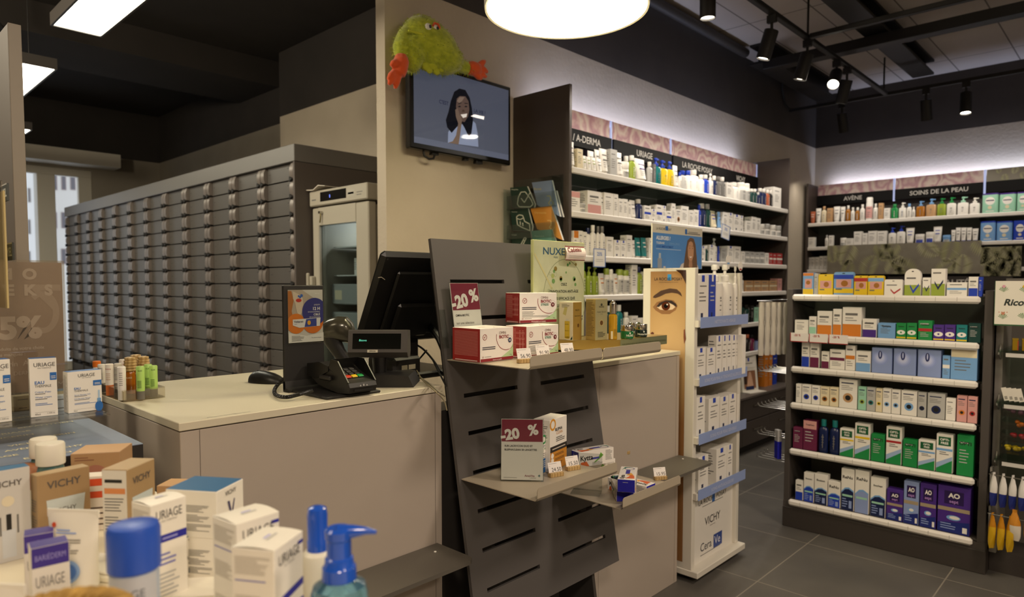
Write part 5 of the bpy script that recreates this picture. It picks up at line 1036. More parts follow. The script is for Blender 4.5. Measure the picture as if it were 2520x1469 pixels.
# green plush toy draped over the television
def wp(px, py, X=-2.77): return hx(px, py, X)
pm = nodemat('plush_green', lambda nt, N, L, b: (b.inputs['Sheen Weight'].__setattr__('default_value', .6), L.new(ramp(N, L, (lambda n: (n.inputs['Scale'].__setattr__('default_value', 14), n.outputs['Fac'])[1])(N.new('ShaderNodeTexNoise')), [(.3, '96a314'), (.7, 'bcc62c')]), b.inputs['Base Color']), b.inputs['Roughness'].__setattr__('default_value', .9)))
om = nodemat('plush_orange', lambda nt, N, L, b: (b.inputs['Sheen Weight'].__setattr__('default_value', .5), b.inputs['Base Color'].__setattr__('default_value', lin('e0551c')), b.inputs['Roughness'].__setattr__('default_value', .9)))
def ball(m, c, r, mt, n=18):
    R = []
    for i in range(1, n):
        a = pi*i/n; R.append([(c[0]+r[0]*sin(a)*cos(2*pi*k/n), c[1]+r[1]*sin(a)*sin(2*pi*k/n), c[2]-r[2]*cos(a)) for k in range(n)])
    m.rings(R, mt)
pl_o = wp(1060, 165)
pl = None; m = MB(); blobs = []
def addb(px, py, X, rx, ry, rz_): p = wp(px, py, X)-pl_o; blobs.append((p, (rx, ry, rz_))); ball(m, p, (rx, ry, rz_), pm)
addb(1062, 118, -2.76, .10, .165, .125); addb(1045, 86, -2.77, .085, .13, .09); addb(1038, 78, -2.78, .075, .10, .08); addb(1085, 140, -2.75, .09, .14, .09); addb(1012, 130, -2.76, .07, .07, .10)
def limb(pts, r):
    P = [wp(x, y, X)-pl_o for x, y, X in pts]
    for i in range(len(P)-1):
        for t in (0, .33, .66): blobs.append((P[i].lerp(P[i+1], t), (r, r, r)))
    m.tube(P, [r*.9]+[r]*(len(P)-2)+[r*.8], pm, 12)
limb([(1020, 60, -2.78), (996, 90, -2.77), (985, 118, -2.76), (988, 142, -2.75)], .042)
limb([(1100, 150, -2.75), (1128, 160, -2.75), (1150, 168, -2.75), (1162, 170, -2.74)], .036)
pl = m.build('plush_toy', None, pl_o)
rm = pl.modifiers.new('remesh', 'REMESH'); rm.mode = 'VOXEL'; rm.voxel_size = .009; rm.use_smooth_shade = True
sm_ = pl.modifiers.new('smooth', 'SMOOTH'); sm_.factor = .6; sm_.iterations = 8
tag(pl, 'shaggy yellow-green plush toy with orange hands draped upside down over the television', 'plush toy')
m = MB(); rr = random.Random(4)
for k in range(5200):
    p, r = blobs[rr.randrange(5)] if rr.random() < .72 else blobs[rr.randrange(5, len(blobs))]
    u, v = rr.uniform(-1, 1), rr.uniform(0, 2*pi); s = sqrt(1-u*u); n = Vector((s*cos(v), s*sin(v), u))
    c = p+Vector((n.x*r[0], n.y*r[1], n.z*r[2]))*.97
    if any(sum(((c[i]-q[i])/qr[i])**2 for i in range(3)) < .82 for q, qr in blobs): continue
    t = Vector((rr.uniform(-1, 1), rr.uniform(-1, 1), rr.uniform(-1, 1))).cross(n).normalized()*.0016; tip = c+n*rr.uniform(.008, .018)+Vector((rr.uniform(-.005, .005), rr.uniform(-.005, .005), -.004))
    m.add([c-t, c+t, tip], [(0, 1, 2)], pm)
f = m.build('fur', pl); f['kind'] = 'stuff'
def hand(name, palm, fingers, thumb):
    m = MB(); P = [wp(x, y, X)-pl_o for x, y, X in palm]
    m.tube(P, [.03, .040, .038, .030], om, 14)
    for q in fingers+[thumb]:
        Q = [wp(x, y, X)-pl_o for x, y, X in q]; m.tube(Q, [.016]+[.017]*(len(Q)-2)+[.009], om, 10)
    o = m.build(name, pl); rm = o.modifiers.new('remesh', 'REMESH'); rm.mode = 'VOXEL'; rm.voxel_size = .006; rm.use_smooth_shade = True
hand('hand', [(988, 138, -2.75), (987, 152, -2.745), (984, 172, -2.74), (982, 186, -2.74)], [[(975, 172, -2.74), (962, 186, -2.735), (955, 196, -2.735)], [(978, 180, -2.74), (964, 198, -2.735), (956, 208, -2.735)], [(982, 184, -2.74), (976, 204, -2.735), (972, 218, -2.735)]], [(978, 150, -2.74), (968, 156, -2.735), (962, 162, -2.735)])
hand('hand', [(1150, 168, -2.74), (1160, 168, -2.74), (1170, 170, -2.735), (1178, 172, -2.735)], [[(1176, 162, -2.735), (1188, 154, -2.735), (1194, 150, -2.735)], [(1180, 170, -2.735), (1192, 172, -2.73), (1200, 178, -2.73)], [(1176, 178, -2.735), (1188, 184, -2.73), (1197, 190, -2.73)]], [(1166, 178, -2.735), (1178, 190, -2.73), (1186, 194, -2.73)])
for x, y, c in ((1054, 66, 'e8e6dc'), (1072, 70, 'e8e6dc')):
    m = MB(); p = wp(x, y, -2.69)-pl_o; ball(m, p, (.012, .020, .018), mat(c, .2), 12); ball(m, p+Vector((.010, .004, 0)), (.006, .009, .009), mat('2a2a3a', .2), 10)
    if x > 1060: m.tube([p+Vector((.004, -.022, .005)), p+Vector((.006, -.012, .022)), p+Vector((.006, .012, .022)), p+Vector((.004, .024, .004))], .006, om, 8)
    m.build('eye', pl)
m = MB(); P = [wp(x, y, -2.70)-pl_o for x, y in ((1005, 75), (1030, 82), (1058, 90), (1085, 96), (1100, 97))]; m.tube(P, [.004, .007, .009, .007, .004], mat('c9cf3a', .9), 8); m.build('mouth', pl)
m = MB(); yl = mat('b9c030', .9)
for x, y, r in ((1048, 163, .022), (1066, 160, .026), (1085, 168, .02), (1056, 172, .018), (1074, 176, .018)): ball(m, wp(x, y, -2.72)-pl_o, (r*.6, r*1.2, r), yl, 10)
m.build('crest', pl)

# ================================================================== LEAFLET RACK ON THE SHELVING SIDE PANEL
YR = 3.045
p = hy(1258, 461, YR); x0, x1 = -2.86, hy(1386, 500, YR).x
rk_ = thing('leaflet_rack', 'clear acrylic wall rack with two columns of leaflets on the dark shelving end panel', 'leaflet rack', ((x0+x1)/2, YR, 1.30))
m = MB(); g = clear('rack_acrylic', 'e9eeee', .15); hw = (x1-x0)/2; m.box(-hw, hw, -.002, 0, 0, .72, g); m.box(-hw, -hw+.003, -.10, 0, 0, .66, g); m.box(hw-.003, hw, -.10, 0, 0, .70, g)
m.build('back_plate', rk_)
for k in range(4):
    m = MB(); z = .02+k*.175; m.box(-hw+.003, hw-.003, -.075, -.072, z-.01, z+.075, g); m.box(-hw+.003, hw-.003, -.072, -.004, z-.01, z-.007, g); m.build('pocket', rk_)
def leaflet(pts, c, lab, glyph=None, txt=None, Y=YR-.05, tc='d9dccf'):
    m = MB(); Q = [hy(x/2.3685+900, y/2.3685, Y) for x, y in pts]; o = Q[-1]
    for (dy, cc) in ((0, c), (.0012, 'e3e2dc')):
        vs = [(q.x-o.x, dy, q.z-o.z) for q in Q]+[(q.x-o.x, dy+.0011 if not dy else dy+.012, q.z-o.z) for q in Q]; n = len(Q)
        m.add(vs, [tuple(reversed(range(n))), tuple(range(n, 2*n))]+[(i, (i+1) % n, (i+1) % n+n, i+n) for i in range(n)], mat(cc, .4))
    m.fr = lambda a, b, l: (hy(a/2.3685+900, b/2.3685, Y)-o)+Vector((0, -l*.0004, 0))
    mt = mat(tc, .4)
    if glyph:
        for s in glyph:
            for i in range(len(s)-1):
                (ax, ay), (bx_, by) = s[i], s[i+1]; dx, dy = bx_-ax, by-ay; L_ = max(1e-6, sqrt(dx*dx+dy*dy)); nx, ny = -dy/L_*3, dx/L_*3
                m.poly([(ax+nx, ay+ny), (bx_+nx, by+ny), (bx_-nx, by-ny), (ax-nx, ay-ny)], mt, 1)
    if txt:
        tx, ty, t, sz = txt; fr0 = m.fr; m.fr = lambda a, b, l: fr0(a, -b, l); m.text(t, tx, -ty, sz, mt, l=1, bold=.01)
    return put(m, 'leaflet', lab, 'leaflet', o, 0, 'leaflets in the acrylic rack')
gr = '14392f'
leaflet([(842, 1094), (940, 1086), (985, 1190), (980, 1212), (856, 1212)], gr, 'dark green leaflet with a tick in a triangle, top left in the rack', [[(905, 1120), (890, 1150), (884, 1190), (895, 1205), (960, 1206), (975, 1190), (965, 1165), (930, 1118), (905, 1120)], [(905, 1155), (925, 1180), (960, 1120)]], (850, 1108, 'Nospilex', 8))
leaflet([(842, 1224), (945, 1214), (970, 1320), (966, 1345), (856, 1345)], gr, 'dark green leaflet with a bandage roll, middle left in the rack', [[(880, 1262), (895, 1252), (915, 1256), (920, 1270), (900, 1280), (880, 1272), (880, 1262)], [(880, 1270), (885, 1310), (910, 1325), (958, 1345)], [(920, 1268), (926, 1290), (955, 1305), (958, 1345)], [(900, 1290), (902, 1312)], [(915, 1298), (917, 1318)]], (850, 1238, 'Vaccins', 8))
leaflet([(846, 1358), (960, 1348), (970, 1470), (856, 1470)], gr, 'dark green leaflet with a syringe, bottom left in the rack', [[(905, 1425), (925, 1385), (935, 1390), (915, 1430), (905, 1425)], [(920, 1400), (930, 1405)], [(928, 1384), (938, 1390)]], (850, 1372, 'Grippe', 8))
leaflet([(968, 1064), (1084, 1050), (1132, 1262), (1000, 1196)], '7d8fb0', 'lilac blue leaflet leaning at top right in the rack', [[(1055, 1142), (1075, 1142), (1080, 1165), (1065, 1185), (1080, 1200), (1095, 1185), (1085, 1168)]], (978, 1108, 'Acné', 16), YR-.055, 'b5ad7c')
leaflet([(960, 1216), (1082, 1200), (1148, 1400), (998, 1334)], 'c8862c', 'orange leaflet leaning in the middle right of the rack', [[(1058, 1285), (1078, 1285), (1083, 1308), (1070, 1325), (1090, 1340), (1100, 1322)]], (985, 1245, 'Dermatite', 12), YR-.06, 'd9b168')
leaflet([(964, 1346), (1086, 1336), (1125, 1470), (985, 1470)], '5f9488', 'teal leaflet leaning at bottom right in the rack', None, (985, 1382, 'Psoriasis', 12), YR-.065, '9fbfae')
leaflet([(1085, 1110), (1110, 1110), (1150, 1265), (1130, 1262)], '7a7f8c', 'grey-blue leaflet edge at the far right of the rack', None, None, YR-.03)

# ================================================================== TOWER PRINTS
def pxprint(axis, plane, sgn): 
    m = MB()
    if axis == 'y': m.fr = lambda a, b, l: hy(a, b, plane+sgn*l*.0004)
    else: m.fr = lambda a, b, l: hx(a, b, plane+sgn*l*.0004)
    return m
Yp = TY0-.001
def skin_fn(nt, N, L, b):
    t = N.new('ShaderNodeTexCoord'); g = N.new('ShaderNodeTexGradient'); g.gradient_type = 'SPHERICAL'; mp = N.new('ShaderNodeMapping'); mp.inputs['Location'].default_value = (1.645*3.2, 0, -1.12*2.6); mp.inputs['Scale'].default_value = (3.2, 0, 2.6); L.new(t.outputs['Object'], mp.inputs[0]); L.new(mp.outputs[0], g.inputs[0])
    L.new(ramp(N, L, g.outputs['Fac'], [(0, '94693e'), (.35, 'b48f5c'), (.8, 'cfac7a')]), b.inputs['Base Color']); b.inputs['Roughness'].default_value = .3
m = pxprint('y', Yp, -1)
C2 = lambda pts: [(x/4.08+1560, y/4.08+540) for x, y in pts]
x0, x1 = hy(1601, 700, Yp).x, hy(1688, 700, Yp).x
m.add([(x0, Yp-.0004, .09), (x1, Yp-.0004, .09), (x1, Yp-.0004, 1.452), (x0, Yp-.0004, 1.452)], [(0, 1, 2, 3)], nodemat('skin_print', skin_fn))
m.poly(C2([(420, 506), (523, 508), (523, 650), (500, 600), (470, 545)]), mat('3a2114', .35), 2)
m.poly(C2([(190, 785), (200, 765), (270, 715), (360, 692), (430, 700), (470, 735), (485, 775), (440, 745), (380, 735), (320, 745), (260, 775), (215, 790)]), mat('4a2f1c', .4), 2)
m.poly(C2([(225, 875), (260, 835), (320, 812), (380, 815), (425, 850), (430, 880), (400, 860), (350, 835), (290, 845), (250, 880)]), mat('2a170d', .4), 4)
m.poly(C2([(190, 880), (230, 830), (320, 800), (400, 812), (440, 865), (420, 910), (360, 950), (280, 950), (220, 915)]), mat('94693f', .4), 2)
m.poly(C2([(232, 880), (265, 845), (330, 828), (385, 845), (415, 880), (385, 905), (320, 912), (262, 905)]), mat('e6cdb0', .3), 3)
a, b = C2([(320, 870)])[0]; m.disc(a, b, 10.5, mat('5a2a14', .2), 5, 28); m.disc(a, b, 5, mat('0c0706', .2), 6, 20); m.disc(a+3.5, b-4, 2, mat('efe6dc', .2), 7, 12)
for k in range(9): a = 250+k*20; m.poly(C2([(a, 845-abs(k-5)*-2), (a+5, 843), (a+10+(k-3)*3, 818+abs(k-4)*2)]), mat('1c0e08', .4), 5)
m.poly(C2([(168, 1140), (185, 1128), (203, 1140), (200, 1150), (180, 1162), (168, 1160)]), mat('5a2614', .4), 3)
m.poly(C2([(500, 1110), (512, 1100), (522, 1200), (505, 1250), (498, 1180)]), mat('7a3f22', .4), 3)
fr0 = m.fr; m.fr = lambda a, b, l: fr0(a, -b, l)
a, b = C2([(205, 612)])[0]; m.text('LA ROCHE POSAY', a, -b, 7.6, mat('2a2320'), l=6, wmax=69); a, b = C2([(250, 634)])[0]; m.text('LABORATOIRE DERMATOLOGIQUE', a, -b, 2.2, mat('5a4632'), l=6, wmax=50); a, b = C2([(338, 612)])[0]; m.rect(a, a+9, -b, -b+15, mat('2f8fd0', .4), 5)
m.build('eye_photo', tw)
# logos at the foot of the tower front
m = MB(); m.frame((TX1-.0195, TY0+.03, 0), (0, 1, 0), (0, 0, 1)); W_ = TY1-TY0-.06
m.text('LA ROCHE POSAY', W_*.5, .335, .026, mat('3a3834'), l=1, align='c', wmax=W_*.72); m.rect(W_*.48, W_*.545, .325, .375, mat('2f62a8', .4), 2); m.rect(W_*.25, W_*.75, .322, .325, 'A', 1)
m.text('VICHY', W_*.5, .225, .040, mat('3a3834'), l=1, align='c', wmax=W_*.5, bold=.005); m.text('LABORATOIRES', W_*.5, .21, .006, mat('8a857c'), l=1, align='c')
m.text('Cera', W_*.22, .105, .042, mat('2f3440'), l=1, wmax=W_*.33); m.rect(W_*.53, W_*.74, .088, .155, mat('2b4590', .4), 1); m.text('Ve', W_*.55, .105, .042, mat('e6e8f0'), l=2, wmax=W_*.17); m.rect(W_*.22, W_*.7, .085, .088, 'A', 1)
fp = MB(); fp.box(TX1-.022, TX1-.02, TY0+.03, TY1-.03, .06, .40, mat('e6e2da', .4)); fpo = fp.build('front_plate', tw); m.build('logos', fpo)
# header poster on the tower
XP = -1.66
y0, y1 = hx(1605, 600, XP).y, hx(1728, 600, XP).y; z0, z1 = TZ-.0, 1.668
m = MB(); w, h = y1-y0, z1-z0; m.box(-.006, 0, 0, w, 0, h, mat('c9c4b4', .4)); m.frame((.0, 0, 0), (0, 1, 0), (0, 0, 1)); h_ = h
m.rect(.004, w-.004, .0, h*.80, mat('4f86c6', .35), 1)
m.text('LA ROCHE POSAY', w*.07, h*.87, h*.06, mat('3a3834'), l=2, wmax=w*.36); m.rect(w*.24, w*.29, h*.87, h*.97, mat('2c66b0'), 3); m.rect(w*.63, w*.67, h*.83, h*.95, mat('2c66b0'), 3); m.rect(w*.68, w*.95, h*.84, h*.86, 'A', 3); m.rect(w*.7, w*.9, h*.88, h*.895, 'A', 3)
m.text('ALLERGIES ?', w*.07, h*.65, h*.085, mat('dfe2e2'), l=2, bold=.03, wmax=w*.5); m.text('TOLERIANE', w*.07, h*.55, h*.05, mat('c9d4e0'), l=2, bold=.03, wmax=w*.24); m.text('DERMALLERGO', w*.32, h*.55, h*.05, mat('7ba3d0'), l=2, wmax=w*.24); m.text('APAISE IMMÉDIATEMENT', w*.07, h*.47, h*.05, mat('2658a8'), l=2, bold=.02, wmax=w*.44)
m.rect(w*.07, w*.55, h*.43, h*.44, mat('b8c8dc'), 2)
m.poly([(w*.52, 0), (w*.56, h*.1), (w*.64, h*.16), (w*.82, h*.16), (w*.9, h*.1), (w*.93, 0)], mat('c9c0b8', .5), 2)
m.poly([(w*.6, 0), (w*.62, h*.2), (w*.655, h*.5), (w*.68, h*.68), (w*.74, h*.76), (w*.81, h*.74), (w*.85, h*.6), (w*.88, h*.3), (w*.9, 0)], mat('6a4c34', .5), 3)
m.poly([(w*.69, h*.3), (w*.685, h*.5), (w*.71, h*.64), (w*.75, h*.67), (w*.79, h*.64), (w*.815, h*.5), (w*.81, h*.32), (w*.78, h*.2), (w*.72, h*.2)], mat('b98c6a', .5), 4)
for u in (.715, .775): m.poly([(w*u, h*.5), (w*(u+.012), h*.51), (w*(u+.024), h*.5), (w*(u+.012), h*.49)], mat('2a1c14'), 5); m.rect(w*(u-.005), w*(u+.028), h*.55, h*.56, mat('5a3a24'), 5)
m.poly([(w*.72, h*.31), (w*.745, h*.29), (w*.775, h*.31), (w*.765, h*.27), (w*.735, h*.265)], mat('e9e2dc'), 5)
m.poly([(w*.72, h*.2), (w*.78, h*.2), (w*.79, h*.06), (w*.75, 0), (w*.71, h*.06)], mat('a87c5c'), 4)
m.rect(w*.10, w*.18, 0, h*.22, mat('8a97a8'), 2); m.rect(w*.12, w*.16, h*.22, h*.34, mat('a8b4c0'), 2); m.rect(w*.21, w*.25, 0, h*.04, mat('c9c4c0'), 2)
put(m, 'header_poster', 'blue ALLERGIES poster with a long-haired woman standing on top of the tall tower', 'poster', (XP, y0, z0+.0005), 0)
# discount cards hanging on the long wall
for px0, py0, px1, py1, lab, s in ((1459, 611, 1489, 658, 'white card reading 25% hanging from the third shelf of the long wall', 1), (1776, 553, 1796, 590, 'tilted white card hanging from the second shelf of the long wall', 0)):
    a, b = hx(px0, py0, XS+.02), hx(px1, py1, XS+.02); w, h = b.y-a.y, a.z-b.z
    m = MB(); m.box(-w/2, w/2, -.0008, .0008, -h, 0, mat('eeece8', .4)); m.frame((-w/2, -.0008, -h), (1, 0, 0), (0, 0, 1)); bl = mat('5c7fc4')
    for r_ in ((0, w, 0, h*.04), (0, w, h*.96, h), (0, w*.06, 0, h), (w*.94, w, 0, h)): m.rect(*r_, bl, 1)
    m.text('25%', w*.5, h*.62, h*.2, bl, l=1, align='c', bold=.02, wmax=w*.8); m.rect(w*.2, w*.8, h*.4, h*.43, 'L', 1); m.rect(w*.2, w*.8, h*.3, h*.33, 'L', 1)
    put(m, 'discount_card', lab, 'card', ((a.x+.003), (a.y+b.y)/2, a.z), pi/2, 'discount cards hanging on the long wall', (0, radians(0 if s else 9), pi/2))
# small hanging wobblers near the tower
for px, py, c, lab in ((1792, 640, 'W', 'round white wobbler tag above the tower pumps'), (1822, 655, 'R', 'round white and red wobbler tag at right above the tower')):
    p = hx(px, py, TX1+.01); m = MB(); m.T = Matrix.Rotation(pi/2, 4, 'Y'); m.lathe([(.0, 0), (.024, 0), (.024, .001), (.0, .001)], 'W', 20); m.T = None; m.frame((.0015, -.012, -.02), (0, 1, 0), (0, 0, 1)); m.rect(0, .024, 0, .008, 'R' if c == 'R' else 'S', 1); m.tube([(0, 0, -.022), (-.005, 0, -.05), (-.015, 0, -.075)], .0008, clear(), 5)
    put(m, 'wobbler_tag', lab, 'tag', p, 0, 'wobbler tags over the tower')
# white leaflet stand on the drawer counter
q = hx(1862, 950, XS+.05); m = MB(); w = .22
m.box(-w/2, w/2, -.10, .10, 0, .006, ww); m.prism([(-.02, .006), (.09, .006), (.02, .30), (.01, .30)], -w/2, -w/2+.005, ww, 'x')
m.add([(-w/2, -.02, .006), (w/2, -.02, .006), (w/2, .012, .30), (-w/2, .012, .30)], [(0, 1, 2, 3)], ww); m.frame((-w/2, -.021, .006), (1, 0, 0), (0, .107, .994)); m.rect(.03, w-.03, .02, .17, mat('8a5f44', .4), 1); m.poly([(.06, .02), (.10, .16), (.13, .16), (.16, .02)], mat('c9a084'), 2); m.rect(.05, .16, .01, .04, 'N', 3); m.rect(.03, .07, .06, .16, mat('3a241a'), 2); m.rect(.02, w-.02, .20, .28, 'W', 1); m.rect(w*.45, w*.55, .25, .28, 'B', 2); m.rect(.06, w-.06, .23, .236, 'A', 2)
put(m, 'leaflet_stand', 'white leaflet stand with portrait picture on the drawer counter behind the tower', 'leaflet stand', (XS-.02, q.y, .476), pi/2-.2)

# ================================================================== GONDOLA END HOOKS AND BLISTERS
hk = mat('c9c9c6', .15, 1)
for i, (z, n) in enumerate(((.875, 6), (.665, 6), (.50, 3), (.36, 4))):
    m = MB()
    for k in range(n):
        y = YG+.03+k*.05; m.tube([(0, y, 0), (-.16, y, .004), (-.17, y, .014)], .0028, hk, 8); m.box(-.172, -.170, y-.012, y+.012, .0, .03, clear('hook_tag', 'f6f6f6', .3)); ball(m, (-.17, y, .016), (.005, .005, .005), hk, 8)
    m.box(-.004, 0, YG+.02, YG+.03+(n-1)*.05+.01, -.008, .008, hk)
    put(m, 'hook_rail', f'chrome rail of display hooks on the gondola end, {["topmost", "second", "third", "lowest"][i]} of four', 'hook rail', (gx0-.001, 0, z), 0, 'hook rails on the gondola end')
m = MB(); m.tube([(-.015, 3.70, hx(1895, 741, -1.6).z+.004), (-.105, 3.70, hx(1895, 741, -1.6).z+.004)], .0025, hk); m.tube([(-.09, 3.70, hx(1895, 741, -1.6).z+.006), (-.09, 4.02, hx(1895, 741, -1.6).z+.006)], .0025, hk); m.tube([(0, 4.0, hx(1895, 741, -1.6).z+.006), (-.10, 4.0, hx(1895, 741, -1.6).z+.006)], .0025, hk)
put(m, 'hook_rail', 'thin chrome rail holding the silvery blister packs at the gondola end', 'hook rail', (gx0-.001, 0, 0), 0, 'hook rails on the gondola end')
for i in range(5):
    p = hx(1884+i*11, 742, -1.62); m = MB(); R = []
    for k in range(9): z = -k*.038; ww_ = .009+.006*abs(sin(k*1.1)); R.append([(ww_*cos(a)*.55, ww_*sin(a), z) for a in [2*pi*j/10 for j in range(10)]])
    m.rings(R, mat('cfc9bd', .3, .15)); m.box(-.001, .001, -.016, .016, -.30, .0, mat('9a948a', .4)); m.frame((.002, -.02, -.04), (0, 1, 0), (0, 0, 1)); m.rect(.008, .03, .0, .02, 'B' if i % 2 else 'N', 1)
    put(m, 'toothbrush_pack', f'slim silvery blister pack hanging on the gondola end, {["leftmost", "second from left", "middle one", "second from right", "rightmost"][i]} of five', 'blister pack', (-1.60+.012*i, 3.74+.055*i, p.z), -.9, 'silvery blister packs on the gondola end')
put((lambda m: (m.box(-.02, .02, -.012, .012, 0, .17, mat('c4c2c0', .4), .002), m.box(-.0205, .0205, -.0125, .0125, 0, .105, mat('2427b0', .4), .002), m)[-1])(MB()), 'lens_case_pack', 'white and blue pack hanging on the third hook rail of the gondola end', 'pack', hx(1914, 1128, -1.56), -.7)

# ================================================================== RIGHT-HAND UNIT WITH SWEETS
RX0 = -.535; gu = mat('8b8781', .45, .3)
ru = thing('sweets_shelf', 'grey shelf unit with glass shelves of sweets cut by the right edge', 'shelf unit', (RX0, YG, 0))
m = MB(); m.box(0, .9, .30, .32, .1, 1.42, mat('5f5a54', .5)); m.build('back_panel', ru)
m = MB(); m.box(0, .03, .05, .32, .1, 1.34, gu, .002); m.build('side_panel', ru)
m = MB(); m.box(-.0, .9, .08, .33, 0, .10, mat('3b3531', .5)); m.build('plinth', ru)
for z in (1.085, .845, .575):
    s = MB(); s.box(.02, .9, -.02, .29, z-.009, z, clear('green_glass', 'cfe0d6', .2)); so = s.build('shelf_board', ru)
    k = MB(); k.prism([(-.01, z-.012), (-.01, z-.022), (.05, z-.05), (.12, z-.10), (.29, z-.13), (.29, z+.07), (.10, z+.045), (.045, z+.02), (.03, z-.008)], .018, .024, gu, 'x'); k.box(.05, .20, -.024, -.02, z-.03, z-.012, mat('c9c6c0', .4)); k.build('bracket', so)
a = hy(2447, 797, YG-.03); w, h = .26, .20
m = MB(); m.box(0, w, -.004, 0, 0, h, mat('e6e2d4', .4)); m.box(-.002, 0, -.005, .001, -.004, h, mat('2b5a34')); m.box(-.002, w, -.005, .001, -.006, 0, mat('2b5a34')); m.frame((0, -.004, 0), (1, 0, 0), (0, 0, 1)); dk = mat('1f2a24')
m.text('Ricola', .034, .088, .030, dk, l=1, bold=.035, slant=.25)
for cx, cy, c, fl in ((.032, .165, 'd9a0b0', 0), (.108, .165, 'd9b01e', 1), (.032, .04, 'c9886a', 2), (.105, .045, '5f9a4a', 3)):
    for k in range(7): g_ = radians(20+k*23); m.poly([(cx, cy-.016), (cx+cos(g_)*.018-.002, cy-.01+sin(g_)*.018), (cx+cos(g_)*.020+.002, cy-.008+sin(g_)*.018)], mat('3f7a34'), 1)
    if fl < 3: m.disc(cx, cy+.010, .007, mat(c), 2, 12)
    if fl == 2:
        for k in range(4): m.disc(cx-.015+k*.01, cy+.016, .0025, mat(c), 2, 8)
put(m, 'brand_sign', 'square white Ricola herb sign above the sweets shelves at the right edge', 'sign', (a.x, YG-.03, a.z), 0)
for i in range(4):
    m = MB(); m.box(-.011, .011, -.025, .025, 0, .052, mat('a5861e', .25, .5), .002); m.box(.008, .0115, -.0253, .0253, .002, .045, mat('a2391c', .3)); m.box(-.012, .012, -.026, .026, .05, .056, mat('b99a2c', .25, .6), .001)
    put(m, 'candy_tin', f'small golden sweets tin on the upper glass shelf, {["leftmost", "second", "third", "fourth"][i]} from left', 'tin', (-.455+i*.036, YG+.01, 1.086), .15, 'golden sweets tins on the glass shelf')
for i in range(4):
    m = MB(); m.box(-.010, .010, -.004, .004, 0, .062, mat('d9d4c8', .4), .001); m.frame((-.010, -.004, 0), (1, 0, 0), (0, 0, 1)); 
    for k in range(5): m.rect(.005, .016, .008+.003*k, .0095+.003*k, 'K', 1)
    o = put(m, 'sachet_box', f'slanted white carton with barcode on the second glass shelf, {["leftmost", "second", "third", "fourth"][i]} from left', 'carton', (-.478+i*.019, YG+.005, .848), 0, 'slanted white cartons on the glass shelf', (0, radians(-14), 0))
m = MB(); m.box(-.012, .012, -.015, .015, 0, .055, mat('3a3f9a', .4), .001); m.frame((-.012, -.015, 0), (1, 0, 0), (0, 0, 1)); m.rect(.003, .02, .003, .022, 'W', 1); put(m, 'sachet_box', 'blue and white carton right of the slanted white cartons', 'carton', (-.386, YG+.005, .846), 0)
bins = (('6a3a5a', 'dark violet', .805), ('e07a14', 'orange', .745), ('b02a32', 'red', .690), ('d9c21e', 'yellow', .632))
for c, nm, z in bins:
    m = MB(); g = clear('bin_acrylic', 'e6e6e4', .25); m.box(0, .30, 0, .12, z-.024, z-.022, g); m.box(0, .002, 0, .12, z-.022, z+.020, g); m.box(0, .30, 0, .002, z-.022, z+.010, g)
    put(m, 'candy_bin', f'clear acrylic bin holding {nm} wrapped sweets at the right edge', 'bin', (-.488, YG-.045, 0), 0, 'acrylic sweets bins')
    m = MB(); r_ = random.Random(int(z*1000))
    for k in range(26):
        x, y = r_.uniform(.015, .28), r_.uniform(.012, .10); ball(m, (x, y, z-.012+r_.uniform(0, .012)), (.011, .010, .010), mat(c, .25), 8)
    tag(m.build('wrapped_sweets', None, (-.488, YG-.045, .002)), f'{nm} wrapped sweets heaped in an acrylic bin', 'sweets', kind='stuff')
def bag(x, z, h, w, c1, c2, name, lab, grp, tw_=0.0, split=.3):
    m = MB(); R = []; n = 12; ms = []
    for k in range(10):
        t = k/9; ww_ = w*(.35+.65*sin(min(1, t*1.8)*pi/2))*(1 if t < .85 else 1-.25*(t-.85)/.15); th_ = .002+.014*sin(t*pi); R.append([(ww_/2*cos(a), th_*sin(a)+.002*sin(7*t+a*3), -h*t) for a in [2*pi*j/n for j in range(n)]]); ms.append(mat(c1 if t < split else c2, .28))
    m.rings(R, c1, ms=ms[:-1]); m.box(-w*.18, w*.18, -.001, .001, -.004, .014, mat(c1, .3))
    put(m, name, lab, 'bag', (x, YG-.06, z), tw_, grp)
m = MB()
for z, x1 in ((.505, .0), (.318, .0)):
    m = MB(); m.tube([(0, 0, 0), (.34, 0, -.004)], .003, hk, 8); m.tube([(.0, .0, 0), (.0, .12, .004)], .003, hk, 8); m.box(-.006, .002, .05, .12, -.08, .02, gu)
    put(m, 'hanging_rail', f'chrome rail carrying the {"blue" if z > .4 else "yellow"} sweets bags at the right edge', 'rail', (-.525, YG-.06, z), 0)
for i in range(5): bag(-.508+.036*i, .503, .145, .034, 'd9d6d2', '24307a', 'sweets_bag', f'white and blue sweets bag hanging from the upper rail, {["leftmost", "second from left", "middle", "second from right", "rightmost"][i]}', 'blue sweets bags on the upper rail', .9, .45)
for i in range(3): bag(-.508+.034*i, .312, .155, .034, 'b87a10', 'c9a01a', 'sweets_bag', f'yellow sweets bag hanging from the lower rail, {["leftmost", "middle", "third from left"][i]}', 'yellow sweets bags on the lower rail', .9, .3)
bag(-.425, .345, .13, .05, 'c8862c', 'd9d0c0', 'sweets_bag', 'orange and white sweets bag hanging right of the three yellow bags', 'yellow sweets bags on the lower rail', 0, .35)
bag(-.375, .345, .115, .034, 'c9a01a', 'b8860e', 'sweets_bag', 'yellow sweets bag at the frame edge, rightmost on the lower rail', 'yellow sweets bags on the lower rail', .9, .3)

# ================================================================== EQUIPMENT ON THE LEFT COUNTER
blk = mat('161514', .35); blk2 = mat('23211f', .45); gry = mat('4a4642', .45); mblk = mat('1d1b1a', .6)
ZC1 = ZT+.0005
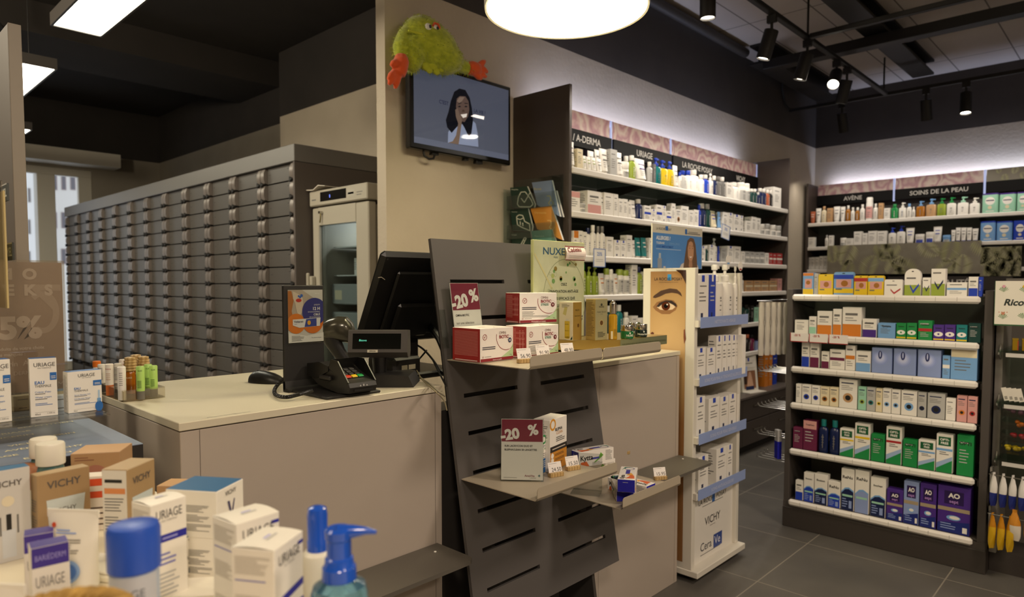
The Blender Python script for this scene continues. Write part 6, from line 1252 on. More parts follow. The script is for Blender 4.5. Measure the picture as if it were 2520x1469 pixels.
# computer mouse
m = MB(); R = []
for i in range(9):
    t = i/8; a = pi*t; x = -.062*cos(a); rr = sin(a)**.6
    R.append([(x, .031*rr*cos(b), max(0, .036*rr*(1-.25*(x/.062))*sin(b))) for b in [2*pi*k/16 for k in range(16)]])
m.rings(R, blk); m.lathe([(.004, .030), (.006, .034), (.004, .038)], blk2, 10, (-.03, 0))
put(m, 'computer_mouse', 'black computer mouse lying at left on the cash counter', 'mouse', (-2.015, 1.005, ZC1), radians(25))
# terminal stand with advert
stn = thing('advert_stand', 'black upright advert stand with an orange and blue painkiller poster, on the left counter', 'advert stand', (-1.80, .953, ZC1))
m = MB(); w = .128; m.box(-.012, 0, 0, w, .004, .306, mblk, .002); m.box(-.012, .205, .01, .185, 0, .007, mblk, .002); m.prism([(-.012, .0), (.02, 0), (.02, .007), (.004, .012), (0, .03), (-.012, .03)], 0, w, mblk, 'y'); m.build('bracket', stn)
m = MB(); m.frame((.0006, .012, .140), (0, 1, 0), (0, 0, 1)); w, h = .112, .153
m.rect(0, w, 0, h, mat('cfcac4', .3), 1); m.poly([(0, h*.22), (w*.5, h*.4), (w, h*.3), (w, h*.72), (w*.4, h), (0, h)], mat('b7a99a', .3), 2)
m.poly([(0, h*.45), (0, h*.98), (w*.10, h*.98), (w*.16, h*.8), (w*.10, h*.6), (w*.14, h*.46)], mat('b06a2e', .3), 3)
m.poly([(w*.14, h*.97), (w*.30, h*.92), (w*.42, h*.84), (w*.44, h*.6), (w*.30, h*.5), (w*.24, h*.6), (w*.2, h*.75), (w*.14, h*.84)], mat('d9c7b4', .3), 4)
m.disc(w*.30, h*.80, w*.08, mat('c8322a', .3), 5, 16, rb=h*.035)
for a, b, r in ((.30, .88, .028), (.34, .86, .03), (.38, .89, .04)): m.disc(w*a, h*b, w*r, mat('3a6ac0', .3), 6, 12)
def clip_disc(cx, cy, r, mt, l):
    m.poly([(min(w, max(0, cx+r*cos(2*pi*i/48))), min(h, max(0, cy+r*sin(2*pi*i/48)))) for i in range(48)], mt, l)
clip_disc(w*.22, h*.36, w*.26, mat('dd7a1c', .3), 5); clip_disc(w*.70, h*.38, w*.30, mat('d9701a', .3), 6); clip_disc(w*.75, h*.58, w*.36, mat('2a2f80', .3), 7)
m.poly([(w*.12, h*.44), (w*.92, h*.46), (w*.90, h*.30), (w*.3, h*.28), (w*.12, h*.33)], mat('e4e2e2', .3), 8); m.poly([(w*.5, h*.44), (w*.8, h*.45), (w*.8, h*.30), (w*.45, h*.29)], mat('2a3f98', .3), 9); m.disc(w*.58, h*.37, w*.05, mat('e8a81e', .3), 10, 12, rb=h*.045)
m.text('Voltaren', w*.15, h*.38, h*.04, mat('1d2350'), l=11, bold=.01, wmax=w*.3); m.text('forte', w*.16, h*.345, h*.02, mat('2a3f98'), l=11)
wt = mat('f2f0ee', .3); m.text('HALEON', w*.76, h*.92, h*.018, wt, l=11, wmax=w*.18); m.text("JUSQU'À", w*.90, h*.70, h*.024, wt, l=11, align='r', wmax=w*.2); m.text('12 H', w*.90, h*.61, h*.06, wt, l=11, align='r', bold=.03, wmax=w*.3); m.text('DE SOULAGEMENT', w*.90, h*.565, h*.022, wt, l=11, align='r', wmax=w*.36); m.text('CIBLÉ', w*.90, h*.505, h*.04, wt, l=11, align='r', bold=.02, wmax=w*.24); m.text('DE LA DOULEUR', w*.90, h*.465, h*.022, wt, l=11, align='r', wmax=w*.32)
m.poly([(0, 0), (w, 0), (w, h*.17), (w*.5, h*.12), (0, h*.19)], mat('e4e1de', .3), 10); m.lines(w*.08, w*.45, h*.12, 5, h*.022, 'A', .35, 12); m.text('Plus de joie à bouger', w*.93, h*.07, h*.018, mat('2a2f60'), l=12, align='r', wmax=w*.32)
m.build('poster', stn); g = MB(); g.box(.0055, .0068, .008, .128, .136, .297, clear()); g.build('poster_cover', stn)
# payment terminal
tm = thing('payment_terminal', 'black card payment terminal with red yellow and green keys before the customer display', 'payment terminal', (-1.672, 1.062, ZC1+.0078)); tm.scale = (1.15, 1.15, 1.15)
m = MB(); prof = [(-.095, .034), (-.09, .058), (-.02, .062), (.055, .036), (.085, .028), (.09, .018), (.085, .004), (.04, 0), (-.05, .012)]
m.prism(prof, -.038, .038, blk2, 'y'); m.prism([(-.10, .03), (-.098, .062), (-.04, .070), (.0, .062), (.0, .05), (-.05, .03)], -.041, .041, blk, 'y'); m.box(-.03, .02, -.05, -.041, .028, .040, blk2, .003)
m.lathe([(.03, 0), (.03, .006)], blk, 16, (0, 0)); m.build('body', tm)
m = MB(); 
for s in (-1, 1): m.prism([(.0, .058), (.012, .080), (.04, .078), (.085, .030), (.078, .026)], s*.038-.0015, s*.038+.0015, blk, 'y')
m.prism([(-.004, .056), (.008, .08), (.012, .08), (.002, .056)], -.038, .038, blk, 'y'); m.build('privacy_shield', tm)
sl = math.atan2(-.026, .075); Kt = Matrix.Translation((.0, 0, .0555)) @ Matrix.Rotation(-sl, 4, 'Y')
for r in range(3):
    for c in range(3):
        k = MB(); k.T = Kt; k.box(.008+r*.013, .018+r*.013, -.024+c*.0165, -.011+c*.0165, 0, .0035, mat('2e2c2a', .4), .001); k.build('key', tm)
for c, cc in enumerate(('d23a1c', 'dcb81a', '1f9a4c')): k = MB(); k.T = Kt; k.box(.048, .060, -.026+c*.0175, -.0105+c*.0175, 0, .004, mat(cc, .35), .0015); k.build('key', tm)
k = MB(); k.box(.0895, .0905, -.026, .026, .008, .013, 'K'); k.frame((.0905, 0, .0195), (0, 1, 0), (0, 0, 1)); k.poly([(-.012, 0), (-.009, .004), (-.006, 0)], 'L', 1); k.rect(-.002, .002, 0, .005, 'L', 1); k.poly([(.006, 0), (.009, .004), (.012, 0)], 'L', 1); k.build('card_slot', tm)
# coiled cord
P = [hz(735, 905, 1.14), hz(712, 922, 1.118), hz(690, 940, 1.10), hz(676, 958, 1.094), hz(680, 972, 1.093), hz(705, 977, 1.0965), hz(738, 970, 1.099), hz(770, 960, 1.108)]
def spline(P, n=10):
    Q = []
    for i in range(len(P)-1):
        a, b, c, d = P[max(i-1, 0)], P[i], P[i+1], P[min(i+2, len(P)-1)]
        for k in range(n):
            t = k/n; Q.append(.5*((2*b)+(c-a)*t+(2*a-5*b+4*c-d)*t*t+(3*b-a-3*c+d)*t**3))
    return Q+[P[-1]]
S = spline(P, 40); m = MB(); H_ = []
for i, p in enumerate(S):
    t = (S[min(i+1, len(S)-1)]-S[max(i-1, 0)]).normalized(); a = t.cross(Vector((0, 0, 1))).normalized(); b = t.cross(a)
    for q in range(3):
        an = (i*3+q)*2*pi/9; H_.append(p+(a*cos(an)+b*sin(an))*.0042)
m.tube(H_, .0016, blk, 5); tag(m.build('coiled_cord'), 'black coiled cord looping on the counter left of the payment terminal', 'cord')
# handheld scanner on its stand
ctr = hx(836, 812, -1.95); sc_ = thing('barcode_scanner', 'black pistol-shaped barcode scanner standing between the advert stand and the customer display', 'barcode scanner', (ctr.x, ctr.y, ZC1))
Yv = Vector((cos(radians(43)), sin(radians(43)), 0)); Xv = Vector((sin(radians(43)), -cos(radians(43)), 0)); z0 = ctr.z-ZC1
def sc(u, v, d=0): return Yv*u+Vector((0, 0, z0+v))+Xv*d
m = MB(); hm_ = mat('4a473c', .22, .3, coat=.3)
R = []
for u, v, a, b in ((-.062, -.002, .010, .018), (-.055, 0, .026, .028), (-.035, .003, .034, .036), (-.01, .006, .036, .040), (.018, .002, .034, .042), (.038, -.01, .026, .034), (.050, -.018, .010, .014)):
    R.append([sc(u+b*sin(k)*.15, v+b*sin(k), a*cos(k)) for k in [2*pi*j/18 for j in range(18)]])
m.rings(R, hm_); m.build('head', sc_)
m = MB(); R = []
for u, v, r in ((-.028, -.018, .030), (-.02, -.045, .024), (-.006, -.07, .021), (.012, -.095, .020), (.030, -.12, .020), (.042, -.135, .020)):
    R.append([sc(u+r*1.1*cos(k), v+r*.35*cos(k), r*.8*sin(k)) for k in [2*pi*j/16 for j in range(16)]])
m.rings(R, blk2); m.build('handle', sc_)
m = MB(); q = sc(.045, -.13); m.lathe([(.05, 0), (.052, .004), (.045, .018), (.03, .024), (.028, .035)], blk, 24, (q.x, q.y)); m.build('base', sc_)
# customer display
cd = thing('customer_display', 'grey EPSON customer display reading Bienv on a pole in front of the monitor', 'customer display', (-1.735, 1.235, ZC1), radians(43.4))
z0 = 1.181-ZC1; m = MB(); w = .182
pr_ = [(-.030, z0), (-.036, z0+.006), (-.022, z0+.07), (-.016, z0+.074), (.026, z0+.070), (.034, z0+.008), (.022, z0-.012), (-.018, z0-.012)]
m.prism(pr_, -w/2, w/2, gry, 'x'); m.build('housing', cd)
m = MB(); fu = Vector((.014, 0, .064)).normalized(); fu = Vector((0, .014, .064)).normalized(); m.frame((-w/2, -.036, z0+.006), (1, 0, 0), fu); m.rect(.014, w-.020, .010, .058, mat('0c0f0d', .12), 1); m.text('Bienve', .034, .034, .0065, mat('5fd0b0', .4, emit=.9), l=2, wmax=.028, slant=.1); m.rect(.08-.02, .112-.02, -.0005, .008, mat('cfc9b4', .3), 1); m.text('EPSON', .076, .0015, .0045, mat('23262e'), l=2, align='c', bold=.02, wmax=.022); m.build('screen', cd)
m = MB(); m.lathe([(.024, z0-.012), (.022, .05), (.020, .0335)][::-1], blk, 24); m.build('pole', cd)
m = MB(); m.prism([(-.075, 0), (-.072, .022), (-.02, .034), (.04, .038), (.10, .034), (.115, .0)], -.075, .07, blk2, 'y'); m.build('base', cd)
# monitor
mo = thing('pos_monitor', 'large black tilted cash desk monitor seen from behind, partly hidden by the slotted stand', 'monitor', (-1.9, 1.45, ZC1))
up = Vector((.129, 0, .242)).normalized(); nr = Vector((.882, 0, -.47)).normalized(); Tm = Matrix(((0, up.x, nr.x, .172), (1, up.y, nr.y, -.20), (0, up.z, nr.z, 1.49-ZC1), (0, 0, 0, 1)))
m = MB(); m.T = Tm; m.box(0, .42, -.34, 0, -.03, 0, blk, .012); m.box(.07, .35, -.30, -.06, 0, .012, blk, .01); m.box(.10, .26, -.30, -.17, .012, .03, blk, .01); m.build('casing', mo)
m = MB(); m.T = Tm; m.lathe([(.003, .0), (.003, .001)], mat('2e2c2a'), 10, (.02, -.02)); m.tube([(.005, -.085, .0), (.012, -.08, .006), (.03, -.09, .004)], .0012, mat('b9b09a'), 6); m.build('clip', mo)
m = MB(); A = [(.10, .02, .02), (.12, .02, .12), (.10, .02, .20), (.04, .02, .27), (.0, .02, .30)]
m.tube([(.155, .08, .0), (.14, .08, .06), (.10, .08, .12), (.04, .08, .17), (-.02, .08, .2)], .012, blk, 10); m.box(-.1, .18, -.09, .12, 0, .022, blk2, .006); m.box(-.06, .02, -.02, .06, .02, .20, blk2, .01); m.build('stand', mo)
# receipt printer box and cables behind the display
m = MB(); m.box(-.06, .07, -.06, .06, 0, .075, blk2, .008); m.box(.071, .072, -.03, -.005, .035, .05, mat('b5ad94')); m.box(.071, .072, .0, .03, .035, .05, mat('b5ad94')); put(m, 'receipt_printer', 'small black printer with pale labels among the cables beside the slotted stand', 'printer', (-1.80, 1.335, ZC1), .1)
def cable(pts, r, c, lab, n=10):
    m = MB(); m.tube(spline([Vector(p) for p in pts], n), r, mat(c, .45), 8); tag(m.build('cable'), lab, 'cable', 'cables around the cash desk')
cable([hz(1000, 848, 1.17), hz(1015, 845, 1.18), hz(1040, 858, 1.17), hz(1065, 885, 1.14), hz(1085, 915, 1.11)], .0035, '191817', 'thick black cable arching from the customer display to the slotted stand')
cable([hz(1050, 862, 1.165), hz(1030, 885, 1.13), hz(1005, 905, 1.105), hz(990, 915, 1.095)], .0032, '191817', 'black cable running diagonally behind the display base')
cable([hz(1008, 883, 1.15), hz(1022, 905, 1.12), hz(1040, 935, 1.095), hz(1070, 962, 1.089), hz(1092, 985, 1.06), hz(1100, 1010, 1.03)], .0018, '8f8468', 'thin beige cable hanging over the end of the left counter')
cable([hz(1014, 930, 1.09), hz(1030, 928, 1.092), hz(1050, 940, 1.091), hz(1075, 960, 1.089), hz(1095, 975, 1.07)], .0028, '8d8672', 'thicker beige cable curving round the display base')
cable([hz(1065, 885, 1.14), hz(1072, 900, 1.12), hz(1085, 925, 1.10), hz(1098, 950, 1.09)], .003, '22201e', 'grey cable dropping beside the slotted stand')
cable([hz(905, 905, 1.11), hz(890, 900, 1.12), hz(872, 905, 1.125), hz(860, 915, 1.12)], .0035, '191817', 'black cable from under the display to the payment terminal')

# ================================================================== LIP BALM STAND
ls = thing('lip_balm_stand', 'clear acrylic two-tier stand for lip balms at the left end of the counter', 'stand', (-2.055, .63, ZC1), 0)
g = clear('stand_acrylic', 'f2efe6', .35); m = MB(); m.box(-.10, .10, -.052, .052, 0, .003, g); m.box(-.10, .10, -.052, .052, .027, .030, g); 
for s in (-1, 1): m.box(s*.099-.001, s*.099+.001, -.052, .052, .003, .027, g)
m.box(-.10, .10, -.052, -.050, .003, .027, g); m.build('tiers', ls)
def stick(px, py, top, kind, lab):
    p = hz(px, py, ZC1+.0035); hgt = max(.05, (hx(px, top, p.x)).z-p.z); m = MB(); k = MB(); r = .0098; kids = []
    if kind == 'green': m.lathe([(r, 0), (r, hgt*.25)], mat('6a665e', .4), 16); k.lathe([(r*1.02, hgt*.25), (r*1.05, hgt*.97), (r*.9, hgt)], mat('a9cf6a', .35), 16); k.cyl(r*1.05); k.text('NUXE', -.002, hgt*.85, .004, mat('2a4a1a'), l=1, wmax=.01); [k.rect(-.004, .006, hgt*(.35+.04*j), hgt*(.365+.04*j), mat('3a5a2a'), 1, 3) for j in range(6)]; kids = [('cap', k)]
    elif kind == 'white': m.lathe([(r, 0), (r, hgt*.3)], mat('e9e4da', .35), 16); k.lathe([(r*1.03, hgt*.3), (r*1.03, hgt*.98), (r*.9, hgt)], mat('f0ebe4', .35), 16); k.cyl(r*1.03); [k.rect(-.002, .006, hgt*(.45+.06*j), hgt*(.465+.06*j), 'A', 1, 3) for j in range(7)]; kids = [('cap', k)]
    elif kind == 'avene': m.lathe([(r, 0), (r, hgt*.35)], mat('d9773a', .35), 16); k.lathe([(r*1.05, hgt*.33), (r*1.05, hgt*.98), (r*.9, hgt)], mat('efe6dc', .35), 16); k.cyl(r*1.05); k.text('Avène', 0, hgt*.82, .005, mat('b05a4a'), l=1, align='c', wmax=.016); [k.rect(-.006, .006, hgt*(.5+.06*j), hgt*(.515+.06*j), mat('b07a5a'), 1, 3) for j in range(4)]; kids = [('cap', k)]
    elif kind == 'bar': m.lathe([(r, 0), (r, hgt*.35)], mat('2f2d2a', .35), 16); k.lathe([(r*1.05, hgt*.33), (r*1.05, hgt*.98), (r*.9, hgt)], mat('e9e4da', .35), 16); k.cyl(r*1.05); [k.rect(-.007, .006, hgt*(.45+.045*j), hgt*(.465+.045*j), 'K', 1, 3) for j in range(10)]; kids = [('cap', k)]
    elif kind == 'orange': m.lathe([(r, 0), (r, hgt*.8)], mat('efe6dc', .35), 16); k.lathe([(r*1.1, hgt*.8), (r*1.1, hgt*.98), (r*.9, hgt)], mat('d9701c', .35), 16); kids = [('cap', k)]
    elif kind == 'honey':
        r = .0125; m.lathe([(r, 0), (r, hgt*.55), (r*.8, hgt*.6)], mat('b0650f', .12, 0, 0, .3), 20); m.cyl(r); m.text('NUXE', 0, hgt*.42, .005, mat('e6d9b0'), l=1, align='c', wmax=.018)
        pr = [(r*.5, hgt*.58)]
        for i in range(5): z = hgt*(.62+.075*i); w_ = r*(1.05+.25*sin((i+.6)/5*pi)); pr += [(w_*.86, z), (w_, z+hgt*.012), (w_, z+hgt*.058), (w_*.86, z+hgt*.068)]
        pr += [(r*.6, hgt)]; k.lathe(pr, WOOD(), 22); kids = [('wooden_cap', k)]
    put(m, 'lip_balm' if kind != 'honey' else 'honey_lip_oil', lab, 'lip balm' if kind != 'honey' else 'bottle', p, radians(50), 'lip balms in the acrylic stand', None, kids)
stick(240, 958, 888, 'orange', 'orange-capped lip balm half hidden at left in the stand')
stick(252, 964, 896, 'bar', 'lip balm with barcode label behind the Avène stick')
stick(271, 972, 895, 'avene', 'Avène lip balm with orange base in the stand')
stick(292, 966, 894, 'bar', 'lip balm with barcode label right of the Avène stick')
stick(301, 984, 902, 'white', 'white lip balm at the front of the stand')
stick(304, 955, 884, 'avene', 'pale lip balm in the rear row left of the wooden caps')
stick(322, 968, 878, 'honey', 'amber lip oil with ribbed wooden cap, left of three')
stick(336, 955, 872, 'honey', 'amber lip oil with ribbed wooden cap, middle one at the back')
stick(355, 962, 876, 'honey', 'amber lip oil with ribbed wooden cap, right of three')
stick(347, 982, 901, 'green', 'lime green capped lip balm, left one at the front of the stand')
stick(366, 972, 896, 'green', 'lime green capped lip balm, middle one set back in the stand')
stick(379, 976, 899, 'green', 'lime green capped lip balm, right front corner of the stand')

# ================================================================== FOREGROUND DISPLAY TABLE
ZF = .95
ft = thing('display_table', 'cream promotion table in the foreground covered with skincare products', 'table', (-1.2, .0, 0))
m = MB(); cream = mat('e6dcc4', .4); m.box(-1.065, 1.0, -.9, .518, ZF-.03, ZF, cream, .003); m.build('tabletop', ft)
m = MB(); m.box(-1.04, .95, -.85, .47, 0, ZF-.031, mat('8f8778', .6)); m.build('base', ft)
# printed platform
pf = MB(); gb = mat('8492ab', .32); x0, x1, y1 = -2.26, -1.578, .503
pf.box(x0, x1, -.35, y1, ZF+.0005, 1.05, mat('23201f', .5)); pf.box(x0, x1, -.35, y1, 1.05, 1.0515, gb)
pf.frame((x0, -.35, 1.0515), (0, 1, 0), (-1, 0, 0)); gd_ = mat('f0e8c4', .4); words = ['URIAGE', 'VICHY', 'EUCERIN', 'BEPANTHEN', 'AVÈNE', 'EUCERIN', 'VICHY', 'URIAGE']
pf.fr = lambda a, b, l: Vector((x1-.01-b, -.35+a, 1.0515+l*.0004))
for r in range(13):
    a = .02-(r % 3)*.07
    for k in range(7):
        w_ = words[(r*3+k) % 8]
        if 0 <= a and a+.10 < .84: pf.text(w_, a, .012+r*.05, .015, gd_, l=2, bold=.02)
        a += .125
    pf.rect(0.005, .845, .004+r*.05, .0046+r*.05, mat('7f92ac'), 1)
put(pf, 'printed_platform', 'flat blue-grey display box printed with gold brand names, beside the counter end', 'platform', (0, 0, 0), 0)
# acrylic riser
ZR = 1.10; g = clear('riser_acrylic', 'eceae6', .2); m = MB(); m.box(-2.15, -1.722, -.35, .482, ZR-.004, ZR, g); m.box(-2.15, -2.146, -.35, .482, 1.052, ZR-.004, g); m.box(-1.80, -1.796, -.35, .40, 1.052, ZR-.004, g)
put(m, 'acrylic_riser', 'clear acrylic riser shelf carrying small white and blue cartons at left', 'riser', (0, 0, 0), 0)
# poster in acrylic holder
XO = -1.90; m = MB(); y0, y1, z0, z1 = -.10, .437, ZR+.045, 1.447
m.box(XO-.0006, XO+.0006, y0, y1, z0, z1, mat('a08d7e', .45)); m.frame((XO+.0006, 0, 0), (0, 1, 0), (0, 0, 1)); lt = mat('c9bcb2', .4); lt2 = mat('b3a396', .4)
def rt(s, px, zb, size, b=.03, sp=1.0, l=3, mt=lt): m.text(s, hx(px, 760, XO).y, zb, size, mt, l=l, align='r', bold=b, xs=sp)
m.ring(hx(104, 760, XO).y, 1.33, .034, .013, lt2, 1, 40, -120, 130, rb=.050); m.poly([(hx(68, 760, XO).y, 1.395), (hx(150, 760, XO).y, 1.395), (hx(150, 760, XO).y, 1.380), (hx(100, 760, XO).y, 1.381), (hx(140, 760, XO).y, 1.345), (hx(130, 760, XO).y, 1.335)], lt2, 2)
rt('D  E  R  M  O', 93, 1.408, .0245, .05); rt('W  E  E  K  S', 131, 1.371, .0245, .05); rt('-25%', 102, 1.272, .050, .05)
rt('sur 2 produits de votre choix', 106, 1.244, .0075); rt('dans les marques :', 58, 1.231, .0075); rt('Eucerin', 38, 1.207, .012, .01); 
m.text('Avène', hx(51, 760, XO).y, 1.207, .013, lt, l=3, bold=.0); m.text('DERMAFORM', hx(28, 760, XO).y, 1.186, .009, lt, l=3, bold=.0); m.text('A-DERMA', hx(66, 760, XO).y, 1.150, .014, lt, l=3, bold=.0)
a_ = MB(); g = clear('holder_acrylic', 'f4f2ee', .3); a_.box(XO+.002, XO+.0035, y0-.004, y1+.005, ZR+.001, z1+.004, g); a_.box(XO-.0035, XO-.002, y0-.004, y1+.005, ZR+.001, z1+.004, g); a_.box(XO-.0035, XO+.0035, y0-.004, y1+.005, z1+.0035, z1+.005, g); a_.box(XO-.04, XO+.0035, y0, y1, ZR+.0005, ZR+.0025, g)
put(m, 'promotion_poster', 'brown DERMO WEEKS promotion poster in a clear acrylic holder at the left edge', 'poster', (0, 0, 0), 0, None, None, [('acrylic_holder', a_)])
# small boxes on the riser
def eau(N, R, htop, d, lab, kind=0, z=ZR+.0005):
    loc, rz, w = cbox(N, R, z, .1, d); h = (EYE+ray(N[0], htop)*(((hz(*N, z)-EYE).dot(FW)))).z-z
    m = MB(); m.box(-w/2, w/2, -d/2, d/2, 0, h, mat('eeeae2', .4), .0008); bl = mat('2d6bb4', .4)
    m.frame((-w/2, -d/2, h), (1, 0, 0), (0, 1, 0)); m.rect(.0005, w-.0005, .0005, d-.0005, bl, 1)
    m.frame((-w/2, -d/2, 0), (1, 0, 0), (0, 0, 1)); m.text('URIAGE', w*.55, h*.86, h*(.07 if kind == 0 else .08), mat('2b2a2c'), l=2, align='c', wmax=w*.78); m.text('EAU THERMALE', w*.55, h*.825, h*.02, mat('5a5856'), l=2, align='c', wmax=w*.7)
    m.rect(w*.74, w-.0005, h*.62, h*.75, bl, 2); m.rect(w*.78, w*.95, h*.68, h*.69, 'W', 3); m.rect(w*.78, w*.95, h*.65, h*.66, 'W', 3)
    m.text('EAU', w*.18, h*.56, h*.055, bl, l=2, bold=.02); m.text('THERMALE', w*.18, h*.505, h*.045, mat('4a4846'), l=2, wmax=w*.6); m.text('Crème d\'eau' if kind == 0 else 'Sérum Booster H.A', w*.18, h*.41, h*.032, bl, l=2, wmax=w*.6); m.text('Water cream' if kind == 0 else 'H.A Booster Serum', w*.18, h*.32, h*.032, bl, l=2, wmax=w*.6)
    m.lines(w*.18, w*.75, h*.385, 1, h*.03, 'A', .4); m.lines(w*.18, w*.85, h*.295, 1, h*.03, 'A', .4); m.lines(w*.18, w*.85, h*.22, 2, h*.025, bl, .4); m.text('40ml' if kind == 0 else '30ml', w*.15, h*.03, h*.03, mat('4a4846'), l=2); m.text('1.35fl.oz.', w*.9, h*.04, h*.025, mat('6a6866'), l=2, align='r', wmax=w*.3); m.rect(w*.15, w*.9, h*.075, h*.08, 'L', 2)
    if kind: m.disc(w*.90, h*.10, w*.12, bl, 3, 20, rb=h*.13); m.rect(w*.85, w*.96, h*.2, h*.3, mat('6f9fd0'), 3); m.rect(w*.88, w*.93, h*.3, h*.5, mat('a9c6e0'), 3)
    m.frame((-w/2, d/2, 0), (0, -1, 0), (0, 0, 1)); m.lines(d*.2, d*.85, h*.9, 30, h*.028, 'L', .4)
    put(m, 'face_cream_carton', lab, 'carton', loc, rz, 'small white and blue cartons on the acrylic riser')
eau((-45, 1046), (30, 1036), 888, .035, 'white and blue water cream carton cut by the left edge on the riser')
eau((76, 1028), (143, 1021), 883, .030, 'tall white and blue water cream carton in the middle of the riser')
eau((169, 1018), (252, 1007), 916, .030, 'squat white and blue serum booster carton at the right end of the riser', 1)
m = MB(); m.box(-.02, .02, -.015, .015, 0, .115, mat('e2dab6', .4), .001); m.frame((.02, -.015, 0), (0, 1, 0), (0, 0, 1)); m.text('URIAGE', .015, .085, .007, mat('2b2a2c'), l=1, align='c', wmax=.028); m.rect(.002, .028, .02, .035, 'S', 1); p = hz(155, 1000, ZR); put(m, 'face_cream_carton', 'cream carton showing as a sliver right behind the promotion poster edge', 'carton', (p.x-.15, p.y+.02, ZR+.0005), 0)
for px, c, lab in ((54, 'ddd6b8', 'small cream carton seen between the two tall water cream cartons'), (146, 'c9d4de', 'small pale blue carton seen right of the middle water cream carton')):
    p = hz(px, 1010, ZR); m = MB(); m.box(-.013, .013, -.018, .018, 0, .036, mat(c, .4), .0006); m.frame((.013, -.018, 0), (0, 1, 0), (0, 0, 1)); m.rect(.010, .026, .006, .008, 'A', 1); m.rect(.008, .028, .026, .028, 'A', 1); put(m, 'sample_carton', lab, 'carton', (p.x, p.y, ZR+.0005), 0, 'small sample cartons on the riser')
# URIAGE style cartons in front
def uri(N, R, z, h, d, lab, style='band', L=None):
    loc, rz, w = cbox(N, R, z, h, d, True); m = MB(); wht = mat('efe9dc', .4); pu = mat('2a2a9a', .4)
    m.box(-w/2, w/2, -d/2, d/2, 0, h-.002, wht, .0008)
    R_ = [[(-w/2, -d/2+d*i/6, h-.002+.0025*sin(pi*i/6)) for i in range(7)], [(w/2, -d/2+d*i/6, h-.002+.0025*sin(pi*i/6)) for i in range(7)]]
    m.add(R_[0]+R_[1], [(i, i+7, i+8, i+1) for i in range(6)], wht)
    m.frame((-w/2, -d/2, 0), (1, 0, 0), (0, 0, 1)); m.text('URIAGE', w*.5, h*.84, h*.085, mat('4a4746'), l=2, align='c', wmax=w*.72); m.text('EAU THERMALE', w*.5, h*.81, h*.016, mat('7a7674'), l=2, align='c', wmax=w*.5)
    if style == 'band': m.rect(.0008, w-.0008, h*.62, h*.69, pu, 1); m.rect(w*.3, w*.72, h*.645, h*.665, mat('8f8fcc'), 2)
    else: m.poly([(w*.0+.001, h*.52), (w-.001, h*.56), (w-.001, h*.62), (.001, h*.58)], pu, 1); m.rect(w*.8, w-.001, h*.9, h*.93, pu, 1); m.rect(w*.72, w-.001, h*.36, h*.46, pu, 1)
    m.lines(w*.12, w*.7, h*.5, 3, h*.045, mat('7f80c0'), .4, 2); m.lines(w*.12, w*.85, h*.32, 6, h*.04, 'L', .4, 2, 7)
    m.frame((-w/2, d/2, 0), (0, -1, 0), (0, 0, 1)); 
    for q in range(3): m.lines(d*.08, d*.92, h*(.92-.3*q), 11, h*.013, mat('cbc4b7'), .45, 1, q+2)
    m.rect(d*.08, d*.8, h*.735, h*.745, mat('7f80c0'), 1)
    m.fr = lambda a, b, l: Vector((-w/2+a, -d/2+b, h+.0006+l*.0002)); m.rect(w*.35, w*.7, d*.4, d*.46, 'L', 1); m.rect(w*.4, w*.62, d*.5, d*.56, mat('b0aee0'), 1)
    put(m, 'skincare_carton', lab, 'carton', loc, rz, 'white URIAGE cartons on the foreground table')
uri((370, 1243), (458, 1217), 1.10, .15, .044, 'tall white carton with purple band right behind the blue-capped can')
uri((581, 1288), (687, 1255), 1.10, .15, .055, 'white carton left of the frontmost one beside the pump bottles', 'diag')
uri((674, 1352), (745, 1302), 1.10, .15, .054, 'frontmost white carton with diagonal purple band beside the blue pump bottle', 'diag')
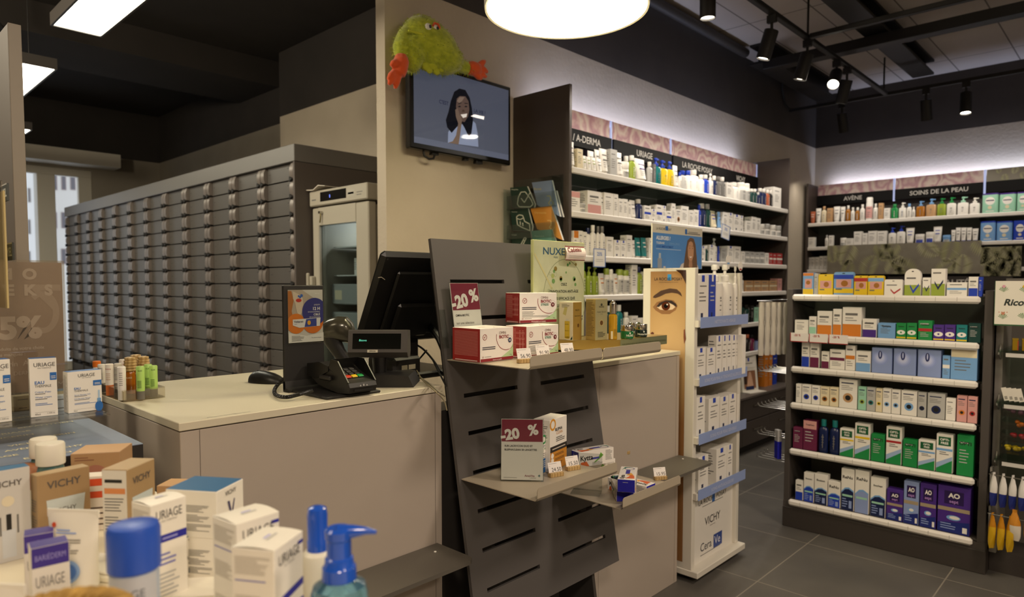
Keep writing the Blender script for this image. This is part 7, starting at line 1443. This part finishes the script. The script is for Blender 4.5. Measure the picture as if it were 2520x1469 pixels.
# VICHY boxes
def vichy(loc, rz, w, d, h, lab, c='efe9dc', topc='1f5f8f', logo=True, picture=None, side=None, kind='skincare_carton'):
    m = MB(); m.box(-w/2, w/2, -d/2, d/2, 0, h, mat(c, .4), .0008); dk = mat('5a5450')
    if topc: m.frame((-w/2, -d/2, h), (1, 0, 0), (0, 1, 0)); m.rect(.0006, w-.0006, .0006, d-.0006, mat(topc, .4), 1)
    m.frame((-w/2, -d/2, 0), (1, 0, 0), (0, 0, 1)); m.text('VICHY', w*.5, h*.82, min(h*.1, w*.16), dk, l=3, align='c', wmax=w*.7, bold=.01)
    if picture == 'tube': m.poly([(w*.22, h*.08), (w*.78, h*.08), (w*.9, h*.68), (w*.16, h*.68)], mat('c6cfce', .4), 1); m.text('VICHY', w*.52, h*.5, w*.11, dk, l=2, align='c', wmax=w*.4); m.poly([(w*.45, h*.34), (w*.55, h*.4), (w*.62, h*.32), (w*.52, h*.26)], mat('d9b04a', .4), 2)
    if picture == 'serum': m.rect(w*.35, w*.65, h*.05, h*.35, mat('c9ccd0'), 1); m.rect(w*.45, w*.56, h*.35, h*.52, 'K', 2); m.rect(w*.3, w*.34, h*.3, h*.5, 'A', 2); m.rect(w*.68, w*.72, h*.3, h*.5, 'A', 2); m.disc(w*.5, h*.66, w*.14, mat('ddd2b8'), 1, 16)
    if picture == 'V': m.poly([(w*.38, h*.68), (w*.46, h*.68), (w*.53, h*.42), (w*.62, h*.68), (w*.66, h*.68), (w*.55, h*.3), (w*.5, h*.3)], mat('4a4466'), 2); m.lines(w*.2, w*.8, h*.24, 2, h*.06, dk, .4, 2)
    if picture == 'mineral': m.rect(.001, w-.001, h*.95, h-.001, mat('1f5f8f'), 1); m.text('MINÉRAL 89', w*.45, h*.45, h*.08, mat('5a564c'), l=2, align='c', wmax=w*.7); m.rect(w*.2, w*.8, h*.36, h*.38, 'A', 2); m.rect(w*.2, w*.36, h*.14, h*.26, mat('1f4a6a'), 2); m.rect(w*.1, w*.9, h*.08, h*.09, 'A', 2)
    m.frame((-w/2, d/2, 0), (0, -1, 0), (0, 0, 1))
    if side == 'label': m.rect(.001, d-.001, .001, h-.001, mat('ddd7cc', .4), 1); m.rect(d*.12, d*.8, h*.86, h*.895, 'K', 2); m.rect(d*.1, d*.92, h*.74, h*.80, mat('d98a52'), 2)
    for q in range(3): m.lines(d*.1, d*.9, h*(.68-.2*q), 5, h*.032, 'A', .35, 2, q)
    return put(m, kind, lab, 'carton', loc, rz, 'VICHY cartons on the foreground table')
loc, rz, w = cbox((530, 1206), (596, 1173), 1.09, .075, .082, True); vichy(loc, rz, w, .085, .072, 'cube-shaped white carton with blue top near the counter corner', picture='V')
bpy.data.objects['skincare_carton.003']['label'] = 'cube-shaped white carton with blue top near the counter corner'
m = MB(); m.frame((-.010, -.010, .0), (1, 0, 0), (0, 1, 0))
vichy((loc.x-.0, loc.y, ZF+.0005), rz, w*.98, .084, .0665, 'white carton directly beneath the blue-topped cube carton')
loc, rz, w = cbox((463, 1433), (525, 1411), ZF+.0005, .07, .05); vichy(loc, rz, w*1.15, .03, .068, 'low white mineral cream carton between the two tall white cartons', picture='mineral')
loc, rz, w = cbox((312, 1157), (380, 1128), 1.10, .15, .043, True); vichy(loc, rz, w, .043, .15, 'narrow tan carton turned sideways with black and orange label', 'a98c64', 'b39668', picture='tube', side='label')
loc, rz, w = cbox((90, 1173), (220, 1147), 1.085, .135, .027, True); vichy(loc, rz, w, .027, .135, 'wide tan carton with a large tube picture in the foreground', 'a38660', 'b39668', picture='tube')
loc, rz, w = cbox((-40, 1168), (75, 1148), 1.10, .15, .04, True); vichy(loc, rz, w, .03, .15, 'white and grey carton with blue top at the left edge', 'c9c6c2', '1f6a9a', picture='serum')
# orange boxes
def obox(N, R, z, h, d, lab, rings=True):
    loc, rz, w = cbox(N, R, z, h, d, True); m = MB(); m.box(-w/2, w/2, -d/2, d/2, 0, h, mat('b08a62', .4), .0008); m.frame((-w/2, -d/2, h), (1, 0, 0), (0, 1, 0)); m.rect(.0006, w-.0006, .0006, d-.0006, mat('c99c66', .4), 1)
    m.frame((-w/2, -d/2, 0), (1, 0, 0), (0, 0, 1))
    if rings:
        m.disc(w*.5, h*.5, w*.27, mat('a8705c', .4), 1, 28)
        for k in range(5): m.rect(w*.34, w*.68, h*(.3+.07*k), h*(.315+.07*k), mat('c48a70'), 2)
        m.lines(w*.08, w*.5, h*.9, 2, h*.05, mat('8f6248'), .4, 1); m.rect(.001, w-.001, h*.02, h*.05, mat('e6c8a8'), 1)
    put(m, 'cream_carton', lab, 'carton', loc, rz, 'orange brown cartons on the foreground table')
obox((173, 1118), (294, 1112), 1.072, .092, .075, 'orange-brown cube carton with round print beside the teal bottles')
obox((176, 1198), (290, 1202), .979, .028, .07, 'low orange-brown carton beneath the cube one', False)
obox((385, 1196), (436, 1197), 1.01, .05, .05, 'small plain peach carton by the counter corner', False)
p = hz(232, 1300, ZF); m = MB(); w, h = .06, .10; m.box(-w/2, w/2, -.015, .015, 0, h, mat('e9dfd0', .4), .001); m.frame((-w/2, -.015, 0), (1, 0, 0), (0, 0, 1)); m.rect(.001, w-.001, h*.82, h*.95, mat('d9532c'), 1); m.rect(.001, w-.001, h*.6, h*.72, mat('d9532c'), 1)
for k in range(4): m.rect(w*.1, w*.9, h*(.1+.1*k), h*(.13+.1*k), mat('6a5a50'), 1)
put(m, 'cream_carton', 'white carton with two orange-red bands behind the squeeze tube', 'carton', (p.x, p.y, ZF+.0005), radians(60))
# squeeze tubes
def bigtube(px, py, dist, w, h, lab, lean, c3='4f7fd0', rz=radians(38)):
    p = EYE+ray(px, py)*dist; m = MB(); R = []; n = 24; r = w/2; wht = mat('ece6d9', .35)
    for i in range(11):
        t = i/10; z = h*.13+(h*.87)*t; rx = r*(.80+.20*t); ry = r*.62*(1-t)**.75+.0008
        R.append([(rx*cos(2*pi*k/n), ry*sin(2*pi*k/n), z) for k in range(n)])
    m.rings(R, wht); m.box(-r, r, -.0012, .0012, h-.008, h+.003, wht)
    m.fr = lambda a, b, l: Vector((a, -(r*.62*(1-max(0, (b-h*.13)/(h*.87)))**.75)*sqrt(max(.1, 1-(a/r)**2))-.0022-l*.0003, b))
    m.lines(-r*.5, r*.35, h*.80, 2, h*.03, mat('8fa6dc'), .5, 1, 1, 5); m.lines(-r*.45, r*.5, h*.70, 6, h*.028, mat('8a847c'), .4, 1, 2, 5); m.disc(r*.15, h*.36, r*.40, mat('8fb2e6'), 1, 24); m.disc(r*.15, h*.36, r*.28, mat(c3), 2, 24); m.disc(-r*.62, h*.86, r*.09, mat('d9532c'), 2, 12)
    for k in range(3): m.rect(-r*.8, -r*.72, h*(.66+.05*k), h*(.69+.05*k), 'A', 2, 1)
    k = MB(); k.lathe([(r*.66, 0), (r*.68, .002), (r*.68, h*.12), (r*.64, h*.135)], mat('e6e0d2', .35), n, sy=.85)
    put(m, 'squeeze_tube', lab, 'tube', (p.x, p.y, ZF+.0005), rz, 'white squeeze tubes on the foreground table', (0, lean, rz), [('cap', k)])
bigtube(183, 1330, .965, .078, .124, 'white squeeze tube with blue circle standing upright in the foreground', radians(0))
bigtube(5, 1400, .70, .05, .135, 'white squeeze tube with blue circle cut by the left edge', radians(0))
# purple topped cartons
for N, R, z, h, lab in (((57, 1321), (133, 1308), 1.052, .085, 'purple-topped white carton standing behind its twin'), ((75, 1352), (170, 1332), 1.060, .072, 'purple-topped white carton with red square in front of the squeeze tube')):
    loc, rz, w = cbox(N, R, z, h, .03, True); d = .03; h = z-ZF-.0005; loc.z = ZF+.0005; m = MB(); m.box(-w/2, w/2, -d/2, d/2, 0, h, mat('dcd5cc', .4), .0008); m.frame((-w/2, -d/2, 0), (1, 0, 0), (0, 0, 1)); m.rect(.0006, w-.0006, h*.76, h*.998, mat('3c2a86', .4), 1); m.text('BARIÉDERM', w*.5, h*.84, h*.07, mat('9a90d0'), l=2, align='c', wmax=w*.8); m.text('URIAGE', w*.48, h*.52, h*.14, mat('8a8684'), l=2, align='c', wmax=w*.75); m.rect(w*.62, w*.96, h*.08, h*.32, mat('8f1f22', .4), 2)
    m.frame((-w/2, -d/2, h), (1, 0, 0), (0, 1, 0)); m.rect(.0006, w-.0006, .0006, d-.0006, mat('3c2a86', .4), 1)
    put(m, 'skincare_carton', lab, 'carton', loc, rz, 'purple-topped cartons on the foreground table')
# blue capped can
def atd(px, py, d): p = EYE+ray(px, py)*d; return Vector((p.x, p.y, ZF+.0005))
p = atd(331, 1400, .77); h = .178; r = .0255; m = MB(); m.lathe([(r*.95, 0), (r, .003), (r, h*.70)], mat('a9b6cc', .3), 32)
m.cyl(r); m.rect(-r*1.4, r*1.4, h*.5, h*.69, mat('b9bcc4', .35), 1, 14); m.text('URIAGE', 0, h*.56, h*.055, mat('6a6e78'), l=2, align='c', wmax=.040, bold=.01); m.rect(-r*1.4, r*1.4, h*.18, h*.3, mat('3a62b8'), 1, 14); m.lines(-.012, .014, h*.47, 3, h*.035, mat('8fa2c8'), .4, 2, 3, 4)
k = MB(); k.lathe([(r*1.02, h*.70), (r*1.08, h*.71), (r*1.08, h*.955), (r*1.0, h*.985), (r*.6, h)], mat('2450b8', .35), 36)
put(m, 'spray_can', 'thermal water can with large blue cap in the foreground', 'spray can', p, radians(50), None, None, [('cap', k)])
# pump bottles
blu = mat('1a52c0', .18, coat=.4)
p = atd(835, 1420, .77); h = .172; r = .0315; m = MB(); glz = mat('86bdd6', .05, 0, 0, .85, .3)
m.lathe([(r*.95, 0), (r, .004), (r, h*.56), (r*.93, h*.615), (r*.6, h*.65), (r*.48, h*.66), (r*.46, h*.675)], glz, 40); m.cyl(r); m.rect(-r*1.7, -r*.15, h*.18, h*.57, mat('cfd2d4', .35), 1, 8); m.rect(r*.4, r*1.0, h*.3, h*.31, mat('3a6a8a'), 1, 3); m.rect(r*.4, r*1.1, h*.35, h*.36, mat('3a6a8a'), 1, 3)
k = MB(); k.lathe([(r*.60, h*.655), (r*.62, h*.66), (r*.60, h*.74), (r*.52, h*.76), (r*.50, h*.80), (r*.44, h*.81), (r*.44, h*.92), (r*.48, h*.93), (r*.50, h*.985), (r*.40, h)], blu, 32)
pts = [(0, 0, h*.965), (r*.5, 0, h*.972), (r*1.0, 0, h*.975), (r*1.35, 0, h*.965)]; k.tube(pts, [r*.30, r*.24, r*.14, r*.07], blu, 12)
put(m, 'pump_bottle', 'clear blue cleansing bottle with blue pump head in the foreground', 'bottle', p, radians(45), None, None, [('pump_head', k)])
p = atd(783, 1420, .86); h = .167; r = .0205; m = MB(); m.lathe([(r*.95, 0), (r, .003), (r, h*.58), (r*.92, h*.64), (r*.72, h*.665)], mat('e0dac8', .3), 32)
k = MB(); k.lathe([(r*.62, h*.64), (r*.64, h*.65), (r*.64, h*.74), (r*.60, h*.75), (r*.62, h*.94), (r*.55, h*.985), (r*.3, h)], blu, 30)
put(m, 'pump_bottle', 'white bottle with rounded blue cap behind the blue pump bottle', 'bottle', p, 0, None, None, [('cap', k)])
# teal bottles with white caps
for px, d, top, lab in ((107, 1.29, .150, 'teal micellar bottle with white cap, rear one of two'), (124, 1.205, .150, 'teal micellar bottle with white cap, front one of two')):
    p = atd(px, 1110, d); zt = (EYE+ray(px, 1078 if px < 110 else 1090)*d).z; h = zt-ZF; r = .0205; m = MB(); m.lathe([(r*1.05, 0), (r*1.1, .003), (r*1.1, h*.68), (r*.95, h*.75), (r*.85, h*.78)], mat('7fb0b0', .08, 0, 0, .7, .3), 30); m.cyl(r*1.1); m.rect(-r*.7, r*.6, h*.1, h*.5, 'W', 1, 6)
    k = MB(); k.lathe([(r*1.08, h*.77), (r*1.1, h*.78), (r*1.1, h*.98), (r*1.02, h)], mat('ece6d6', .35), 30)
    put(m, 'micellar_bottle', lab, 'bottle', p, radians(45), 'teal micellar bottles on the foreground table', None, [('cap', k)])
p = hz(10, 1140, 1.04); m = MB(); m.box(-.02, .02, -.03, .03, 0, .088, mat('e0d6b8', .4), .001); put(m, 'cream_carton', 'cream carton at the left edge behind the white and grey carton', 'carton', (p.x, p.y, ZF+.0005), .9)
p = atd(50, 1110, 1.25); m = MB(); m.lathe([(.030, 0), (.032, .03), (.032, .07)], mat('e0d6b8', .4), 28); k = MB(); k.lathe([(.033, .07), (.033, .098), (.026, .110), (.010, .114)], mat('9a5f38', .35), 28); put(m, 'cream_jar', 'cream jar with domed brown lid left of the teal bottles', 'jar', (p.x, p.y, ZF+.0005), 0, None, None, [('lid', k)])
p = hz(255, 1400, ZF); 
for i, (px, py, a) in enumerate(((252, 1405, .5), (540, 1462, .9))):
    p = hz(px, py, ZF); m = MB(); m.box(-.06, .06, -.035, .035, 0, .010, mat('ece4d0', .4), .002); m.box(-.056, .056, -.031, .031, .010, .014, mat('f0e9d8', .4), .002); put(m, 'product_plinth', f'low cream plinth {"under the tube" if i == 0 else "at the lower edge between the white cartons"} on the foreground table', 'plinth', (p.x, p.y, ZF+.0003), a, 'low cream plinths')
# wicker basket
p = atd(125, 1500, .60); bk = thing('wicker_basket', 'round woven wicker basket with braided rim cut by the lower left edge', 'basket', p)
m = MB(); wk = noisy('wicker', '8a6a34', 'c9a050', 40, .7, .4); Rb = .058; hb = .150
for j in range(14):
    z = .006+j*.0098
    m.tube([((Rb-.006+.0022*sin(8*a+pi*(j % 2)))*cos(a), (Rb-.006+.0022*sin(8*a+pi*(j % 2)))*sin(a), z) for a in [2*pi*k/64 for k in range(65)]], .0048, wk, 6)
m.lathe([(.001, .003), (Rb-.008, .003)], wk, 24, cap0=False, cap1=False); m.build('woven_wall', bk)
m = MB()
for ph in (0, 2.09, 4.19):
    m.tube([((Rb+.006*cos(12*a+ph))*cos(a), (Rb+.006*cos(12*a+ph))*sin(a), hb-.006+.006*sin(12*a+ph)) for a in [2*pi*k/180 for k in range(181)]], .0045, wk, 6)
m.build('braided_rim', bk)
# upright board at the left edge with brand tags
pb = MB(); gb2 = mat('6e655e', .45); pb.box(-3.1, -2.285, .418, .420+.028, 0, 2.105, gb2, .002); pb.box(-2.285, -2.28, .418, .448, 0, 2.105, mat('8d847a', .4), .001)
put(pb, 'upright_board', 'tall grey-brown upright board at the left edge of the picture', 'board', (0, 0, 0), 0)
YL = .30
def at_y(px, py): return hy(px, py, YL)
a, b = at_y(-40, 490), at_y(14, 640); m = MB(); m.box(a.x, b.x, YL, YL+.003, b.z-.1, a.z, mat('c9b680', .45)); m.box(a.x, b.x+.004, YL-.004, YL-.002, b.z-.1, a.z+.02, clear('holder_acrylic')); put(m, 'leaflet_holder', 'yellowish card in a clear holder at the left edge above the promotion poster', 'leaflet holder', (0, 0, 0), 0)
for (x0, y0, x1, y1), lab in (((-30, 472, 18, 493), 'upper small dark tag with white letters at the left edge'), ((-34, 608, 31, 640), 'lower small dark tag reading EL at the left edge')):
    a, b = hy(x0, y0, YL+.03), hy(x1, y1, YL+.03); m = MB(); m.box(a.x, b.x, YL+.03, YL+.034, b.z, a.z, mat('3f4444', .4)); m.frame((b.x, YL+.03, b.z), (1, 0, 0), (0, 0, 1)); hh = a.z-b.z; m.text('MIEL', -.004, hh*.25, hh*.5, mat('c9ccc8'), l=1, align='r', bold=.02); m.rect(-(b.x-a.x), 0, hh*.92, hh, 'L', 1)
    put(m, 'shelf_tag', lab, 'tag', (0, 0, 0), 0, 'small dark letter tags at the left edge')
